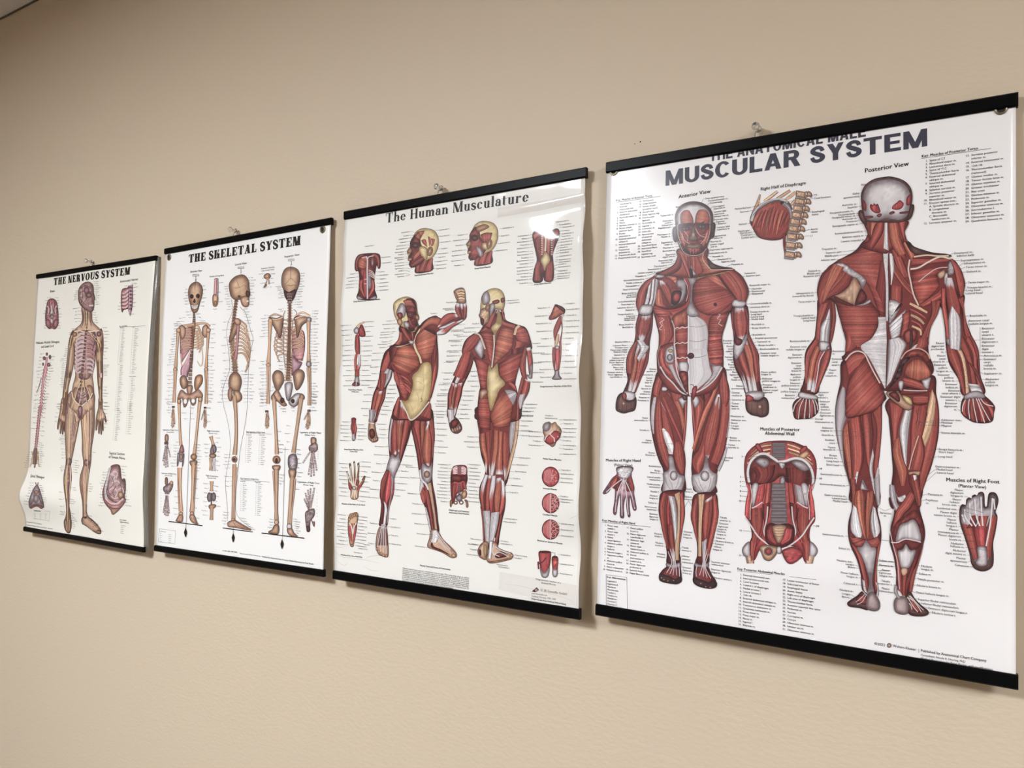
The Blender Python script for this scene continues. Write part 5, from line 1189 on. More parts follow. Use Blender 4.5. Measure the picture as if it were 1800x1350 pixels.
begin(); CB.layer = 0; poly([(878.5, 1005), (940, 1015.5), (1015, 1029), (1014.5, 1065), (940, 1052), (876.5, 1036)], 'j', smooth=False, line=0, amp=.004, grid=2.5); ART.build('clear_tape', CB.sheet, 'yellowed clear tape across the lower right corner')
begin()
for a in ('588,968 600,978 612,980 640,984 668,990', '640,984 650,978 672,976 684,980', '592,985 604,994 612,990', '640,996 655,1003 668,1003', '586,925 596,927 602,924', '587,961 600,962 610,960', '1016,905 1006,910 1000,912', '888,1027 910,1029 940,1036 990,1050 1012,1060', '594,1000 610,1003'):
    begin(); stroke(a, .5, (206, 192, 176), taper=.7); ART.build('crease', CB.sheet)
begin(); fr(0, 0, 1)
text_fit('The Human Musculature', (678, 392), (929, 354), 16.8, c=np.array((20, 18, 20.)), fn=TIMES)
ART.build('title_lettering', CB.sheet)
B11, B12, B21, B22, B31, B32, B41, B42 = [(x, y, 5.625) for y in (280, 500, 720, 900) for x in (580, 800)]
def strips(rows):
    """muscle bands: 'left border | right border | ink[ start end]' per row"""
    for r in rows.strip().split('\n'):
        a = [k.strip() for k in r.split('|')]
        o = a[2].split() if len(a) > 2 else ['m']
        kw = {}
        if len(o) > 2: kw['ten'] = (float(o[1]), float(o[2]))
        if len(o) > 3: kw['fib'] = o[3]
        loft(a[0], a[1], o[0], amp=.15, **kw)

# ---- front figure with raised fist
begin(); fr(*B21)
poly('545,670 520,740 505,800 490,900 470,990 430,1090 410,1200 395,1300 388,1360 460,1360 475,1280 515,1195 545,1115 560,1020 605,930 622,850 660,640 600,625', 'd')
strips('''560,670 520,760 500,850 | 650,640 600,760 560,860 510,880 | m
505,850 480,960 470,1000 | 560,860 540,960 500,1060 | m
560,830 520,900 500,1040 | 615,850 600,930 550,1010 | g
500,880 500,960 500,1050 | 560,880 550,960 530,1040 | m
450,1050 420,1150 405,1260 395,1340 | 495,1030 475,1130 440,1250 410,1340 | m
480,1060 450,1180 430,1300 415,1360 | 525,1050 515,1130 470,1250 440,1360 | o .05 .25
525,1040 510,1130 480,1230 445,1350 | 555,1040 545,1110 515,1190 465,1340 | d''')
# legs and hands
fr(*B31)
poly('640,-10 600,100 580,250 585,400 590,500 555,600 520,680 500,780 495,860 510,930 500,1050 490,1150 565,1150 575,1050 585,960 622,870 636,790 636,700 650,630 702,520 742,400 782,280 805,165 800,60 700,-60', 'd')
poly('1000,-10 1030,150 1036,280 1026,400 1020,520 1012,650 1020,750 1040,850 1060,1000 1070,1100 1078,1215 1000,1225 972,1100 940,960 910,900 890,800 895,700 880,600 860,450 830,300 805,165 850,40', 'd')
strips('''640,0 605,100 585,250 590,400 | 665,-60 625,120 605,260 600,420 | g
665,-60 628,100 608,250 625,420 650,450 | 720,-60 690,100 670,250 660,430 | m .05 .05
700,-80 660,60 655,230 675,420 | 745,20 725,150 715,280 690,420 | o .28 .04
745,20 722,200 700,350 690,480 | 790,150 765,270 735,380 700,500 | m
735,-10 760,80 790,150 | 770,60 800,100 800,170 | d
850,60 830,140 830,250 870,430 890,560 | 900,50 890,180 900,330 905,560 | m
810,170 835,290 870,450 890,600 | 840,180 870,300 895,450 905,600 | d
905,40 895,200 905,400 905,540 | 945,30 940,200 925,380 920,520 | o
950,180 920,330 915,470 960,550 | 985,100 1005,300 1000,450 985,560 | o .1 .05
970,60 985,200 1010,330 1005,480 | 1000,0 1032,180 1030,330 1020,470 | m
945,60 955,110 960,150 | 985,60 990,110 985,150 | t''')
poly('590,480 620,440 650,470 690,410 690,470 700,520 650,640 630,700 600,640 580,600 560,590', 't', r=8); poly('915,530 960,560 990,560 1015,520 1010,660 985,720 940,720 905,640', 't', r=8); oval(960, 640, 30, 36, 'c', r=6)
strips('''560,600 510,700 500,790 500,870 | 585,610 560,720 535,820 520,900 | m
585,610 560,720 545,830 550,930 | 610,640 610,740 595,850 560,940 | r
620,690 605,790 590,870 580,950 | 638,700 636,800 620,870 595,950 | m
600,640 610,720 600,850 580,960 560,1130 | 632,690 618,800 608,860 590,960 575,1120 | g
500,870 510,950 505,1050 500,1140 | 525,890 535,960 525,1050 515,1140 | d
530,900 540,960 535,1050 525,1140 | 560,940 570,1000 560,1060 550,1140 | t
895,700 890,780 895,840 | 925,720 935,800 920,860 | t
895,830 905,880 925,930 | 920,760 955,830 945,920 | m
940,760 950,850 970,960 1000,1100 1010,1210 | 960,770 985,860 1000,960 1010,1060 1030,1200 | m
955,740 985,830 1010,960 1030,1080 1040,1210 | 1000,720 1015,820 1035,960 1050,1080 1065,1200 | c
1005,720 1020,800 1045,920 1060,1080 | 1015,740 1038,840 1060,990 1075,1200 | d
885,600 895,690 940,740 970,800 | 900,590 915,680 960,730 985,780 | t
940,960 965,1080 990,1200 | 955,970 985,1080 1005,1210 | t''')
fr(*B41)
poly('490,150 462,240 455,340 470,395 490,425 520,435 545,445 575,440 580,380 575,290 570,200 555,140 520,150', 'n', r=5)
loft('500,150 480,250 465,330', '550,140 565,230 575,330', 'k', line=0, edge=.5)
for a in ('515,120 495,220 470,350', '525,120 512,230 500,390', '535,120 530,240 530,400', '545,120 550,240 560,410', '490,140 560,160', '500,170 555,130'): stroke(a, 1.2, (206, 198, 198))
for x, y in ((466, 365), (485, 390), (507, 412), (530, 428), (563, 432)): oval(x, y, 10, 16, 'b', rot=.2, line=.5)
poly('1000,180 985,260 966,320 975,352 1050,378 1120,405 1195,450 1235,452 1256,435 1245,395 1190,335 1120,270 1080,200 1050,170', 'n', r=5)
poly('1010,290 1030,340 1100,370 1190,425 1120,395 1040,365 1000,340', 'm', r=4); loft('1010,190 1005,240 990,300', '1060,180 1080,240 1060,300', 't')
for a in ('1050,180 1110,270 1220,400', '1040,190 1100,290 1200,400', '1020,200 1070,270 1150,370', '1000,280 1080,230'): stroke(a, 1.2, (210, 202, 200))
oval(1225, 430, 22, 16, 'b', rot=.5, line=.5); oval(1205, 385, 14, 10, 'b', rot=.6, line=.4)
fr(*B31)
poly('395,100 385,150 380,220 385,290 430,322 470,312 478,285 470,265 455,200 445,130 435,95', 'c', r=6); poly('395,200 430,190 448,230 445,270 415,290 395,260', 'd', r=5, amp=.12)
for x, y in ((425, 305), (446, 298), (464, 290)): oval(x, y, 9, 22, 'b', rot=.2, line=.5)
loft('390,0 392,60 388,120', '455,0 445,60 438,120', 'g', amp=.14)
stroke('384,130 440,140', 1.5, (214, 206, 204))
# trunk
fr(*B21)
poly('690,420 695,520 640,590 590,625 600,760 630,870 665,1010 690,1110 640,1200 615,1300 640,1340 800,1340 1000,1340 985,1170 1010,1100 1040,980 1068,850 1072,700 1062,560 1062,460 1070,320 980,330 900,400 820,440', 'd')
strips('''640,870 665,950 690,1060 720,1120 | 700,880 740,960 780,1050 765,1140 | m 0 0 x
1020,740 1015,860 1000,1020 975,1150 | 1070,640 1068,850 1035,1000 990,1150 | m
1000,640 1010,760 1012,900 | 1050,520 1062,640 1030,850 | d
632,860 640,940 680,1010 | 655,860 685,930 690,1000 | m
680,1110 650,1180 625,1280 | 700,1140 690,1220 680,1330 | m
700,1150 690,1230 675,1330 | 740,1210 760,1280 790,1330 | m .3 0
985,1160 950,1220 880,1290 | 1000,1180 1005,1260 1005,1330 | m''')
for i in range(4): spindle([(700+i*14, 900+i*38), (750+i*10, 930+i*38), (805, 990+i*28)], [7, 16, 8], 'm')
poly('910,785 960,765 1002,790 1010,900 1000,1050 965,1165 885,1280 825,1345 790,1335 740,1210 705,1145 770,1140 820,1000 815,905 870,850', 'y', r=10, amp=.05)
for a in ('930,790 925,900 930,1030 880,1200 830,1330', '820,930 860,910 920,920', '825,990 870,960 925,990', '830,1050 880,1040 925,1050', '940,900 1000,880', '940,1000 1000,990', '860,1060 880,1130 870,1200', '960,1050 930,1180 880,1250', '780,1160 820,1240 830,1310'): stroke(a, .9, (188, 164, 116), taper=.6)
stroke('905,1120 915,1150 900,1165', 1.2, (90, 66, 48)); 
strips('''680,612 640,700 605,770 600,790 | 790,590 850,660 888,750 885,800 840,850 780,900 | o 0 0 x
870,480 850,560 860,660 900,740 | 1050,330 1062,470 1040,610 1000,740 | o 0 0 x''')
loft('640,790 700,870 780,902', '600,780 640,850 760,905', 'd', line=0, edge=.4)
stroke('640,605 690,610 780,580 830,560 850,500 900,440', 3.0, (214, 196, 158)); stroke('830,560 850,640 890,720 905,780', 3.4, (218, 200, 166)); stroke('700,1145 760,1260 800,1340 880,1290 985,1160', 2.4, (212, 200, 184))
# raised arm
poly('900,410 980,330 1060,320 1110,338 1200,282 1262,290 1245,250 1250,200 1345,195 1352,290 1335,345 1220,420 1150,470 1060,500 1010,480', 'd')
strips('''905,420 980,335 1060,322 1105,338 | 880,480 960,420 1010,400 1060,410 | o
1065,425 1110,330 1180,285 1262,292 | 1080,420 1150,390 1220,350 1275,320 | m .12 .12
1060,470 1120,430 1200,390 1300,350 | 1060,500 1140,490 1220,420 1330,350 | m .25 .2
1090,425 1150,400 1220,370 | 1080,440 1150,430 1250,370 | t
1252,190 1240,250 1270,320 | 1290,190 1290,250 1310,330 | m .25 0
1285,190 1290,260 1310,330 | 1320,190 1330,260 1330,330 | d .3 0
1318,190 1325,260 1325,340 | 1350,190 1352,270 1335,345 | m .2 0''')
poly('1225,70 1240,55 1260,42 1310,33 1335,60 1342,130 1340,185 1250,180 1265,155 1240,110', 'c', r=6)
for y in (62, 88, 114, 140): spindle([(1262, y+6), (1300, y-4), (1334, y+4)], [9, 12, 10], 'b', line=.5)
poly('1228,80 1245,75 1262,110 1275,150 1262,165 1242,125', 'b', r=5)
# neck and head
poly('690,410 700,470 690,540 640,590 600,612 690,608 780,585 830,555 850,500 905,400 860,430 800,470 760,440', 'd')
strips('''700,430 740,500 790,560 | 740,430 780,500 810,560 | m
690,470 680,540 640,590 | 720,480 720,550 690,600 | o
800,470 815,520 820,560 | 830,470 830,510 830,550 | m''')
poly('780,560 820,555 840,580 800,590', 't', r=3)
poly('630,230 640,180 690,140 760,122 820,140 852,172 862,235 870,285 886,325 880,345 868,370 878,400 866,440 842,470 800,472 770,442 720,420 690,402 660,345 640,300', 'y', r=6)
poly('760,145 830,150 858,225 860,285 884,325 866,345 866,370 872,400 860,440 800,468 775,430 760,375 790,335 762,290 745,215', 'd', r=8, amp=.14)
loft('725,165 760,150 800,150', '755,220 800,220 850,230', 'o'); loft('760,290 775,340 790,400', '800,310 800,350 830,420', 'm'); oval(800, 300, 36, 34, 'd'); oval(800, 300, 18, 14, 'k', line=.3)
poly('700,190 740,200 755,260 740,320 690,330 660,280', 't', r=8); poly('670,290 715,280 720,330 690,350', 'm', r=4, ang=1.5, amp=.1); oval(695, 372, 26, 36, 'b', r=5, rot=-.3)
poly('855,300 886,325 878,346 850,340', 'b', r=4); poly('840,430 862,415 872,400 866,440 845,462', 'b', r=4); poly('730,370 780,375 790,420 750,430', 't', r=5); stroke('845,395 862,390 874,398', .8)
ART.build('front_figure', CB.sheet)

# ---- back figure
begin(); fr(*B21)
poly('1317,690 1280,800 1240,900 1200,990 1170,1080 1165,1200 1162,1310 1230,1320 1260,1230 1300,1100 1320,1000 1390,850 1410,740', 'd')
strips('''1310,700 1275,820 1240,910 | 1360,700 1330,820 1300,900 | m
1340,700 1330,820 1300,960 | 1400,720 1380,830 1330,960 | m
1310,805 1265,880 1235,970 | 1320,820 1305,900 1260,980 | t
1205,970 1175,1080 1175,1200 1180,1290 | 1240,980 1215,1080 1205,1190 1195,1300 | m .05 .2
1235,980 1210,1090 1200,1200 1195,1300 | 1265,990 1240,1100 1225,1200 1215,1300 | o .1 .25
1265,980 1245,1090 1230,1200 1215,1310 | 1315,970 1290,1110 1265,1200 1235,1310 | m .05 .25''')
fr(*B31)
poly('1160,0 1165,60 1190,190 1225,232 1270,235 1305,200 1300,150 1260,90 1230,60 1225,0', 'k', r=6, dk=1.3); loft('1162,0 1168,60 1180,130', '1228,0 1230,60 1230,110', 't', amp=.1); poly('1195,120 1250,90 1280,120 1240,180 1205,190', 'd', r=5)
for x, y in ((1215, 205), (1240, 200), (1262, 190), (1284, 180)): oval(x, y, 13, 24, 'n', rot=-.2, line=.5, dk=.85)
fr(*B32)
poly('225,-30 220,100 240,240 240,300 260,450 300,580 290,660 250,750 240,850 255,950 275,1100 285,1340 340,1340 350,1100 420,1340 440,1240 465,1100 492,980 500,880 490,780 520,700 550,560 590,400 620,250 632,100 632,-60', 'd')
strips('''240,240 250,380 290,500 300,600 | 300,230 310,380 330,500 310,640 | o 0 .2
300,230 315,400 330,520 340,650 | 380,200 360,380 350,500 355,640 | m 0 .2
385,200 375,380 360,500 350,640 | 430,210 430,380 410,520 375,660 | o 0 .3
430,210 425,380 405,520 400,640 | 475,220 470,400 470,560 480,640 | o 0 .1
475,220 465,400 475,560 490,680 | 530,245 540,380 525,560 490,720 | m 0 .25
575,20 545,150 535,300 545,430 | 605,20 600,150 580,300 550,430 | g
605,0 600,150 575,330 540,480 500,680 | 632,0 628,180 600,360 550,560 505,700 | c
225,60 235,200 245,280 | 240,60 250,200 250,280 | d
300,640 260,740 245,850 270,990 | 330,650 300,760 290,870 290,1000 | m .45 0
330,650 310,750 300,880 300,1000 | 365,650 350,760 345,870 340,990 | m .1 0
365,660 345,780 335,880 350,1020 | 405,650 400,760 385,880 370,1020 | m .5 0
410,680 395,800 385,900 400,1030 | 460,670 460,790 450,900 430,1020 | o .1 0
455,680 460,780 450,900 440,1020 | 490,720 498,850 490,960 450,1050 | m .45 0
270,1000 285,1130 295,1250 305,1350 | 345,1000 350,1130 345,1250 330,1350 | t
355,1020 345,1130 340,1250 335,1350 | 440,1010 425,1130 395,1250 365,1350 | t
250,950 268,1080 275,1200 280,1330 | 275,1010 285,1120 290,1230 295,1330 | m
450,1040 430,1150 395,1300 380,1350 | 470,1040 450,1150 425,1300 410,1340 | m''')
fr(*B42)
poly('275,300 240,340 224,390 240,440 285,470 312,465 320,400 330,330 320,290', 'n', r=6); poly('285,330 310,330 312,420 290,440', 'y', r=5); poly('235,380 255,370 260,420 245,430', 'd', r=4)
poly('345,290 330,400 308,440 320,490 360,506 440,490 520,475 565,455 576,425 555,400 500,385 430,350 412,305', 'n', r=6)
loft('340,290 335,380 325,450', '375,290 370,390 360,470', 't'); poly('400,420 460,390 520,430 470,450 410,455', 'd', r=5, amp=.12); poly('330,490 440,478 540,455 560,465 440,495 360,506', 'b', r=3)
for a in ('385,320 370,400 440,440', '400,340 460,380 550,410', '380,420 450,400 530,440'): stroke(a, 1.4, (212, 206, 206))
for x in (530, 548, 562): oval(x, 422+(x-530)*.2, 12, 12, 'b', line=.4)
# trunk
fr(*B22)
poly('240,470 190,485 100,560 75,690 180,740 215,830 250,1010 240,1060 225,1200 222,1340 632,1340 615,1080 595,980 640,800 700,640 760,640 745,540 700,430 620,400 500,350 475,270 330,340', 'd')
strips('''190,710 215,820 250,1000 270,1040 | 340,790 325,870 315,960 320,1020 | m 0 0 x
430,780 440,900 500,980 | 690,640 640,800 595,960 | m 0 0 x
250,1050 235,1150 228,1250 240,1420 | 310,1040 350,1200 352,1270 352,1440 | m 0 0 x
350,1270 355,1330 385,1420 | 470,1050 520,1050 580,1110 545,1400 | o 0 0 x
490,1040 540,1040 600,1060 | 580,1200 600,1150 612,1090 | g
600,1000 615,1090 610,1300 600,1340 | 615,1060 632,1200 634,1300 632,1340 | m
550,960 590,990 610,1040 | 520,985 560,1020 600,1050 | m''')
poly('340,790 370,830 420,780 440,900 500,980 440,1050 400,1160 355,1255 325,1110 315,950 325,850', 'y', r=9, amp=.05); poly('245,1060 290,1035 330,1060 300,1100 255,1140', 'n', r=6)
strips('''240,470 290,560 345,760 | 380,470 385,600 370,810 | m 0 0 x
350,430 300,430 240,470 | 400,240 370,350 355,440 | m
460,420 420,520 395,640 385,790 | 585,440 580,560 540,660 395,790 | o 0 0 x
470,280 480,360 600,400 | 460,330 465,400 590,440 | m
590,500 600,600 560,670 | 690,600 650,640 600,680 | m
600,440 595,500 610,560 | 640,400 720,470 748,590 | m 0 0 x
560,640 555,700 500,700 | 650,620 640,680 560,690 | d''')
poly('430,250 462,330 462,400 412,480 398,600 372,820 360,810 386,520 356,430 405,370', 'y', r=6); stroke('385,500 388,620 365,820', 2.2, (214, 198, 186))
poly('248,540 285,590 270,730 215,680 195,630', 't', r=6); poly('265,740 290,690 300,720', 'd', r=3); stroke('195,480 250,510 300,640', 2.6, (210, 188, 168)); stroke('190,720 250,745 320,740', .9)
stroke('590,500 610,430 640,410', 4, (206, 182, 150))
strips('''195,485 120,540 80,640 80,690 | 250,530 215,600 160,650 90,690 | m
175,660 150,740 120,860 90,930 | 185,690 178,760 150,850 110,920 | d
80,680 50,740 10,840 -20,900 | 165,660 145,760 110,860 80,940 | m
690,620 640,780 660,900 690,960 | 710,620 700,760 700,860 720,960 | m
705,630 720,760 740,930 | 750,620 768,760 762,930 | m .1 .15
665,900 640,1000 620,1080 | 690,920 670,1020 630,1140 | m
690,930 660,1040 630,1200 | 745,960 725,1070 650,1200 | m .05 .3''')
poly('745,790 765,800 758,920 735,930 710,890 740,890', 't', r=4); loft('640,1090 625,1150 640,1230', '700,1080 680,1150 655,1230', 'g', amp=.15)
# head
poly('340,340 300,400 350,430 400,240 475,260 470,340 500,350 440,240 360,250', 'd')
strips('''340,330 310,390 300,410 | 420,240 390,330 350,430 | m
460,240 470,300 480,350 | 480,240 480,290 500,350 | m''')
poly('250,285 255,200 270,110 320,60 390,38 452,55 486,110 492,180 478,245 440,250 400,240 350,320 320,380 275,408 256,380 250,335 234,302', 'y', r=7)
poly('255,250 320,230 345,290 330,370 275,405 258,375 252,330 236,303 250,280', 'c', r=6, amp=.12); poly('370,170 430,150 440,180 385,195', 'm', r=4, ang=1.5, amp=.1); poly('455,140 488,135 490,170 460,180', 'm', r=4)
poly('270,110 320,65 350,140 330,190 280,200', 't', r=9); poly('350,195 400,210 350,320', 't', r=6); oval(325, 225, 22, 44, 'b', rot=.2, r=5); oval(327, 228, 10, 26, 'c', rot=.2); poly('262,330 290,350 280,400 262,380', 'd', r=4)
ART.build('back_figure', CB.sheet)

# ---- small drawings
def done(nm): ART.build(nm, CB.sheet); begin()
begin(); fr(*B11)
poly('330,935 280,950 252,1000 247,1080 262,1108 285,1110 292,1200 284,1300 275,1380 455,1382 445,1290 440,1190 462,1050 480,1086 500,1060 497,960 480,935 420,928', 'd')
strips('''355,965 300,970 275,1030 285,1070 | 362,975 368,1020 365,1070 340,1085 | o 0 0 x
335,940 280,955 255,1010 255,1095 | 340,950 300,970 275,1030 280,1095 | m
430,935 470,945 492,1000 490,1060 | 415,950 455,970 470,1020 478,1080 | m
300,1090 310,1140 335,1190 | 360,1090 365,1130 365,1180 | m 0 0 x
330,1110 330,1240 345,1350 | 362,1100 362,1240 362,1360 | r
290,1200 290,1280 330,1350 | 330,1190 325,1270 355,1370 | m
440,1200 445,1280 400,1350 | 400,1190 410,1270 372,1370 | m''')
poly('375,1120 410,1180 412,1270 375,1275', 'g', r=5); poly('398,985 430,960 450,1010 430,1070 402,1060', 'm', r=4); poly('412,990 425,990 430,1040 412,1050', 't', r=3)
for i in range(4): stroke([(385, 1095+i*16), (420, 1110+i*18), (445, 1150+i*10)], 1.4, (206, 186, 184))
stroke('360,960 372,1000 370,1120 372,1380', 2.4, (206, 192, 192)); stroke('318,975 362,965 372,990 385,965 432,955', 1.6, (206, 192, 188)); stroke('340,1230 362,1230', 1.2, (210, 190, 188)); stroke('340,1190 362,1185', 1.2, (210, 190, 188))
poly('275,1350 320,1370 330,1385 276,1385', 't', r=4); poly('455,1350 405,1370 395,1385 456,1385', 't', r=4)
done('torso_drawing')
def head_side(dx, dy, deep):
    P_ = lambda s_: [(float(k.split(',')[0])+dx, float(k.split(',')[1])+dy) for k in s_.split()]
    poly(P_('1000,960 1015,1020 1010,1100 850,1125 845,1060 800,1070 900,930'), 'd', r=8)
    for a, b in (('1000,970 960,1040 930,1110', '1020,980 1010,1050 1005,1100'), ('930,990 900,1040 870,1110', '990,960 960,1040 940,1110'), ('850,1060 850,1090 852,1120', '900,1010 890,1060 880,1115')): loft(P_(a), P_(b), 'm')
    poly(P_('822,770 850,720 900,688 960,684 1030,705 1068,760 1075,830 1060,900 1015,970 960,1000 900,1030 845,1065 800,1068 782,1040 790,1010 772,1000 778,960 765,925 760,912 780,885 795,855 795,820'), 'y', r=6)
    poly(P_('822,770 860,740 890,780 905,850 960,900 950,980 900,1030 845,1062 800,1066 784,1040 792,1010 774,998 780,960 795,930 795,860 795,820'), 'd' if not deep else 'm', r=8, amp=.13)
    if not deep:
        loft(P_('840,770 870,720 940,705'), P_('890,800 910,760 930,730'), 'o', fib='x'); poly(P_('895,860 960,880 965,960 945,1000 900,950 880,900'), 'y', r=6)
        loft(P_('905,800 920,830 965,870'), P_('930,790 950,800 960,850'), 'm', fib='t'); loft(P_('970,760 980,820 985,860'), P_('990,770 1000,820 990,860'), 'm'); loft(P_('1000,780 1010,820 1000,860'), P_('1040,790 1030,830 1015,860'), 'm')
        loft(P_('830,960 860,920 880,900'), P_('830,1000 880,960 900,930'), 'o'); loft(P_('800,1050 850,1000 920,960'), P_('810,1065 870,1040 940,990'), 'm')
    else:
        loft(P_('900,820 950,800 1020,800'), P_('920,890 960,900 1000,880'), 'm', fib='x'); poly(P_('860,930 910,960 930,1020 900,1040 870,990'), 't', r=6, ang=1.4, amp=.1); poly(P_('920,900 980,900 1000,940 960,970 920,950'), 'y', r=6); poly(P_('860,745 940,715 990,740 940,770 880,790'), 'b', r=8)
    oval(845+dx, 850+dy, 36, 32, 'd', r=6); oval(848+dx, 852+dy, 22, 13, 'k', line=.4); poly(P_('795,880 762,912 772,925 800,930 812,900'), 'b', r=5); poly(P_('775,985 800,975 815,990 795,1005 775,1000'), 'b', r=3)
    oval(990+dx, 910+dy, 28, 48, 'b', rot=.25, r=6); oval(990+dx, 908+dy, 14, 30, 'c', rot=.25)
head_side(0, 0, False); done('head_drawing')
fr(*B12); head_side(-650, -72, True); done('head_drawing')
fr(*B12)
poly('780,715 765,760 780,840 800,930 810,1000 790,1060 775,1130 775,1215 860,1210 872,1130 888,1205 965,1200 978,1100 970,1000 968,930 1000,840 1030,760 1028,700 1000,684 960,700 930,684 870,690 850,720 820,710', 'd')
strips('''790,740 800,840 820,950 | 840,740 840,840 850,960 | m
845,720 850,840 860,960 | 880,700 880,820 885,930 | o
905,700 905,820 910,930 | 935,700 945,820 935,960 | o
950,720 960,840 945,960 | 1000,740 985,840 960,960 | m
770,750 790,730 820,720 | 790,800 810,780 840,760 | m
975,720 990,700 1020,690 | 985,760 1010,760 1025,740 | m
810,1010 790,1080 780,1200 | 850,1020 840,1090 850,1200 | m
900,1030 890,1100 890,1200 | 970,1010 975,1100 960,1200 | m''')
poly('890,910 930,950 942,1005 905,1060 885,1110 865,1050 845,1000 870,950', 'y', r=6); stroke('895,690 897,800 892,910', 3, (220, 206, 190))
for i in range(9): stroke([(852, 760+i*22), (866, 768+i*22)], 1.6, (210, 190, 186)); stroke([(948, 760+i*22), (966, 764+i*22)], 1.6, (210, 190, 186))
done('back_drawing')
fr(*B21)
spindle('345,375 300,390 262,430 250,460', [5, 7, 10, 6], 'c'); poly('240,440 280,425 290,470 260,490 238,470', 't', r=4)
poly('318,395 345,460 350,510 300,515 280,480 290,430', 'r', r=4, ang=1.0, amp=.14)
strips('''255,500 248,570 250,640 260,690 | 290,500 297,580 298,640 298,690 | m
265,480 262,560 270,640 | 275,480 285,560 280,640 | r
250,690 242,750 245,830 258,920 | 275,690 265,760 265,850 270,930 | m
285,690 285,770 255,840 250,900 | 303,700 305,790 290,850 275,930 | r .5 0
255,840 248,890 250,930 | 290,840 290,890 285,930 | m''')
poly('255,910 285,910 290,960 292,1000 222,1000 240,965', 't', r=5); poly('225,980 255,960 250,1000 222,1000', 'm', r=3); poly('270,965 292,985 292,1000 272,1000', 'm', r=3)
done('arm_drawing')
fr(*B22)
poly('935,350 928,330 950,290 970,240 995,198 1040,215 1085,250 1080,290 1040,305 990,340', 'o', r=5, ang=2.6, amp=.12); poly('985,200 1050,215 1090,250 1075,275 1030,240', 'd', r=4)
strips('''1035,310 1000,380 975,450 975,520 | 1060,310 1045,400 1010,490 985,560 | m
1055,300 1050,380 1055,450 1035,560 | 1075,290 1060,350 1062,440 1050,560 | m .3 0
1010,490 990,550 985,620 | 1030,490 1025,560 1000,620 | c
965,620 962,700 970,800 985,860 | 1000,620 995,720 990,800 995,860 | m
1000,630 995,700 1000,800 1005,860 | 1030,620 1035,720 1025,800 1015,860 | r
1030,560 1035,650 1030,760 1020,850 | 1050,560 1052,650 1045,750 1030,850 | m''')
poly('990,610 1030,610 1025,640 1000,640', 't', r=3); poly('990,850 1025,850 1032,900 1055,935 962,938 985,890', 'g', r=4); 
for a in ('1000,860 985,930', '1008,860 1005,930', '1016,860 1030,930'): stroke(a, 1.4, (210, 196, 190))
done('arm_drawing')
fr(*B31)
poly('215,85 258,85 255,130 266,180 258,240 250,300 222,305 220,240 207,180 215,130', 'r', r=5)
strips('''218,140 208,180 222,240 | 235,140 230,190 235,240 | m
240,135 245,190 240,240 | 258,140 266,185 252,240 | m
222,240 220,270 222,300 | 245,240 248,270 250,300 | g''')
done('forearm_drawing')
poly('190,540 205,530 215,600 225,680 232,680 235,600 233,520 245,510 250,560 255,680 262,680 270,600 275,530 288,528 290,580 285,700 300,720 330,670 345,650 350,665 330,730 290,790 275,880 210,880 205,800 185,740 180,680 165,620 172,605 195,680 205,690 200,600', 'b', r=4)
strips('''182,730 190,780 205,800 | 205,710 215,750 225,780 | r
285,750 270,780 265,800 | 330,720 310,760 285,795 | r
210,695 220,730 230,755 | 225,690 235,720 238,750 | r
240,690 245,720 245,750 | 255,690 258,720 255,750 | r
262,690 262,720 260,750 | 285,690 290,720 275,760 | d''')
for a in ('240,770 215,700 205,560', '242,770 232,690 240,530', '245,770 258,690 280,550', '238,770 190,690 172,620', '240,770 245,880', '235,780 215,870', '250,780 268,870', '250,770 320,700'): stroke(a, 1.6, (222, 212, 196))
poly('225,760 255,760 258,790 228,792', 't', r=3)
done('hand_drawing')
poly('185,1060 200,1030 225,1025 250,1015 275,1020 280,1060 270,1130 262,1200 245,1290 230,1350 205,1350 190,1290 180,1200 180,1120', 'b', r=4)
strips('''185,1150 190,1220 210,1300 | 205,1150 215,1220 222,1310 | r
240,1140 235,1220 230,1310 | 268,1130 258,1220 240,1310 | r
205,1125 215,1150 225,1180 | 225,1125 228,1150 232,1180 | m
235,1125 238,1150 238,1180 | 262,1125 258,1150 250,1180 | m''')
for x, y in ((192, 1085), (210, 1065), (228, 1055), (246, 1045), (268, 1040)): oval(x, y, 9, 22, 'b', rot=.3, line=.5)
for a in ('228,1230 240,1160 265,1120', '225,1230 215,1160 195,1120'): stroke(a, 2, (224, 212, 204))
oval(220, 1345, 16, 14, 'c', r=3)
done('foot_drawing')
# diaphragm
poly('1250,552 1300,548 1350,560 1357,640 1355,700 1345,760 1330,730 1320,800 1260,830 1235,900 1215,935 1205,900 1195,800 1195,660 1205,600 1220,565', 'r', r=6)
for i in range(5): stroke([(1215+i*2, 590+i*16), (1245, 566+i*16), (1262, 572+i*14)], 1.8, (226, 202, 200)); stroke([(1350-i*1, 590+i*14), (1320, 568+i*16), (1300, 572+i*14)], 1.8, (226, 202, 200))
for i in range(4): poly([(1268, 560+i*20), (1298, 560+i*20), (1298, 574+i*20), (1268, 574+i*20)], 't', r=3, smooth=False, line=.4)
poly('1200,650 1240,640 1300,650 1355,645 1355,720 1320,700 1280,720 1230,710 1200,730', 'd', r=6, ang=1.5, amp=.12)
for i in range(5): poly([(1270, 740+i*22), (1292, 740+i*22), (1292, 757+i*22), (1270, 757+i*22)], 'g', r=3, smooth=False, line=.5)
poly('1255,850 1300,840 1310,890 1280,910 1250,890', 'g', r=6); poly('1300,830 1340,795 1357,830 1345,870 1315,880', 'b', r=5); oval(1245, 920, 20, 18, 'n', r=5); oval(1300, 918, 22, 20, 'n', r=5); oval(1245, 920, 11, 10, 'w', line=.5); oval(1300, 918, 13, 12, 'w', line=.5)
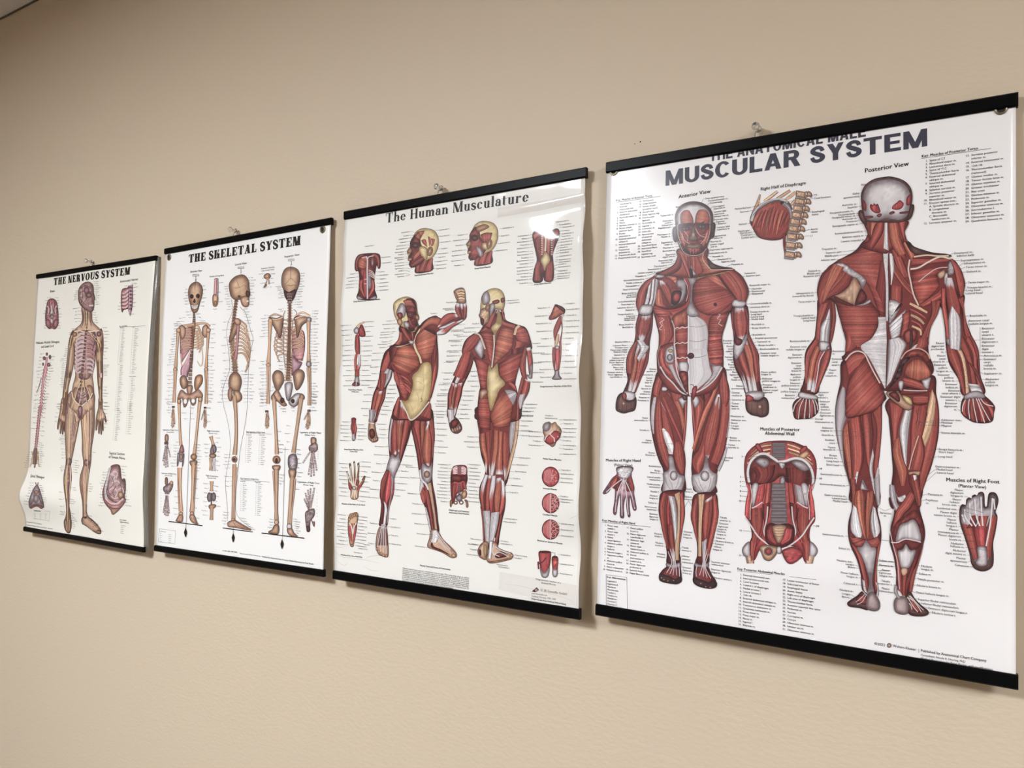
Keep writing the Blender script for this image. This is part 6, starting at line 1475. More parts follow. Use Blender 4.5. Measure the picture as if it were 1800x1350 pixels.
poly('1190,900 1210,890 1205,950 1190,965', 'b', r=4); poly('1330,890 1362,900 1368,960 1350,970 1345,920', 'b', r=4); loft('1215,730 1210,800 1215,880', '1260,730 1245,800 1235,880', 'm'); loft('1305,720 1315,760 1330,790', '1340,720 1350,760 1355,790', 'm')
done('diaphragm_drawing')
fr(*B32)
poly('880,160 905,130 935,120 955,140 990,120 1010,150 1040,180 1052,220 1030,280 1000,320 985,355 960,370 935,350 900,330 878,300 885,260 868,220', 'n', r=6); oval(905, 170, 38, 48, 't', rot=.4, r=10)
poly('885,300 905,265 940,235 970,215 1010,210 1045,240 1030,285 990,325 940,345 900,330', 'r', r=5); 
for a in ('890,290 935,240 980,285 1020,265', '940,240 965,215', '980,285 985,320', '885,305 900,270 940,232 970,212'): stroke(a, 1.8, (226, 206, 202), sp=False)
for a in ('990,130 1010,170 1000,210', '1000,140 1030,190 1030,230', '960,150 965,180'): stroke(a, 1.2, (150, 126, 86))
done('pelvic_floor_drawing')
for nm, cy, kind in (('smooth_muscle_drawing', 664, 0), ('cardiac_muscle_drawing', 925, 1), ('striated_muscle_drawing', 1185, 2)):
    oval(945, cy, 84, 98, 'r', r=2, line=1.0)
    L_ = (212, 150, 150)
    if kind == 0:
        for i in range(7): stroke([(885+i*9, cy-60-i*3), (890+i*11, cy-20), (882+i*12, cy+30), (900+i*9, cy+70-abs(i-3)*6)], .8, L_)
        for i in range(34):
            a, r_ = random.uniform(-1.4, 1.4), random.uniform(.1, .85); x, y = 955+70*r_*math.cos(a), cy+84*r_*math.sin(a)
            stroke([(x-6, y-4), (x, y+3), (x+7, y-3)], .8, L_)
    else:
        for i in range(5): stroke([(875+i*14, cy-30-i*14), (873+i*14, cy), (876+i*14, cy+35+i*12)], .8 if i < 4 else 1.6, L_)
        n_ = 16 if kind == 1 else 9
        pts_ = [(955+random.random()*60, cy-80+160*k/n_) for k in range(n_)]
        for x, y in pts_:
            if ((x-945)/84)**2+((y-cy)/98)**2 < .8: oval(x, y, 17 if kind == 1 else 22, 14 if kind == 1 else 18, 'm', r=3, line=1.0, lc=(214, 160, 158))
        stroke([(945, cy-95), (943, cy), (945, cy+95)], 1.4, (224, 190, 188))
    done(nm)
fr(*B42)
poly('828,395 860,385 920,388 948,398 944,480 930,560 915,640 860,640 845,560 832,470', 'r', r=5); poly('838,540 880,600 935,545 918,640 860,641', 't', r=6, line=.3); oval(888, 395, 58, 12, 'd', line=.4)
stroke('900,450 870,490 835,510 815,520', 1.8, (70, 40, 60)); stroke('822,490 826,565', 2.6, (120, 50, 56)); stroke('850,400 850,560', .6, (130, 50, 56)); stroke('900,400 905,540', .6, (130, 50, 56))
poly('960,445 1018,448 1014,560 1008,635 970,635 964,560', 'r', r=4, amp=.2); poly('963,570 1014,570 1008,636 970,636', 't', r=5, line=.3); oval(989, 448, 29, 8, 'd', line=.4)
stroke([(945, 400), (988, 404), (988, 440)], .7, (50, 44, 44), sp=False)
done('muscle_section_drawing')

# ---- lettering
MW = ['Temporalis m.', 'Deltoid m.', 'Biceps brachii m.', 'Triceps brachii m.', 'Brachialis m.', 'Pectoralis major m.', 'Serratus anterior m.', 'Latissimus dorsi m.', 'Trapezius m.', 'Gluteus maximus m.', 'Gracilis m.', 'Sartorius m.', 'Vastus lateralis m.', 'Vastus medialis m.', 'Rectus femoris m.', 'Adductor longus m.', 'Extensor carpi ulnaris m.', 'Flexor carpi radialis m.', 'Palmaris longus m.', 'Brachioradialis m.', 'Soleus m.', 'Gastrocnemius m.', 'Tibialis anterior m.', 'Peroneus longus m.', 'Iliotibial tract', 'Patella', 'Tibia', 'Masseter m.', 'Frontalis m.', 'Occipitalis m.', 'Infraspinatus m.', 'Teres major m.', 'Pronator teres m.', 'Supinator m.', 'Pectineus m.', 'Semitendinosus m.', 'Plantaris m.', 'Nasalis m.', 'Mentalis m.', 'Platysma m.', 'Rectus abdominis m.', 'Scalenus medius m.']
WI = [0]
def word(words):
    WI[0] += 1; return words[(WI[0]*7) % len(words)]
def column(x0, y0, x1, y1, n, al, tx, words, cap, jit=6, lw=.38):
    """a column of n names from (x0, y0) to (x1, y1) with leaders running about tx further"""
    for i in range(n):
        t = i/max(1, n-1); x, y = x0+(x1-x0)*t, y0+(y1-y0)*t+random.uniform(-jit, jit)*.3
        w_ = word(words)
        text(w_, x, y, cap, '', al)
        if tx:
            k = FR[2]; s_ = 1 if al == 'r' else -1
            leader((x+s_*1.0*k, y-k), (x+s_*(abs(tx)*random.uniform(.8, 1.15)), y-k+random.uniform(-jit, jit)), lw)
begin(); fr(0, 0, 1)
for t, a, b, h in (('Deep Thoracic and Abdominal Muscles', (621.5, 531.5), (668.5, 527), 2.6), ('Superficial Head Muscles', (728.5, 485.5), (762, 481.5), 2.6), ('Deep Head Muscles', (834.5, 473.5), (863, 470), 2.6), ('Deep Back Muscles', (939, 501.5), (969, 498), 2.6),
    ('Deep Flexor Muscles', (612.5, 686), (637, 686.5), 2.4), ('of the Arm', (618, 689.5), (631, 690), 2.4), ('Deep Extensor Muscles of the Arm', (949.5, 681), (1005, 679.5), 2.8), ('Deep Flexor Muscles of the', (605, 791), (638.5, 792), 2.4), ('Lower Arm', (615, 794.5), (628.5, 795), 2.4),
    ('Muscles of the Palm of the Hand', (601, 886.5), (642, 889), 2.5), ('Muscles of the Sole of the Foot', (599.5, 976), (637, 980.5), 2.5), ('Diaphragm and Posterior', (789, 897.5), (825, 901), 2.6), ('Abdominal Wall Muscles', (789.5, 902), (825, 905), 2.6),
    ('Pelvic Floor Muscles', (954.5, 807.5), (987, 810), 2.8), ('Smooth Muscle', (954.5, 859.5), (979, 862), 2.8), ('Cardiac Muscle', (954, 905.5), (980, 908), 2.8), ('Skeletal or Striated Muscle', (944.5, 951), (989, 957), 2.8), ('Diagrammatic Section of a', (942, 1019), (986, 1026), 2.8), ('Skeletal Muscle', (951.5, 1025.5), (977, 1029.5), 2.8),
    ('Muscle Tone and Forms of Contraction', (738.5, 995), (792, 1002.5), 2.9)):
    text_fit(t, a, b, h, 'b', np.array((44, 40, 42.)))
    if t not in ('Deep Flexor Muscles', 'Deep Flexor Muscles of the', 'Diaphragm and Posterior', 'Diagrammatic Section of a', 'Muscle Tone and Forms of Contraction'): ART.build('heading', CB.sheet); begin()
PAR = ['Muscle tissue has a certain continuity even at rest. This muscular state is called', 'the muscle tone and a constant amount of tension is present. If the tone',
       'increases or decreases a muscle is called tense and relaxed. The state of muscle', 'of facial positions. When nerve impulses are received the muscle shortens and',
       'develops tension. If the muscle attached to points of origin and insertion', 'performs a reduction in length, the isotonic contraction is produced. Muscles',
       'increase and no motion is produced; this is called isometric contraction, as', 'needed from posture, for example, the eye and muscles of the spinal column']
for i, t in enumerate(PAR): text_fit(t, (707.8-.1*i, 999.5+i*3.1), (824.5-(28 if i == 7 else 0), 1017.3+i*3.1-(4 if i == 7 else 0)), 2.3)
ART.build('text_paragraph', CB.sheet); begin(); fr(0, 0, 1)
text_fit('© 3B Scientific GmbH', (950.5, 1039), (997, 1046.5), 4.2); text_fit('www.3bscientific.com', (934.5, 1044), (962, 1048), 3.0); text_fit('Hamburg, Germany, 1998 - 2005', (934.5, 1049), (977.5, 1055), 3.0); text_fit('Design and text: Antje Guldberg, Wilfried Hennig', (934, 1053.5), (995, 1063.5), 3.0)
poly([(935, 1039.5), (943.5, 1032), (948, 1037), (941, 1041)], 'x', smooth=False, line=0, grid=4); oval(943, 1037.2, 3, 3, 'p', line=0)
ART.build('publisher_line', CB.sheet)
begin(); C_ = 1.95
fr(*B11)
column(345, 868, 405, 862, 1, 'l', 0, MW, C_); column(510, 978, 520, 1030, 2, 'l', 20, MW, C_); column(485, 1118, 490, 1300, 6, 'l', 30, MW, C_); column(255, 1135, 240, 1270, 5, 'r', 40, MW, C_)
column(800, 720, 735, 915, 7, 'r', 40, MW, C_, 12); column(735, 940, 740, 1160, 9, 'r', 50, MW, C_, 14); column(1080, 705, 1100, 890, 4, 'l', 30, MW, C_); column(1070, 940, 1050, 1090, 5, 'l', 30, MW, C_)
fr(*B12)
column(95, 750, 60, 1050, 7, 'r', 40, MW, C_, 8); column(470, 690, 410, 910, 4, 'l', 25, MW, C_); column(735, 750, 725, 1225, 16, 'r', 45, MW, C_, 12); column(1000, 625, 1060, 680, 3, 'l', 30, MW, C_, 16); column(1055, 715, 1010, 1190, 18, 'l', 40, MW, C_, 25); column(880, 580, 880, 620, 2, 'r', 0, MW, C_); column(915, 600, 915, 600, 1, 'l', 0, MW, C_)
fr(*B21)
column(195, 405, 225, 1005, 13, 'r', 25, MW, C_); column(350, 375, 310, 1000, 14, 'l', 25, MW, C_); column(620, 370, 560, 630, 9, 'r', 50, MW, C_, 25); column(515, 680, 385, 1300, 10, 'r', 40, MW, C_); column(590, 1000, 500, 1290, 8, 'l', 30, MW, C_); column(1220, 470, 1050, 1290, 9, 'l', 30, MW, C_, 6); column(1000, 295, 1140, 260, 2, 'l', 0, MW, C_); column(1230, 180, 1225, 240, 2, 'r', 25, MW, C_)
column(1310, 400, 1250, 760, 8, 'r', 35, MW, C_); column(1190, 940, 1150, 1210, 6, 'r', 25, MW, C_)
fr(*B22)
column(240, 390, 130, 515, 4, 'r', 50, MW, C_); column(520, 165, 530, 190, 2, 'l', 20, MW, C_); column(770, 590, 760, 970, 5, 'l', 40, MW, C_, 5); column(220, 860, 240, 1010, 4, 'r', 40, MW, C_); column(95, 1060, 40, 1330, 7, 'l', 25, MW, C_); column(700, 1190, 660, 1300, 4, 'l', 40, MW, C_); column(910, 235, 960, 920, 10, 'r', 35, MW, C_); column(1105, 195, 1080, 940, 14, 'l', 30, MW, C_)
fr(*B31)
column(190, 125, 190, 310, 6, 'r', 22, MW, C_); column(275, 150, 280, 300, 5, 'l', 20, MW, C_); column(185, 540, 175, 860, 9, 'r', 20, MW, C_); column(320, 520, 300, 910, 9, 'l', 35, MW, C_, 12); column(165, 1050, 160, 1340, 9, 'r', 22, MW, C_); column(285, 1060, 270, 1350, 10, 'l', 22, MW, C_)
column(560, 200, 480, 880, 9, 'r', 45, MW, C_); column(470, 145, 500, 250, 2, 'l', 25, MW, C_); column(1050, 20, 1070, 430, 8, 'l', 60, MW, C_, 4); column(830, 360, 860, 680, 4, 'r', 45, MW, C_); column(720, 550, 640, 855, 6, 'l', 50, MW, C_, 4); column(870, 840, 960, 1240, 5, 'r', 50, MW, C_); column(600, 1080, 610, 1330, 4, 'l', 45, MW, C_, 4); column(490, 1135, 440, 1330, 3, 'r', 35, MW, C_); column(1175, 550, 1165, 915, 12, 'r', 30, MW, C_)
fr(*B32)
column(145, 545, 135, 910, 11, 'l', 25, MW, C_); column(195, 275, 205, 375, 3, 'r', 120, MW, C_, 4); column(660, 20, 650, 260, 6, 'l', 50, MW, C_); column(630, 480, 540, 820, 6, 'l', 60, MW, C_, 4); column(500, 1080, 495, 1110, 2, 'l', 25, MW, C_); column(265, 1290, 240, 1340, 2, 'r', 40, MW, C_); column(1075, 105, 1070, 440, 9, 'l', 40, MW, C_, 16); column(850, 225, 850, 360, 4, 'r', 30, MW, C_); column(1050, 600, 1045, 720, 4, 'l', 25, MW, C_); column(1045, 860, 1045, 915, 3, 'l', 25, MW, C_); column(1050, 1130, 1050, 1250, 3, 'l', 25, MW, C_); column(895, 65, 890, 88, 2, 'l', 0, MW, C_)
fr(*B42)
column(1045, 425, 1040, 610, 3, 'l', 25, MW, C_); column(600, 430, 590, 455, 2, 'l', 25, MW, C_); column(240, 330, 230, 435, 3, 'r', 25, MW, C_); column(415, 520, 430, 545, 2, 'l', 0, MW, C_); column(460, 290, 455, 315, 2, 'l', 25, MW, C_)
fr(*B41)
column(330, 320, 240, 400, 3, 'l', 0, MW, C_); column(945, 350, 930, 350, 1, 'r', 30, MW, C_)
ART.build('name_lettering', CB.sheet)
# ================================================================== the skeletal system chart
def surf_s(u, v): return .0035*np.sin(np.pi*np.clip(v+.5, 0, 1)) + .0012*np.sin(8*v+2*u)*np.sin(np.pi*np.clip(v+.5, 0, 1))
CS = make_chart('S', 'anatomical_chart', 'white skeletal system wall chart with three standing skeletons, second from left',
                *FIT_S, surf_s, (244, 241, 238), .0132, (.0015, .0025), [(297.8, 452.5, .0056), (567.5, 403.5, .0056)], .455, front=.0098, lean=.013, mat_kw=dict(coat=.35, crough=.25, bump=.15))
push_pin(CS, .455, 'clear plastic push pin above the skeletal system chart')
begin(); fr(0, 0, 1)
text_fit('THE SKELETAL SYSTEM', (331.5, 462.5), (528.5, 430.5), 14.5, c=np.array((20, 18, 20.)), fn=BOOK)
ART.build('title_lettering', CS.sheet)
S1, S2 = (260, 370, 1350/340), (260, 690, 1350/340)
def bone(p, w, ink='b', knob=1.7, line=.5):
    """a long bone: slim shaft, swollen ends"""
    q = np.array([tuple(map(float, s.split(','))) for s in p.split()]) if isinstance(p, str) else np.asarray(p, float)
    spindle(q, [w*knob, w*1.15, w, w, w*1.1, w*knob], ink, line=line, amp=.06)
def ribs(x0, y0, x1, y1, n, cx, w, ink, bow=28, drop=60, both=1, gap=None):
    """n curved ribs from the spine (x0..) to a side at distance cx"""
    for i in range(n):
        t = i/(n-1); x, y = x0+(x1-x0)*t, y0+(y1-y0)*t
        r = cx*(.55+.45*math.sin(min(1, t*1.5)*math.pi/2))*(1 if t < .75 else 1-.25*(t-.75)/.25)
        for s in ((-1, 1) if both == 0 else (both,)):
            spindle([(x, y), (x+s*r*.55, y-bow*.35), (x+s*r, y+bow*.5), (x+s*r*.8, y+drop*.8), (x+s*r*.35, y+drop+10)][:4 if t > .75 else 5], [w, w*1.1, w*.9], ink, line=.35, amp=.05)
def vert(p, n, w, h, ink='c', proc=0):
    q = spl(np.array([tuple(map(float, s.split(','))) for s in p.split()]), n)
    for i, (x, y) in enumerate(q):
        k = .75+.5*i/n
        if proc: spindle([(x-w*k*proc, y+h*.3), (x, y), (x+w*k*proc, y+h*.3)], [h*.2, h*.34, h*.2], 'b', line=.35)
        poly([(x-w*k, y-h*.42), (x+w*k, y-h*.42), (x+w*k*.85, y), (x+w*k, y+h*.42), (x-w*k, y+h*.42), (x-w*k*.85, y)], ink, r=2.5, smooth=False, line=.4, grid=3)
def hand_bones(wx, wy, fingers, w=3.2, ink='b', tn=None):
    for fx, fy in fingers:
        p = np.array([(wx+(fx-wx)*t, wy+(fy-wy)*t) for t in (.18, .5, .52, .74, .76, .9, .92, 1.0)])
        for a in (0, 2, 4, 6): spindle([p[a], (p[a]+p[a+1])/2, p[a+1]], [w*1.25, w*.75, w*1.2], ink, line=.4)
    for i in range(6): oval(wx+(i % 3-1)*w*2.1, wy+(i//3-.5)*w*2.2+w*2, w*1.4, w*1.2, ink, line=.4)
def plumb(a, b, bob, bar):
    stroke([a, b], .55, (90, 84, 82), sp=False); stroke(bar, 1.5, (26, 22, 24), sp=False); stroke([b, bob], .5, (40, 36, 36), sp=False)
    x, y = bob; poly([(x, y-30), (x+10, y+2), (x+2, y+32), (x-2, y+32), (x-10, y+2)], 'x', smooth=False, dk=.6, grid=3)
def hook(x, y, k=1):
    poly([(x-22*k, y-16), (x+22*k, y-19), (x+22*k, y-6), (x-22*k, y-3)], 'w', smooth=False, line=.5, grid=4, dk=.93); stroke([(x, y-4), (x, y+14), (x+5*k, y+20), (x, y+24), (x-4*k, y+18)], .8, (50, 46, 46)); 
# anterior skeleton
begin(); fr(*S1)
hook(335, 463)
loft('232,820 226,900 226,1000 232,1070', '310,810 312,880 310,940 270,1010', 'q', fib='x', line=.3, amp=.1); loft('300,975 262,1050 232,1100 230,1150', '318,980 312,1060 285,1130 280,1165', 'p')
vert('322,715 324,745 322,790', 6, 10, 14); vert('312,800 308,960 300,1100 293,1225', 17, 11, 24)
ribs(318, 812, 312, 960, 9, 82, 4.2, 'n', 14, 40, -1); ribs(322, 808, 318, 960, 9, 68, 4.2, 'b', 14, 40, 1)
poly('310,800 332,798 326,860 318,965 308,965 310,880', 'b', r=4)
for s_ in ('378,960 385,1030 372,1088 345,1050', '232,1000 236,1080 260,1060 300,985'): stroke(s_, 1.8, (214, 184, 160))
bone('325,795 280,800 240,806 218,822', 6); bone('335,793 372,788 410,790 432,812', 6)
poly('225,805 260,815 262,870 240,900 225,860', 'n', r=4); poly('415,800 385,812 382,860 402,890 420,850', 'n', r=4)
bone('214,830 207,930 200,1020 194,1095', 7, 'c'); bone('424,830 418,930 412,1020 408,1095', 7, 'b'); oval(216, 836, 15, 16, 'b'); oval(424, 836, 15, 16, 'b'); oval(193, 1110, 14, 16, 'n'); oval(408, 1110, 14, 15, 'n')
bone('188,1120 184,1220 180,1340', 4.5, 'c'); bone('198,1120 194,1220 188,1340', 4, 'b'); bone('402,1120 405,1220 404,1350', 4.5, 'c'); bone('413,1120 416,1220 412,1350', 4, 'b')
poly('226,1170 245,1152 268,1160 280,1210 262,1245 240,1240 226,1205', 'c', r=7); poly('330,1172 350,1148 378,1150 383,1195 360,1235 340,1262 326,1230', 'b', r=7)
poly('275,1225 312,1222 306,1270 290,1300 276,1268', 'n', r=5)
poly('336,498 300,518 284,560 287,618 298,655 304,690 318,712 340,712 354,682 364,645 378,602 383,548 366,510', 'c', r=9, light=(-.1, -.5))
oval(308, 600, 13, 15, 'x', r=3); oval(351, 597, 13, 15, 'x', r=3); poly('328,615 318,640 334,642', 'x', r=2); poly('305,658 330,664 352,655 348,680 328,688 308,680', 'w', r=3, line=.5)
for x in range(310, 350, 6): stroke([(x, 660), (x, 682)], .4, (130, 110, 100), sp=False)
stroke('288,620 300,650 304,690', .8, (120, 86, 66)); stroke('305,670 330,674 352,667', .5, (120, 90, 80))
fr(*S2)
poly('235,-20 210,30 212,60 240,40 250,95 265,100 278,70 290,40 300,70 315,92 335,75 340,35 370,45 385,20 360,-20 330,-10 300,10 270,5', 'n', r=6); oval(263, 62, 14, 20, 'w'); oval(318, 58, 14, 18, 'w')
bone('218,58 222,170 226,280 232,370', 7, 'b', 1.5); bone('366,45 352,180 338,320 326,430', 8, 'c', 1.6); oval(220, 62, 14, 18, 'c'); oval(368, 48, 14, 18, 'c'); poly('222,400 240,360 255,410 245,420 222,420', 'q', r=4)
oval(234, 450, 20, 36, 't', r=5); oval(234, 448, 9, 22, 'c'); poly('210,420 222,430 215,500 205,515', 't', r=3); poly('250,425 256,440 248,505 240,515', 't', r=3)
oval(322, 448, 22, 22, 'b', r=6); poly('295,478 345,475 338,510 320,520 302,510', 'c', r=6)
bone('226,525 226,640 230,740 234,830', 8, 'b'); bone('212,525 212,640 216,740 222,830', 3, 'n'); bone('320,500 316,640 312,740 308,835', 9, 'c'); bone('340,510 334,640 326,740 320,830', 3, 'n')
oval(232, 845, 15, 14, 'c'); oval(310, 845, 15, 14, 'c'); poly('218,855 245,855 245,895 230,905 195,895 205,880', 'n', r=4); poly('295,855 325,855 345,905 355,918 320,912 298,890', 'n', r=4)
for a in ('220,870 205,895', '230,870 220,900', '315,870 340,912', '305,870 320,905'): stroke(a, .8, (120, 84, 66))
hand_bones(180, 95, [(165, 175), (166, 235), (172, 246), (182, 238), (190, 220)], 2.6, 'c'); hand_bones(402, 100, [(375, 190), (392, 240), (400, 250), (408, 236), (412, 215)], 2.6, 'c')
fr(*S1); plumb((335, 485), (272, 2150), (266, 2245), [(148, 2169), (385, 2199)])
ART.build('anterior_skeleton', CS.sheet)
# lateral skeleton
begin(); fr(*S1)
hook(651, 411)
for a in ('585,620 592,700 562,780 550,860 562,960 572,1100 546,1180 520,1270 530,1360 550,1440 572,1560 572,1700 546,1850 542,1920 556,2080 556,2160', '672,690 690,740 722,850 735,900 716,990 704,1100 698,1250 690,1420 655,1620 640,1710 630,1830 615,1970 622,2120 700,2200 735,2215'): stroke(a, .6, (120, 108, 104))
vert('618,630 608,700 600,770 590,860 592,960 606,1060 612,1130', 26, 13, 20, 'c', 1.5)
for i in range(10):
    t = i/9; y = 770+i*26
    spindle([(605+4*i*(t < .5), y), (640+i*3, y-6), (690+22*math.sin(t*2.6), y+38+i*3), (668+34*math.sin(t*2.8), y+62+i*7)][:4], [4.5, 5.5, 5, 4], 'b', line=.45)
    spindle([(605, y+4), (585, y+22), (600, y+44)], [3, 3], 'c', line=.4)
poly('622,765 595,800 568,900 572,925 592,905 630,830 635,780', 'c', r=7); bone('632,785 628,880 622,960 612,1040', 8, 'q', 1.5); poly('602,760 640,755 650,790 620,800', 'n', r=4)
poly('612,1128 580,1145 566,1190 570,1240 600,1262 625,1290 640,1260 656,1200 645,1150', 'c', r=9); poly('568,1240 590,1245 588,1320 572,1330 560,1290', 'n', r=5); poly('600,1260 640,1260 660,1310 630,1340 610,1320', 'c', r=6)
poly('572,560 568,520 582,488 620,457 672,450 704,488 710,540 716,588 702,622 706,658 692,674 664,664 650,622 612,625 582,600', 'c', r=10, light=(-.2, -.4))
poly('650,610 700,600 708,655 692,674 662,664', 'n', r=5, line=.6); stroke('690,635 706,632', 2.2, (236, 228, 218)); poly('690,560 714,575 702,605 686,590', 'k', r=4); stroke('600,540 640,540 680,520 690,560 700,540', .6, (130, 90, 70)); stroke('640,540 620,480', .6, (130, 90, 70)); oval(640, 600, 10, 8, 'k', line=.3)
stroke('645,672 660,690 672,700', 1.4, (206, 170, 140))
fr(*S2)
bone('605,20 616,160 618,300 608,435', 10, 'c', 1.5); oval(606, 466, 19, 22, 'b', r=5); oval(604, 468, 9, 10, 'k', r=3); bone('606,500 600,640 598,780 598,880', 9, 'b', 1.5); bone('622,520 612,640 606,780 604,880', 3.5, 'n'); oval(598, 888, 14, 12, 'c')
poly('560,905 590,892 612,890 640,905 700,940 724,955 715,962 650,950 600,940 562,935', 'n', r=5); 
for a in ('610,900 700,950', '600,910 680,952', '595,900 620,940'): stroke(a, .8, (120, 84, 66))
fr(*S1); plumb((651, 435), (598, 2230), (598, 2282), [(525, 2215), (734, 2243)])
ART.build('lateral_skeleton', CS.sheet)
# posterior skeleton
begin(); fr(*S1)
hook(1002, 357)
loft('1045,830 1090,850 1096,960 1080,1050', '1000,850 1010,920 1015,1000 1040,1045', 'q', fib='x', amp=.14); poly('1000,1010 1050,1050 1078,1060 1060,1100 1030,1130 1005,1150', 'p', r=6)
ribs(985, 770, 980, 1010, 10, 100, 4.4, 'n', 20, 55, -1); ribs(1000, 770, 995, 960, 9, 92, 4.4, 'b', 20, 52, 1)
stroke('960,700 945,760 950,1000 960,1100', 1.4, (150, 130, 120)); stroke('1020,690 1040,720 1010,800 1008,1100', 1.4, (150, 130, 120))
vert('990,640 992,720 988,900 985,1050 980,1180', 30, 11, 20, 'c', 1.9)
poly('845,745 900,752 945,738 942,800 926,892 900,850 868,790', 'c', r=8); poly('1028,745 1100,735 1142,762 1080,800 1045,890 1035,820', 'c', r=8); stroke('845,755 900,760 945,745', 1.8, (226, 196, 170)); stroke('1030,755 1090,735 1140,750', 1.8, (226, 196, 170))
spindle('850,740 890,725 950,742', [4, 5, 4], 'b'); spindle('1025,740 1080,712 1138,735', [4, 5, 4], 'b'); oval(858, 770, 16, 18, 'b'); oval(1126, 762, 18, 20, 't', r=5)
bone('856,780 852,880 848,980 843,1065', 8, 'b'); bone('1122,775 1124,880 1124,980 1124,1060', 8, 'b'); oval(843, 1078, 16, 14, 'n'); oval(1124, 1072, 18, 22, 't', r=5)
bone('838,1090 838,1220 836,1350', 4.5, 'c'); bone('850,1090 850,1220 844,1350', 4, 'n'); bone('1118,1095 1124,1220 1126,1360', 5, 'c'); bone('1132,1095 1136,1220 1134,1360', 4, 'b')
poly('870,1165 885,1125 910,1115 942,1132 950,1190 930,1230 908,1262 890,1240', 'c', r=9); poly('1018,1135 1055,1108 1088,1122 1094,1160 1075,1215 1040,1255 1022,1200', 'c', r=9); poly('960,1210 1010,1205 1000,1290 978,1330 965,1290', 't', r=6)
poly('1000,394 960,408 938,455 936,520 952,560 958,600 985,638 1015,625 1032,580 1055,520 1062,455 1045,410', 'c', r=10, light=(0, -.3)); poly('952,555 985,570 1035,550 1030,590 1012,625 985,636 960,602', 'k', r=6); stroke('965,530 985,520 1000,530 1015,520 1040,525', 1, (120, 84, 64)); stroke('1000,470 960,520', .6, (130, 92, 70)); stroke('1000,470 1040,510', .6, (130, 92, 70))
vert('990,580 992,600 992,640', 4, 12, 16, 't', 1.4)
fr(*S2)
poly('870,20 905,-20 930,20 955,60 972,88 945,95 915,70 890,50', 'n', r=6); poly('1060,5 1085,20 1060,50 1040,90 1010,98 985,70 1000,40 1030,10', 't', r=6); oval(940, 55, 14, 20, 'k', r=6); oval(1015, 60, 12, 16, 'k', r=5); poly('880,10 862,30 872,60 900,50', 'c', r=5); poly('1070,5 1095,25 1088,50 1060,45', 'c', r=5)
bone('882,45 890,180 898,320 902,430', 9, 'c', 1.5); bone('1072,40 1052,180 1032,320 1018,420', 10, 'c', 1.5); oval(900, 468, 26, 28, 'b', r=6); oval(900, 474, 9, 18, 'k', r=4); poly('870,512 925,508 918,540 900,550 880,540', 'c', r=5)
poly('988,440 1030,428 1045,480 1035,540 1010,560 988,530 980,490', 'g', r=7, amp=.14); poly('985,540 1035,540 1025,600 1000,610', 'c', r=6)
bone('900,540 900,680 898,800 900,890', 10, 'c', 1.4); bone('878,545 884,680 890,800 894,880', 3.5, 'n'); bone('1010,590 1002,700 994,820 990,920', 11, 'c', 1.3); bone('1030,600 1020,720 1006,830 1000,920', 3.5, 'n')
oval(900, 905, 16, 18, 'n'); oval(990, 935, 18, 22, 't'); poly('885,925 915,925 915,980 895,988 840,975 870,955', 'c', r=5); poly('975,950 1010,950 1020,975 1050,1005 1000,1000 980,980', 'n', r=5)
hand_bones(832, 125, [(850, 190), (822, 235), (828, 252), (838, 250), (846, 236)], 3, 'c'); hand_bones(1128, 120, [(1092, 190), (1105, 245), (1114, 256), (1124, 250), (1134, 230)], 3, 'c')
fr(*S1); plumb((1002, 380), (943, 2270), (940, 2326), [(798, 2250), (1094, 2286)])
ART.build('posterior_skeleton', CS.sheet)
# small drawings
def donS(nm): ART.build(nm, CS.sheet); begin()
begin(); fr(*S1)
loft('466,478 462,560 455,650', '492,478 492,560 488,650', 'q', edge=.7); poly('455,590 490,595 488,655 472,672 455,660', 'b', r=4); oval(472, 645, 8, 16, 'c'); stroke('466,478 480,474 492,478', 1, (120, 60, 60)); loft('480,480 478,540 474,600', '490,480 490,540 486,600', 'h', line=.3); donS('long_bone_drawing')
poly('810,455 835,437 856,450 850,475 825,478 812,470', 'b', r=5); bone('838,470 845,490 846,515', 3.5); bone('832,475 832,490 820,520', 3); poly('808,535 825,512 832,520 822,535', 'c', r=3); oval(852, 458, 8, 9, 'c', r=3); donS('ossicles_drawing')
fr(*S2)
poly('122,295 142,295 142,340 120,340', 'c', r=4); hand_bones(130, 345, [(158, 450), (140, 520), (126, 525), (114, 510), (106, 480)], 4.2, 'h'); donS('hand_ligaments_drawing')
poly('122,595 138,595 140,640 122,645', 'c', r=5); poly('110,660 140,640 170,620 176,650 160,690 140,700 112,690', 'h', r=6, amp=.15); oval(165, 630, 12, 14, 'b'); hand_bones(135, 690, [(108, 840), (118, 855), (130, 862), (142, 862), (150, 845)], 4.6, 'h'); donS('foot_ligaments_drawing')
bone('440,305 450,340 458,370', 8, 'c'); oval(460, 395, 20, 32, 'g', r=6); poly('436,400 452,370 462,430 440,440', 'h', r=5); poly('432,430 475,430 470,455 436,455', 'c', r=5); bone('440,455 440,500 440,545', 7, 'c'); bone('462,460 462,500 460,548', 8, 't'); donS('knee_drawing')
bone('446,620 446,660 444,690', 8, 'c'); oval(430, 730, 16, 34, 'g', r=6); oval(460, 728, 16, 32, 'g', r=6); stroke('445,700 444,780', 2.5, (90, 76, 84)); poly('428,785 468,780 478,790 460,810 430,810', 'b', r=5); bone('446,800 446,850 444,890', 10, 'c', 1.3); donS('knee_drawing')
poly('1140,315 1175,320 1170,365 1142,365', 'c', r=5); poly('1130,370 1175,350 1185,400 1150,420 1125,400', 'h', r=5, amp=.16); hand_bones(1152, 385, [(1082, 492), (1122, 575), (1140, 588), (1160, 582), (1180, 545)], 5, 'h'); donS('hand_ligaments_drawing')
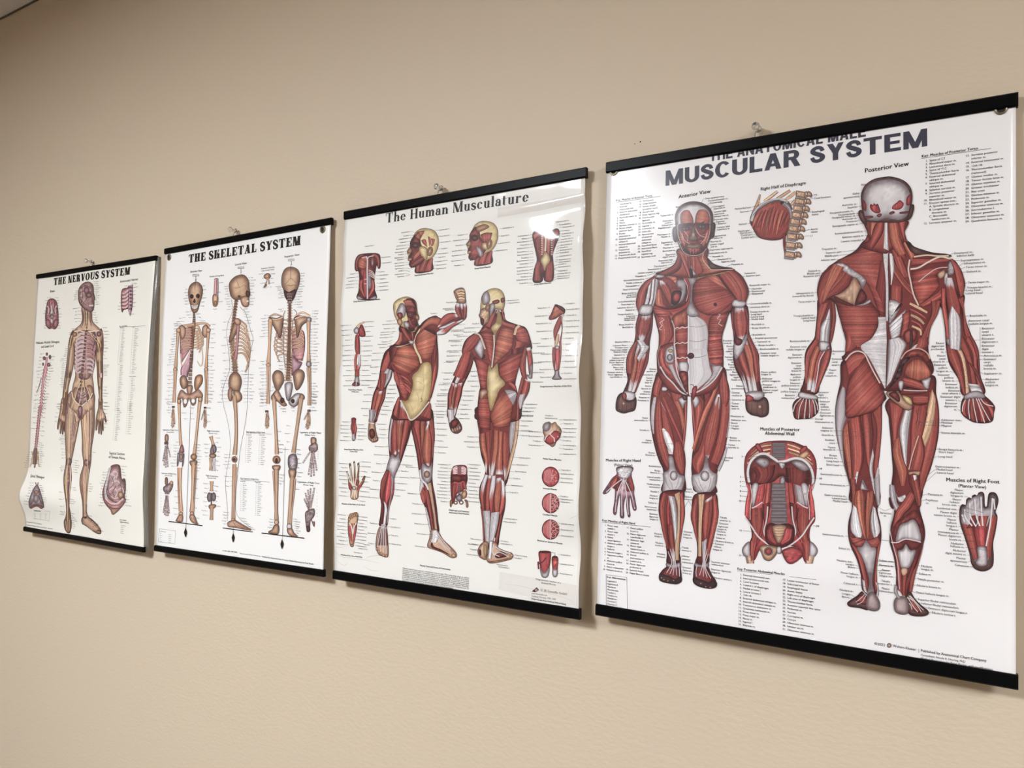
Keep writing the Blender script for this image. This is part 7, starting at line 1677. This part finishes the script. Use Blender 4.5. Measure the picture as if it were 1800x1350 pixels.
poly('1105,830 1160,810 1162,860 1135,900 1130,965 1112,970 1105,930 1098,870', 'h', r=7, amp=.16); poly('1108,935 1130,935 1132,968 1112,972', 'k', r=4); hand_bones(1132, 835, [(1100, 700), (1118, 678), (1136, 668), (1162, 664), (1092, 740)], 5, 'h'); poly('1140,880 1150,900 1165,900 1160,940', 'n', r=4); donS('foot_ligaments_drawing')
# lettering
BW_ = ['Frontal bone', 'Parietal bone', 'Temporal bone', 'Mandible', 'Maxilla', 'Clavicle', 'Scapula', 'Humerus', 'Sternum', 'Manubrium', 'Xiphoid process', 'Radius', 'Ulna', 'Carpal bones', 'Phalanges', 'Metacarpals', 'Ilium', 'Ischium', 'Pubis', 'Sacrum', 'Coccyx', 'Femur', 'Patella', 'Tibia', 'Fibula', 'Greater trochanter', 'Medial condyle', 'Lateral epicondyle', 'Acromion', 'Coracoid process', 'Glenoid cavity', 'Intercostal mm.', 'Costal cartilage', 'Lumbar vertebrae', 'Iliac crest', 'Talus', 'Calcaneus', 'Medial malleolus', 'Occipital bone', 'Zygomatic arch', 'Interosseous membrane', 'Patellar l.']
fr(0, 0, 1)
DK = np.array((50, 46, 48.))
for t, a, b, h in (('Anterior View', (334.5, 479.5), (355.5, 477), 3.4), ('Lateral View', (413, 467), (434, 464), 3.6), ('Posterior View', (500, 453.5), (526.5, 449), 3.8), ('Portion of Long Bone', (368.5, 487.5), (394, 485), 2.6), ('Auditory Ossicles', (459, 473.5), (483, 470.5), 2.6), ('(Left Medial View)', (460, 477.5), (482, 474.5), 2.2),
                   ('Ligaments of Right Hand', (286.5, 756.5), (313.5, 757.5), 2.5), ('Right Knee Joint', (364, 758.5), (386, 759.5), 2.7), ('Ligaments of Right Hand', (527, 761), (564.5, 762.5), 3.0), ('Ligaments of Right Foot', (284, 832.5), (310, 834.5), 2.5), ('Right Knee Joint', (362, 837), (383.5, 839), 2.7), ('Ligaments of Right Foot', (523, 848), (561.5, 851), 3.0),
                   ('Key: Ligaments of Right Hand', (433, 760), (466, 761.5), 2.5), ('Key: Ligaments of Right Foot', (423, 842), (455, 844), 2.5)):
    text_fit(t, a, b, h, 'b' if 'Key' in t else '', DK)
    if t != 'Auditory Ossicles': ART.build('heading', CS.sheet); begin()
begin(); fr(0, 0, 1)
stroke([(433, 760.9), (478, 763.2)], .5, (90, 84, 84), sp=False); ART.build('ruled_line', CS.sheet); begin()
stroke([(423, 843.5), (474, 847.5)], .5, (90, 84, 84), sp=False); ART.build('ruled_line', CS.sheet); begin()
stroke([(280.5, 929.5), (309, 933), (307.5, 956), (279, 952.5)], .5, (120, 112, 112), sp=False); ART.build('ruled_line', CS.sheet); begin()
stroke([(280.5, 929.5), (279, 952.5)], .5, (120, 112, 112), sp=False); ART.build('ruled_line', CS.sheet); begin()
printed('small_print', '(Dorsal View)', (293, 760.5), (306, 761), 2.0)
printed('small_print', '(Anterior View)', (367, 762.5), (382, 763.3), 2.1)
printed('small_print', '(Palmar View)', (536, 765.5), (554, 766.5), 2.4)
printed('small_print', '(Dorsal View)', (290, 836.5), (303, 837.5), 2.0)
printed('small_print', '(Posterior View)', (365, 841), (380, 842), 2.1)
printed('small_print', '(Plantar View)', (533, 853), (551, 854.5), 2.4)
printed('small_print', '© 1947, 1985, 1997, 2000', (391, 969), (417, 972), 2.4)
printed('small_print', 'Published by Anatomical Chart Company, Medical Illustrations by Peter Bachin', (461, 979.5), (551.5, 993), 2.7, '', DK)
printed('small_print', 'Anatomical Chart Company', (422, 973.5), (458, 978.5), 1.8)
begin(); C_ = 2.0
random.seed(8)
fr(*S2)
def table(x, y, n, dx=6, lead=13.5, num=1, slope=0):
    for i in range(n):
        text('%d' % (i+num), x-i*slope, y+i*lead, 1.7, '', 'l'); text(word(BW_), x+14-i*slope, y+i*lead, 1.75)
text('Dorsal View', 687, 298, 2.0, 'b'); text('Palmar View', 778, 300, 2.0, 'b'); text('Dorsal View', 646, 622, 2.0, 'b'); text('Plantar View', 750, 628, 2.0, 'b')
table(687, 313, 14, slope=.6); table(780, 315, 15, slope=.6); table(650, 636, 15, slope=.3); table(756, 642, 17, slope=.5)
for i in range(5): text(word(BW_)[:9], 86-i*.5, 985+i*13.5, 1.6); text(word(BW_)[:9], 146-i*.5, 993+i*13.5, 1.6)
text('Key: Abbreviations', 84, 970, 1.8, 'b')
fr(*S1)
for a in ((278, 552, 282, 655, 6, 'r', 25), (385, 530, 370, 670, 6, 'l', 20), (235, 752, 215, 800, 3, 'r', 30), (212, 790, 160, 1080, 17, 'r', 25), (165, 1130, 150, 1345, 9, 'r', 28), (450, 800, 440, 960, 6, 'l', 20), (438, 1020, 430, 1340, 14, 'l', 25), (345, 725, 370, 775, 3, 'l', 10), (290, 710, 300, 750, 3, 'r', 15),
          (500, 508, 490, 640, 3, 'l', 12), (460, 690, 460, 700, 1, 'c', 0), (560, 530, 580, 690, 10, 'r', 10), (720, 470, 712, 660, 10, 'l', 15), (680, 690, 695, 790, 6, 'l', 15), (545, 780, 550, 1050, 6, 'r', 25), (555, 1110, 520, 1340, 10, 'r', 40), (710, 845, 725, 1050, 4, 'l', 15), (655, 1125, 660, 1150, 2, 'l', 10), (712, 1150, 708, 1340, 9, 'l', 40),
          (805, 445, 830, 540, 4, 'r', 12), (862, 448, 850, 540, 4, 'l', 10), (930, 530, 950, 610, 7, 'r', 15), (1068, 445, 1040, 660, 13, 'l', 20), (940, 690, 945, 705, 2, 'r', 10), (1050, 680, 1060, 690, 1, 'l', 10), (828, 735, 820, 880, 8, 'r', 25), (1162, 705, 1155, 800, 6, 'l', 15), (1158, 830, 1155, 1130, 15, 'l', 25), (815, 1055, 810, 1345, 13, 'r', 25), (940, 1030, 945, 1110, 4, 'r', 12), (1155, 1210, 1150, 1345, 8, 'l', 30), (885, 1235, 870, 1260, 2, 'r', 10)):
    column(*a[:7], BW_, C_) if a[5] != 'c' else text('Periosteum', 470, 690, 1.8, '', 'c')
fr(*S2)
for a in ((160, 65, 155, 145, 5, 'r', 15), (420, 15, 415, 205, 5, 'l', 15), (262, 105, 275, 185, 3, 'r', 8), (300, 110, 305, 185, 3, 'l', 8), (212, 350, 190, 515, 9, 'r', 18), (345, 365, 345, 550, 10, 'l', 20), (270, 360, 275, 375, 1, 'c', 0), (425, 365, 420, 450, 4, 'r', 10), (480, 318, 480, 545, 8, 'l', 10), (422, 640, 410, 860, 8, 'r', 12), (470, 655, 475, 795, 5, 'l', 12), (562, 435, 555, 530, 5, 'r', 25), (570, 590, 570, 655, 3, 'r', 25), (212, 690, 210, 855, 5, 'r', 12), (335, 605, 330, 875, 5, 'l', 12), (555, 840, 545, 920, 5, 'r', 15), (650, 880, 720, 955, 5, 'l', 10), (910, 340, 915, 420, 4, 'l', 8), (990, 235, 985, 400, 4, 'r', 10), (1040, 400, 1045, 590, 7, 'l', 10), (925, 575, 920, 640, 4, 'l', 10), (1020, 675, 1030, 690, 1, 'l', 10), (880, 890, 870, 945, 4, 'r', 12), (1025, 885, 1040, 985, 7, 'l', 10), (815, 10, 812, 95, 5, 'r', 25), (1150, 10, 1148, 130, 6, 'l', 20), (915, 100, 940, 135, 3, 'l', 0), (1000, 110, 1010, 130, 2, 'l', 0), (905, 275, 905, 280, 1, 'l', 8)):
    if a[5] != 'c': column(*a[:7], BW_, C_)
for i in range(8): text(str(i+1), 160, 345+i*22, 1.7); text(str(i+9), 1186, 352+i*16, 1.7); text(str(i+20), 92, 680+i*20, 1.7); text(str(i+2), 1182, 700+i*24, 1.7)
ART.build('name_lettering', CS.sheet)

# ================================================================== the nervous system chart (farthest, at the left)
def surf_n(u, v):
    l = np.clip((.42-u)/.92, 0, 1)
    return (.008*np.sin(np.pi*np.clip(v+.5, 0, 1))*np.clip(u+.65, 0, 1.2) + .021*l**1.3*np.exp(-((v+.36)/.065)**2)
            + .004*np.exp(-((v+.3)/.09)**2)*(1-l) + .0012*np.sin(11*u+4*v))
CN = make_chart('N', 'anatomical_chart', 'white nervous system wall chart curling at its lower left corner, leftmost of the four',
                *FIT_N, surf_n, (243, 238, 228), .0118, (.0015, .0015), (), .475, front=.0098, lean=.013, mat_kw=dict(coat=.6, crough=.12, bump=.3))
push_pin(CN, .475, 'clear plastic push pin above the nervous system chart, leftmost of the four pins')
M_FILM = new_mat('clear_laminate_film', (.9, .9, .88), .08, trans=.85)
for sx_, z0, z1 in ((1, -.5, .5), ):
    zz = np.linspace(CN.h*z0+.004, CN.h*z1-.002, 30); x0 = CN.w/2-.004
    V, F = [], []
    for z in zz:
        y0_ = float(CN.y(.49*CN.w, z))
        for dx_, dy_ in ((0, 0), (.004, .0035), (.007, .009), (.0066, .0094), (.0036, .0041), (0, .0006)): V.append((x0+dx_, y0_+dy_, z))
    for j in range(29):
        for i in range(6): F.append((j*6+i, j*6+(i+1) % 6, (j+1)*6+(i+1) % 6, (j+1)*6+i))
    F += [(5, 4, 3, 2, 1, 0), tuple(range(29*6, 30*6))]
    fo = mesh_obj('laminate_edge', V, F, M_FILM, CN.root, True); fo['label'] = 'clear film edge curling towards the wall'
begin(); fr(0, 0, 1)
text_fit('THE NERVOUS SYSTEM', (94.5, 501.5), (228.5, 482.5), 12.2, c=np.array((18, 16, 18.)), fn=BOOK)
ART.build('title_lettering', CN.sheet)
N1, N2 = (20, 440, 1350/280), (20, 700, 1350/280)
INK['f'] = tuple(np.array(c, float) for c in ((116, 84, 72), (206, 170, 146), (228, 198, 174)))
INK['v'] = tuple(np.array(c, float) for c in ((100, 72, 72), (160, 126, 124), (206, 182, 180)))
begin(); fr(*N1)
poly('530,685 502,720 486,800 476,900 464,1000 450,1100 436,1230 430,1340 418,1400 470,1400 474,1300 486,1160 505,1080 525,990 540,870', 'f', r=5)
poly('755,668 776,705 782,800 776,900 777,1050 772,1150 770,1280 772,1390 742,1390 744,1250 732,1110 726,1000 720,860', 'f', r=5)
fr(*N2)
poly('430,0 412,110 390,235 396,270 404,240 420,180 412,290 422,295 436,190 430,300 440,302 452,200 448,280 458,280 466,170 470,60 472,0', 'f', r=3, amp=.14); poly('742,0 738,80 720,160 716,265 724,270 738,190 738,290 748,298 754,190 758,300 768,302 770,190 775,275 782,270 782,170 800,208 808,200 796,140 774,90 772,0', 'f', r=3, amp=.14)
poly('505,-60 470,80 456,200 455,320 462,450 462,560 444,660 446,760 462,880 466,980 448,1050 455,1112 490,1148 506,1100 506,1000 492,900 500,750 512,680 506,560 522,480 560,290 580,190 590,190 600,330 600,450 612,560 586,650 580,740 602,880 606,1000 598,1060 640,1086 700,1132 752,1152 762,1122 722,1062 662,1012 640,960 646,800 658,650 676,540 682,420 706,250 706,80 690,-60', 'f', r=6)
poly('450,1030 505,1020 508,1100 490,1146 456,1112', 'k', r=5, amp=.15); poly('602,1010 660,1010 722,1062 762,1122 750,1152 700,1132 640,1086 600,1060', 'k', r=5, amp=.15)
strips('''485,40 470,180 468,330 475,450 | 505,40 490,180 485,330 490,470 | v
515,20 505,180 500,330 498,470 | 545,60 540,200 525,340 510,480 | n
530,120 545,220 540,300 | 560,130 570,200 550,300 | f
600,130 605,250 625,400 630,520 | 640,60 640,250 650,400 650,520 | n
650,30 665,200 660,350 655,500 | 690,40 695,200 680,350 668,500 | f
668,130 672,260 664,420 | 680,130 684,260 674,420 | v
462,570 455,680 465,800 478,960 | 488,570 490,680 480,800 485,960 | v
488,570 498,680 490,800 490,940 | 505,570 510,680 498,800 496,900 | f
615,580 600,680 610,800 615,980 | 640,600 640,700 632,800 625,960 | n
640,600 645,680 640,800 632,960 | 662,580 655,680 645,800 640,960 | v''')
for x, y in ((490, 535), (640, 545)): oval(x, y, 24, 30, 'v', r=6, amp=.16)
for a in ('462,1040 470,1120', '480,1030 482,1130', '495,1030 496,1120', '620,1030 700,1110', '640,1030 730,1110', '625,1050 690,1120'): stroke(a, 1.0, (206, 172, 140))
for a in ('500,60 490,250 485,450 480,560 470,700 475,900 480,1050', '530,40 515,250 505,470', '625,60 640,250 650,450 645,600 630,800 625,1000', '670,60 675,250 660,480', '600,150 618,350 640,520', '470,600 460,700 470,850', '655,600 648,750 640,900'): stroke(a, 1.1, (218, 190, 140))
for a in ('520,60 512,300 500,500 490,700 484,950', '660,80 664,300 655,520 640,750 632,950', '550,150 530,320'): stroke(a, .9, (120, 86, 120))
for a in ('428,60 410,180 400,250', '440,60 425,180 418,290', '452,60 440,180 436,295', '755,60 745,180 744,290', '762,60 765,180 764,298', '748,60 728,180 722,260'): stroke(a, .9, (150, 116, 92))
fr(*N1)
poly('598,480 600,560 590,620 532,682 520,760 540,870 532,960 542,1060 520,1150 500,1280 494,1330 545,1375 590,1440 640,1375 702,1320 700,1150 690,1060 712,960 722,860 780,730 752,666 692,602 680,520', 'f', r=4, line=0)
poly('575,690 625,680 660,680 710,695 725,800 705,940 680,1040 650,1090 590,1090 550,1040 540,940 535,800', 'v', r=8, amp=.12)
for i in range(9):
    y = 710+i*36
    stroke([(625, y), (585, y-4), (552-min(i, 4)*2, y+18), (566, y+38), (600, y+26)], 3.2, (206, 184, 184)); stroke([(640, y), (675, y-2), (705-max(0, i-5)*6, y+20), (690, y+42), (655, y+30)], 3.0, (176, 126, 122) if i < 6 else (206, 184, 184)); stroke([(625, y+14), (590, y+12), (560, y+34)], 1.0, (96, 70, 84))
    stroke([(640, y+14), (672, y+14), (698, y+36)], 1.0, (96, 70, 84))
vert('640,540 638,640 630,760 618,900 600,1060 590,1200', 24, 10, 20, 'p', 1.3)
poly('545,1160 580,1190 600,1260 590,1300 550,1280 520,1230', 'n', r=7); poly('620,1190 660,1140 695,1170 690,1240 640,1290 612,1270', 'n', r=7); poly('560,1180 650,1170 660,1270 600,1310 555,1270', 'v', r=7, amp=.18)
stroke('515,1200 530,1260 575,1310 590,1340 610,1310 660,1270 690,1210', 1.8, (226, 210, 196)); poly('565,1330 600,1320 605,1370 590,1420 575,1400', 'p', r=5, amp=.12)
for a in ('600,700 560,740 520,720 500,800 485,950 470,1100 450,1250', '660,690 720,740 760,800 765,950 760,1100 755,1280', '590,720 530,760 510,900 490,1050 465,1200', '680,720 740,800 750,950 750,1150', '610,1100 570,1160 540,1260 510,1340', '610,1100 650,1180 680,1300', '605,1120 590,1250 560,1350', '612,1120 640,1260 660,1360'): stroke(a, 1.3, (222, 196, 146))
for a in ('700,700 715,760 700,820', '690,710 705,780 690,850', '710,690 730,770 715,860', '600,1080 590,1180 570,1280', '620,1080 630,1180 650,1290', '500,820 480,1000 460,1180', '765,820 766,1000 760,1180', '560,1200 600,1230 640,1210', '560,1230 600,1260 650,1230'): stroke(a, 1.1, (98, 74, 96))
stroke('535,690 580,682 625,695', 2.2, (222, 202, 186)); stroke('655,690 700,685 748,680', 2.2, (222, 202, 186)); oval(540, 712, 20, 20, 'n', r=5); oval(745, 710, 20, 22, 'v', r=5)
loft('475,1040 480,1060 480,1080', '500,1040 498,1060 494,1080', 'v'); loft('745,1040 748,1060 750,1080', '775,1040 775,1060 774,1080', 'v')
poly('570,400 574,330 612,280 662,268 694,298 700,365 712,408 702,425 704,452 698,500 680,522 648,512 602,482 576,440', 'v', r=6, amp=.12)
for a in ('590,320 640,300 680,330', '585,360 630,340 690,360', '650,300 630,360 640,420', '600,300 610,360 600,440', '620,290 660,340 650,400 620,440', '590,420 610,440 640,470', '640,380 680,390 690,420'): stroke(a, 1.0, (92, 68, 70))
oval(640, 340, 24, 30, 'p', r=6); oval(660, 380, 24, 22, 'v', r=5, line=.8); stroke('660,470 698,468', 3, (206, 192, 188)); stroke('655,480 695,482', .6, (80, 60, 60)); oval(590, 430, 9, 16, 'v', line=.7)
for a in ('625,500 632,560 628,640', '650,510 648,580 640,660', '605,500 612,570 606,640', '670,520 670,580 680,640'): stroke(a, 1.2, (120, 92, 96))
stroke('640,520 640,600 630,680', 1.3, (222, 196, 146))
ART.build('nervous_system_figure', CN.sheet)
def donN(nm): ART.build(nm, CN.sheet); begin()
begin()
poly('345,408 312,425 296,490 288,570 300,640 322,668 345,660 368,670 392,640 400,570 394,480 378,425', 'q', r=6, amp=.1)
for s in (-1, 1):
    oval(345+s*34, 515, 15, 30, 'p', rot=s*.2, r=4); oval(345+s*32, 620, 22, 40, 'q', rot=s*.2, r=5); stroke([(345+s*18, 425), (345+s*22, 480), (345+s*10, 520)], 1.4, (120, 50, 58)); stroke([(345+s*40, 470), (345+s*25, 500), (345+s*35, 545)], 1.4, (226, 206, 204))
loft('338,470 336,540 335,610', '352,470 356,540 356,610', 't'); oval(345, 560, 14, 24, 't', r=4); stroke('345,410 345,460', 1.4, (120, 50, 58)); stroke('318,560 345,550 372,560', 1.3, (120, 60, 66)); oval(345, 635, 12, 14, 'q', r=3)
donN('brain_drawing')
spindle('300,905 298,950 290,1010 272,1100 262,1200 252,1330 240,1400', [10, 8, 14, 9, 8, 8, 8], 'q'); oval(280, 915, 12, 16, 'p', r=4); oval(328, 905, 10, 18, 'p', r=4); oval(318, 970, 14, 16, 'p', r=4); oval(302, 880, 8, 14, 'q', r=3); oval(270, 965, 6, 14, 'p', r=3)
for i in range(16):
    y = 1000+i*26; x = 290-i*3.0
    stroke([(x-8, y), (x-22, y+16)], 1.1, (176, 112, 116)); stroke([(x+8, y), (x+20, y+18)], 1.1, (176, 112, 116))
spindle('255,1080 240,1140 215,1210', [3, 2], 'p', line=.3)
fr(*N2)
spindle('245,60 232,200 218,330 206,440', [9, 9, 9, 7], 'q')
for i in range(17):
    y = 70+i*22; x = 244-i*2.2; stroke([(x-8, y), (x-16, y+14)], .9, (176, 112, 116)); stroke([(x+8, y), (x+14, y+14)], .9, (176, 112, 116))
for d in (-26, -14, -6, 4, 12, 24): stroke([(206+d*.3, 420), (204+d, 500), (200+d*1.2, 560)], 1.4, (120, 92, 84))
stroke('205,440 198,590', 2.2, (130, 100, 92)); stroke('175,450 180,500 160,580', 1.6, (206, 170, 130)); stroke('235,450 222,500 238,580', 1.6, (206, 170, 130))
donN('spinal_cord_drawing')
fr(*N1)
poly('935,345 985,318 1000,305 1000,480 960,495 936,522', 'q', r=5); 
for i in range(5): stroke([(940, 365+i*30), (970, 358+i*32), (998, 330+i*32)], 2.6, (222, 196, 192)); stroke([(938, 380+i*30), (968, 374+i*32), (998, 348+i*32)], 1.0, (120, 60, 70))
loft('998,300 992,400 990,490 1002,545', '1030,288 1030,400 1025,490 1008,560', 'p'); 
for i in range(7): oval(1012, 315+i*30, 10, 8, 'g', r=3)
donN('rib_nerves_drawing')
fr(*N2)
stroke('205,712 218,745 230,712', 2.0, (150, 124, 124)); poly('216,735 184,775 152,862 150,905 160,935 190,912 218,908 245,912 272,932 278,910 262,845 240,770', 'g', r=6, amp=.12); poly('170,915 195,905 240,905 268,925 255,938 215,915 165,938', 'q', r=4)
oval(212, 795, 18, 16, 'n', r=4); oval(210, 850, 24, 36, 't', r=8); stroke('185,770 195,820 180,880 165,900', 1.6, (110, 70, 74)); stroke('240,770 235,820 250,880 262,900', 1.6, (110, 70, 74))
donN('spinal_meninges_drawing')
poly('848,572 915,566 930,640 938,690 965,685 970,770 960,830 970,870 925,935 862,988 842,950 800,900 778,850 775,790 800,700 835,620', 'q', r=7, light=(.2, .6)); poly('838,600 880,575 915,575 930,680 965,690 966,800 930,880 870,880 820,840 805,780 812,700', 'v', r=7, amp=.14)
loft('828,590 806,680 788,780 795,850', '848,580 824,690 806,790 820,850', 't', line=.3); stroke('800,850 840,890 900,890 950,850', 2.4, (222, 196, 190)); stroke('805,870 850,905 910,905 955,870', 1.4, (140, 74, 76))
for a in ('840,640 880,660 860,700', '850,720 900,700 930,730', '830,780 870,760 900,800 880,840', '860,620 900,630 890,680', '900,780 940,760 950,800 920,840', '840,820 870,850 910,840'): stroke(a, 1.6, (214, 194, 196)); 
for a in ('850,660 870,720 840,760', '890,740 860,800 880,830', '920,700 935,780 905,830', '830,700 820,780 850,830'): stroke(a, 1.2, (110, 76, 92))
poly('905,800 940,795 950,830 915,850', 'n', r=4); poly('808,905 850,930 920,935 862,988 842,950', 'n', r=6)
donN('pelvis_drawing')
NW = ['Olfactory n.', 'Optic n.', 'Trigeminal n.', 'Facial n.', 'Vagus n.', 'Brachial plexus', 'Median n.', 'Ulnar n.', 'Radial n.', 'Axillary n.', 'Phrenic n.', 'Intercostal nn.', 'Sympathetic trunk', 'Splanchnic n.', 'Celiac ganglion', 'Lumbar plexus', 'Sacral plexus', 'Femoral n.', 'Obturator n.', 'Sciatic n.', 'Pudendal n.', 'Saphenous n.', 'Tibial n.', 'Common fibular n.', 'Sural n.', 'Plantar n.', 'Cerebrum', 'Cerebellum', 'Pons', 'Medulla oblongata', 'Spinal n. C1', 'Spinal n. T1', 'Spinal n. L1', 'Dura mater', 'Pia mater', 'Arachnoid', 'Filum terminale']
fr(0, 0, 1)
for t, a, b, h in (('Brain', (88, 514), (96.5, 513), 3.8), ('Intercostal Nerves', (211, 497), (243, 492.5), 4.2), ('Midbrain, Medulla Oblongata', (63.5, 605), (104.5, 602.5), 4.2), ('and Spinal Cord', (72.5, 611.5), (94.5, 610), 4.2), ('Sagittal Section', (192, 798.5), (219.5, 800.5), 4.6), ('of Female Pelvis', (191, 805), (220, 808), 4.6), ('Spinal Meninges', (53, 838.5), (78, 841.5), 4.2)):
    text_fit(t, a, b, h, '', DK)
    if t not in ('Midbrain, Medulla Oblongata', 'Sagittal Section'): ART.build('heading', CN.sheet); begin()
begin(); fr(0, 0, 1)
stroke([(210, 575.2), (256, 572.5)], .4, (110, 104, 100), sp=False); ART.build('ruled_line', CN.sheet); begin()
stroke([(59.5, 897.5), (87.5, 899), (86.5, 915.5), (59, 911.5)], .45, (130, 124, 120), sp=False); ART.build('ruled_line', CN.sheet); begin()
printed('small_print', 'Key: Cranial Nerves', (210, 574.5), (224, 573.5), 2.0, 'b')
printed('small_print', 'Key: Spinal', (211, 914.5), (222, 915.5), 2.2, 'b')
printed('small_print', 'Segmental Nerves', (211, 918), (227, 920.5), 2.2, 'b')
printed('small_print', 'Anatomical Chart Company', (47.5, 918), (73.5, 922), 1.8, 'b', DK)
printed('small_print', 'Medical Illustrations by Peter Bachin', (47.5, 923.5), (93, 930.5), 1.7)
printed('small_print', 'Key: Abbreviations', (60, 898.5), (72, 899.3), 1.9, 'b')
begin(); random.seed(4); fr(*N1); C_ = 1.95
for a in ((320, 405, 300, 660, 13, 'r', 20), (385, 405, 395, 665, 12, 'l', 15), (565, 345, 555, 420, 6, 'r', 25), (715, 270, 715, 460, 12, 'l', 20), (560, 495, 560, 605, 5, 'r', 35), (690, 510, 720, 615, 6, 'l', 20), (540, 665, 470, 900, 15, 'r', 25), (790, 660, 785, 920, 10, 'l', 15), (455, 920, 440, 1160, 14, 'r', 20), (785, 975, 785, 1060, 6, 'l', 15), (790, 1160, 785, 1240, 4, 'l', 15), (265, 880, 240, 1110, 9, 'r', 15), (340, 905, 300, 1150, 11, 'l', 15), (225, 1160, 215, 1340, 6, 'r', 15), (285, 1195, 275, 1345, 7, 'l', 15), (985, 305, 930, 500, 8, 'r', 15), (1035, 285, 1015, 545, 9, 'l', 15), (425, 1305, 420, 1350, 3, 'r', 15), (785, 1295, 780, 1350, 3, 'l', 15)):
    column(*a[:7], NW, C_)
for i in range(22): text('%d' % (i+1), 926-i*1.2, 672+i*13.2, 1.6); text(word(NW)[:13], 942-i*1.2, 672+i*13.2-2, 1.7)
for i in range(27): text('%d' % (i+8), 1032-i*1.0, 668+i*14.5, 1.6); text(word(NW), 1048-i*1.0, 668+i*14.5-2, 1.7)
for i in range(27): text('%d' % (i+1), 910-i*1.3, 980+i*14.5, 1.6); text(word(NW), 924-i*1.3, 980+i*14.5, 1.7)
for i in range(19): text('%d' % (i+1), 1006-i*1.2, 1088+i*15, 1.6); text(word(NW), 1020-i*1.2, 1088+i*15, 1.7)
for q in (('Nerve', 905, 968), ('Muscular and Peripheral', 1000, 1072), ('Brain Nerves', 925, 660), ('Spinal n.', 1030, 655)): text(q[0], q[1], q[2], 1.8, 'b')
fr(*N2)
for i in range(18): text('%d' % (i+1), 884-i*1.4, 92+i*15.5, 1.6); text(word(NW), 900-i*1.4, 92+i*15.5, 1.7)
for i in range(15): text('%d' % (i+1), 988-i*1.2, 50+i*18, 1.6); text(word(NW), 1003-i*1.2, 50+i*18, 1.7)
for a in ((420, 50, 390, 200, 5, 'r', 12), (790, 40, 790, 250, 8, 'l', 12), (445, 325, 445, 390, 5, 'r', 15), (448, 435, 450, 510, 4, 'r', 15), (575, 365, 580, 470, 6, 'c', 0), (440, 580, 440, 620, 4, 'r', 15), (540, 530, 540, 630, 6, 'l', 15), (690, 462, 690, 480, 1, 'l', 20), (520, 760, 530, 780, 2, 'l', 10), (665, 730, 660, 790, 4, 'l', 15), (435, 800, 440, 920, 3, 'r', 12), (500, 860, 510, 895, 3, 'l', 15), (445, 965, 448, 990, 3, 'r', 12), (510, 980, 520, 1100, 9, 'l', 12), (665, 1000, 770, 1130, 3, 'l', 12), (215, 20, 200, 260, 6, 'r', 15), (275, 10, 255, 320, 9, 'l', 15), (165, 460, 135, 590, 8, 'r', 20), (250, 380, 240, 580, 12, 'l', 15), (180, 720, 145, 900, 9, 'r', 15), (240, 740, 275, 880, 9, 'l', 15), (805, 630, 780, 915, 13, 'r', 20), (935, 580, 970, 910, 14, 'l', 15)):
    if a[5] != 'c': column(*a[:7], NW, C_)
for i in range(5): text(word(NW), 935-i*2, 1080+i*16, 1.8)
for i in range(4):
    for j in range(3): text(word(NW)[:7], 198+j*46, 978+i*13+j*2, 1.5)
ART.build('name_lettering', CN.sheet)
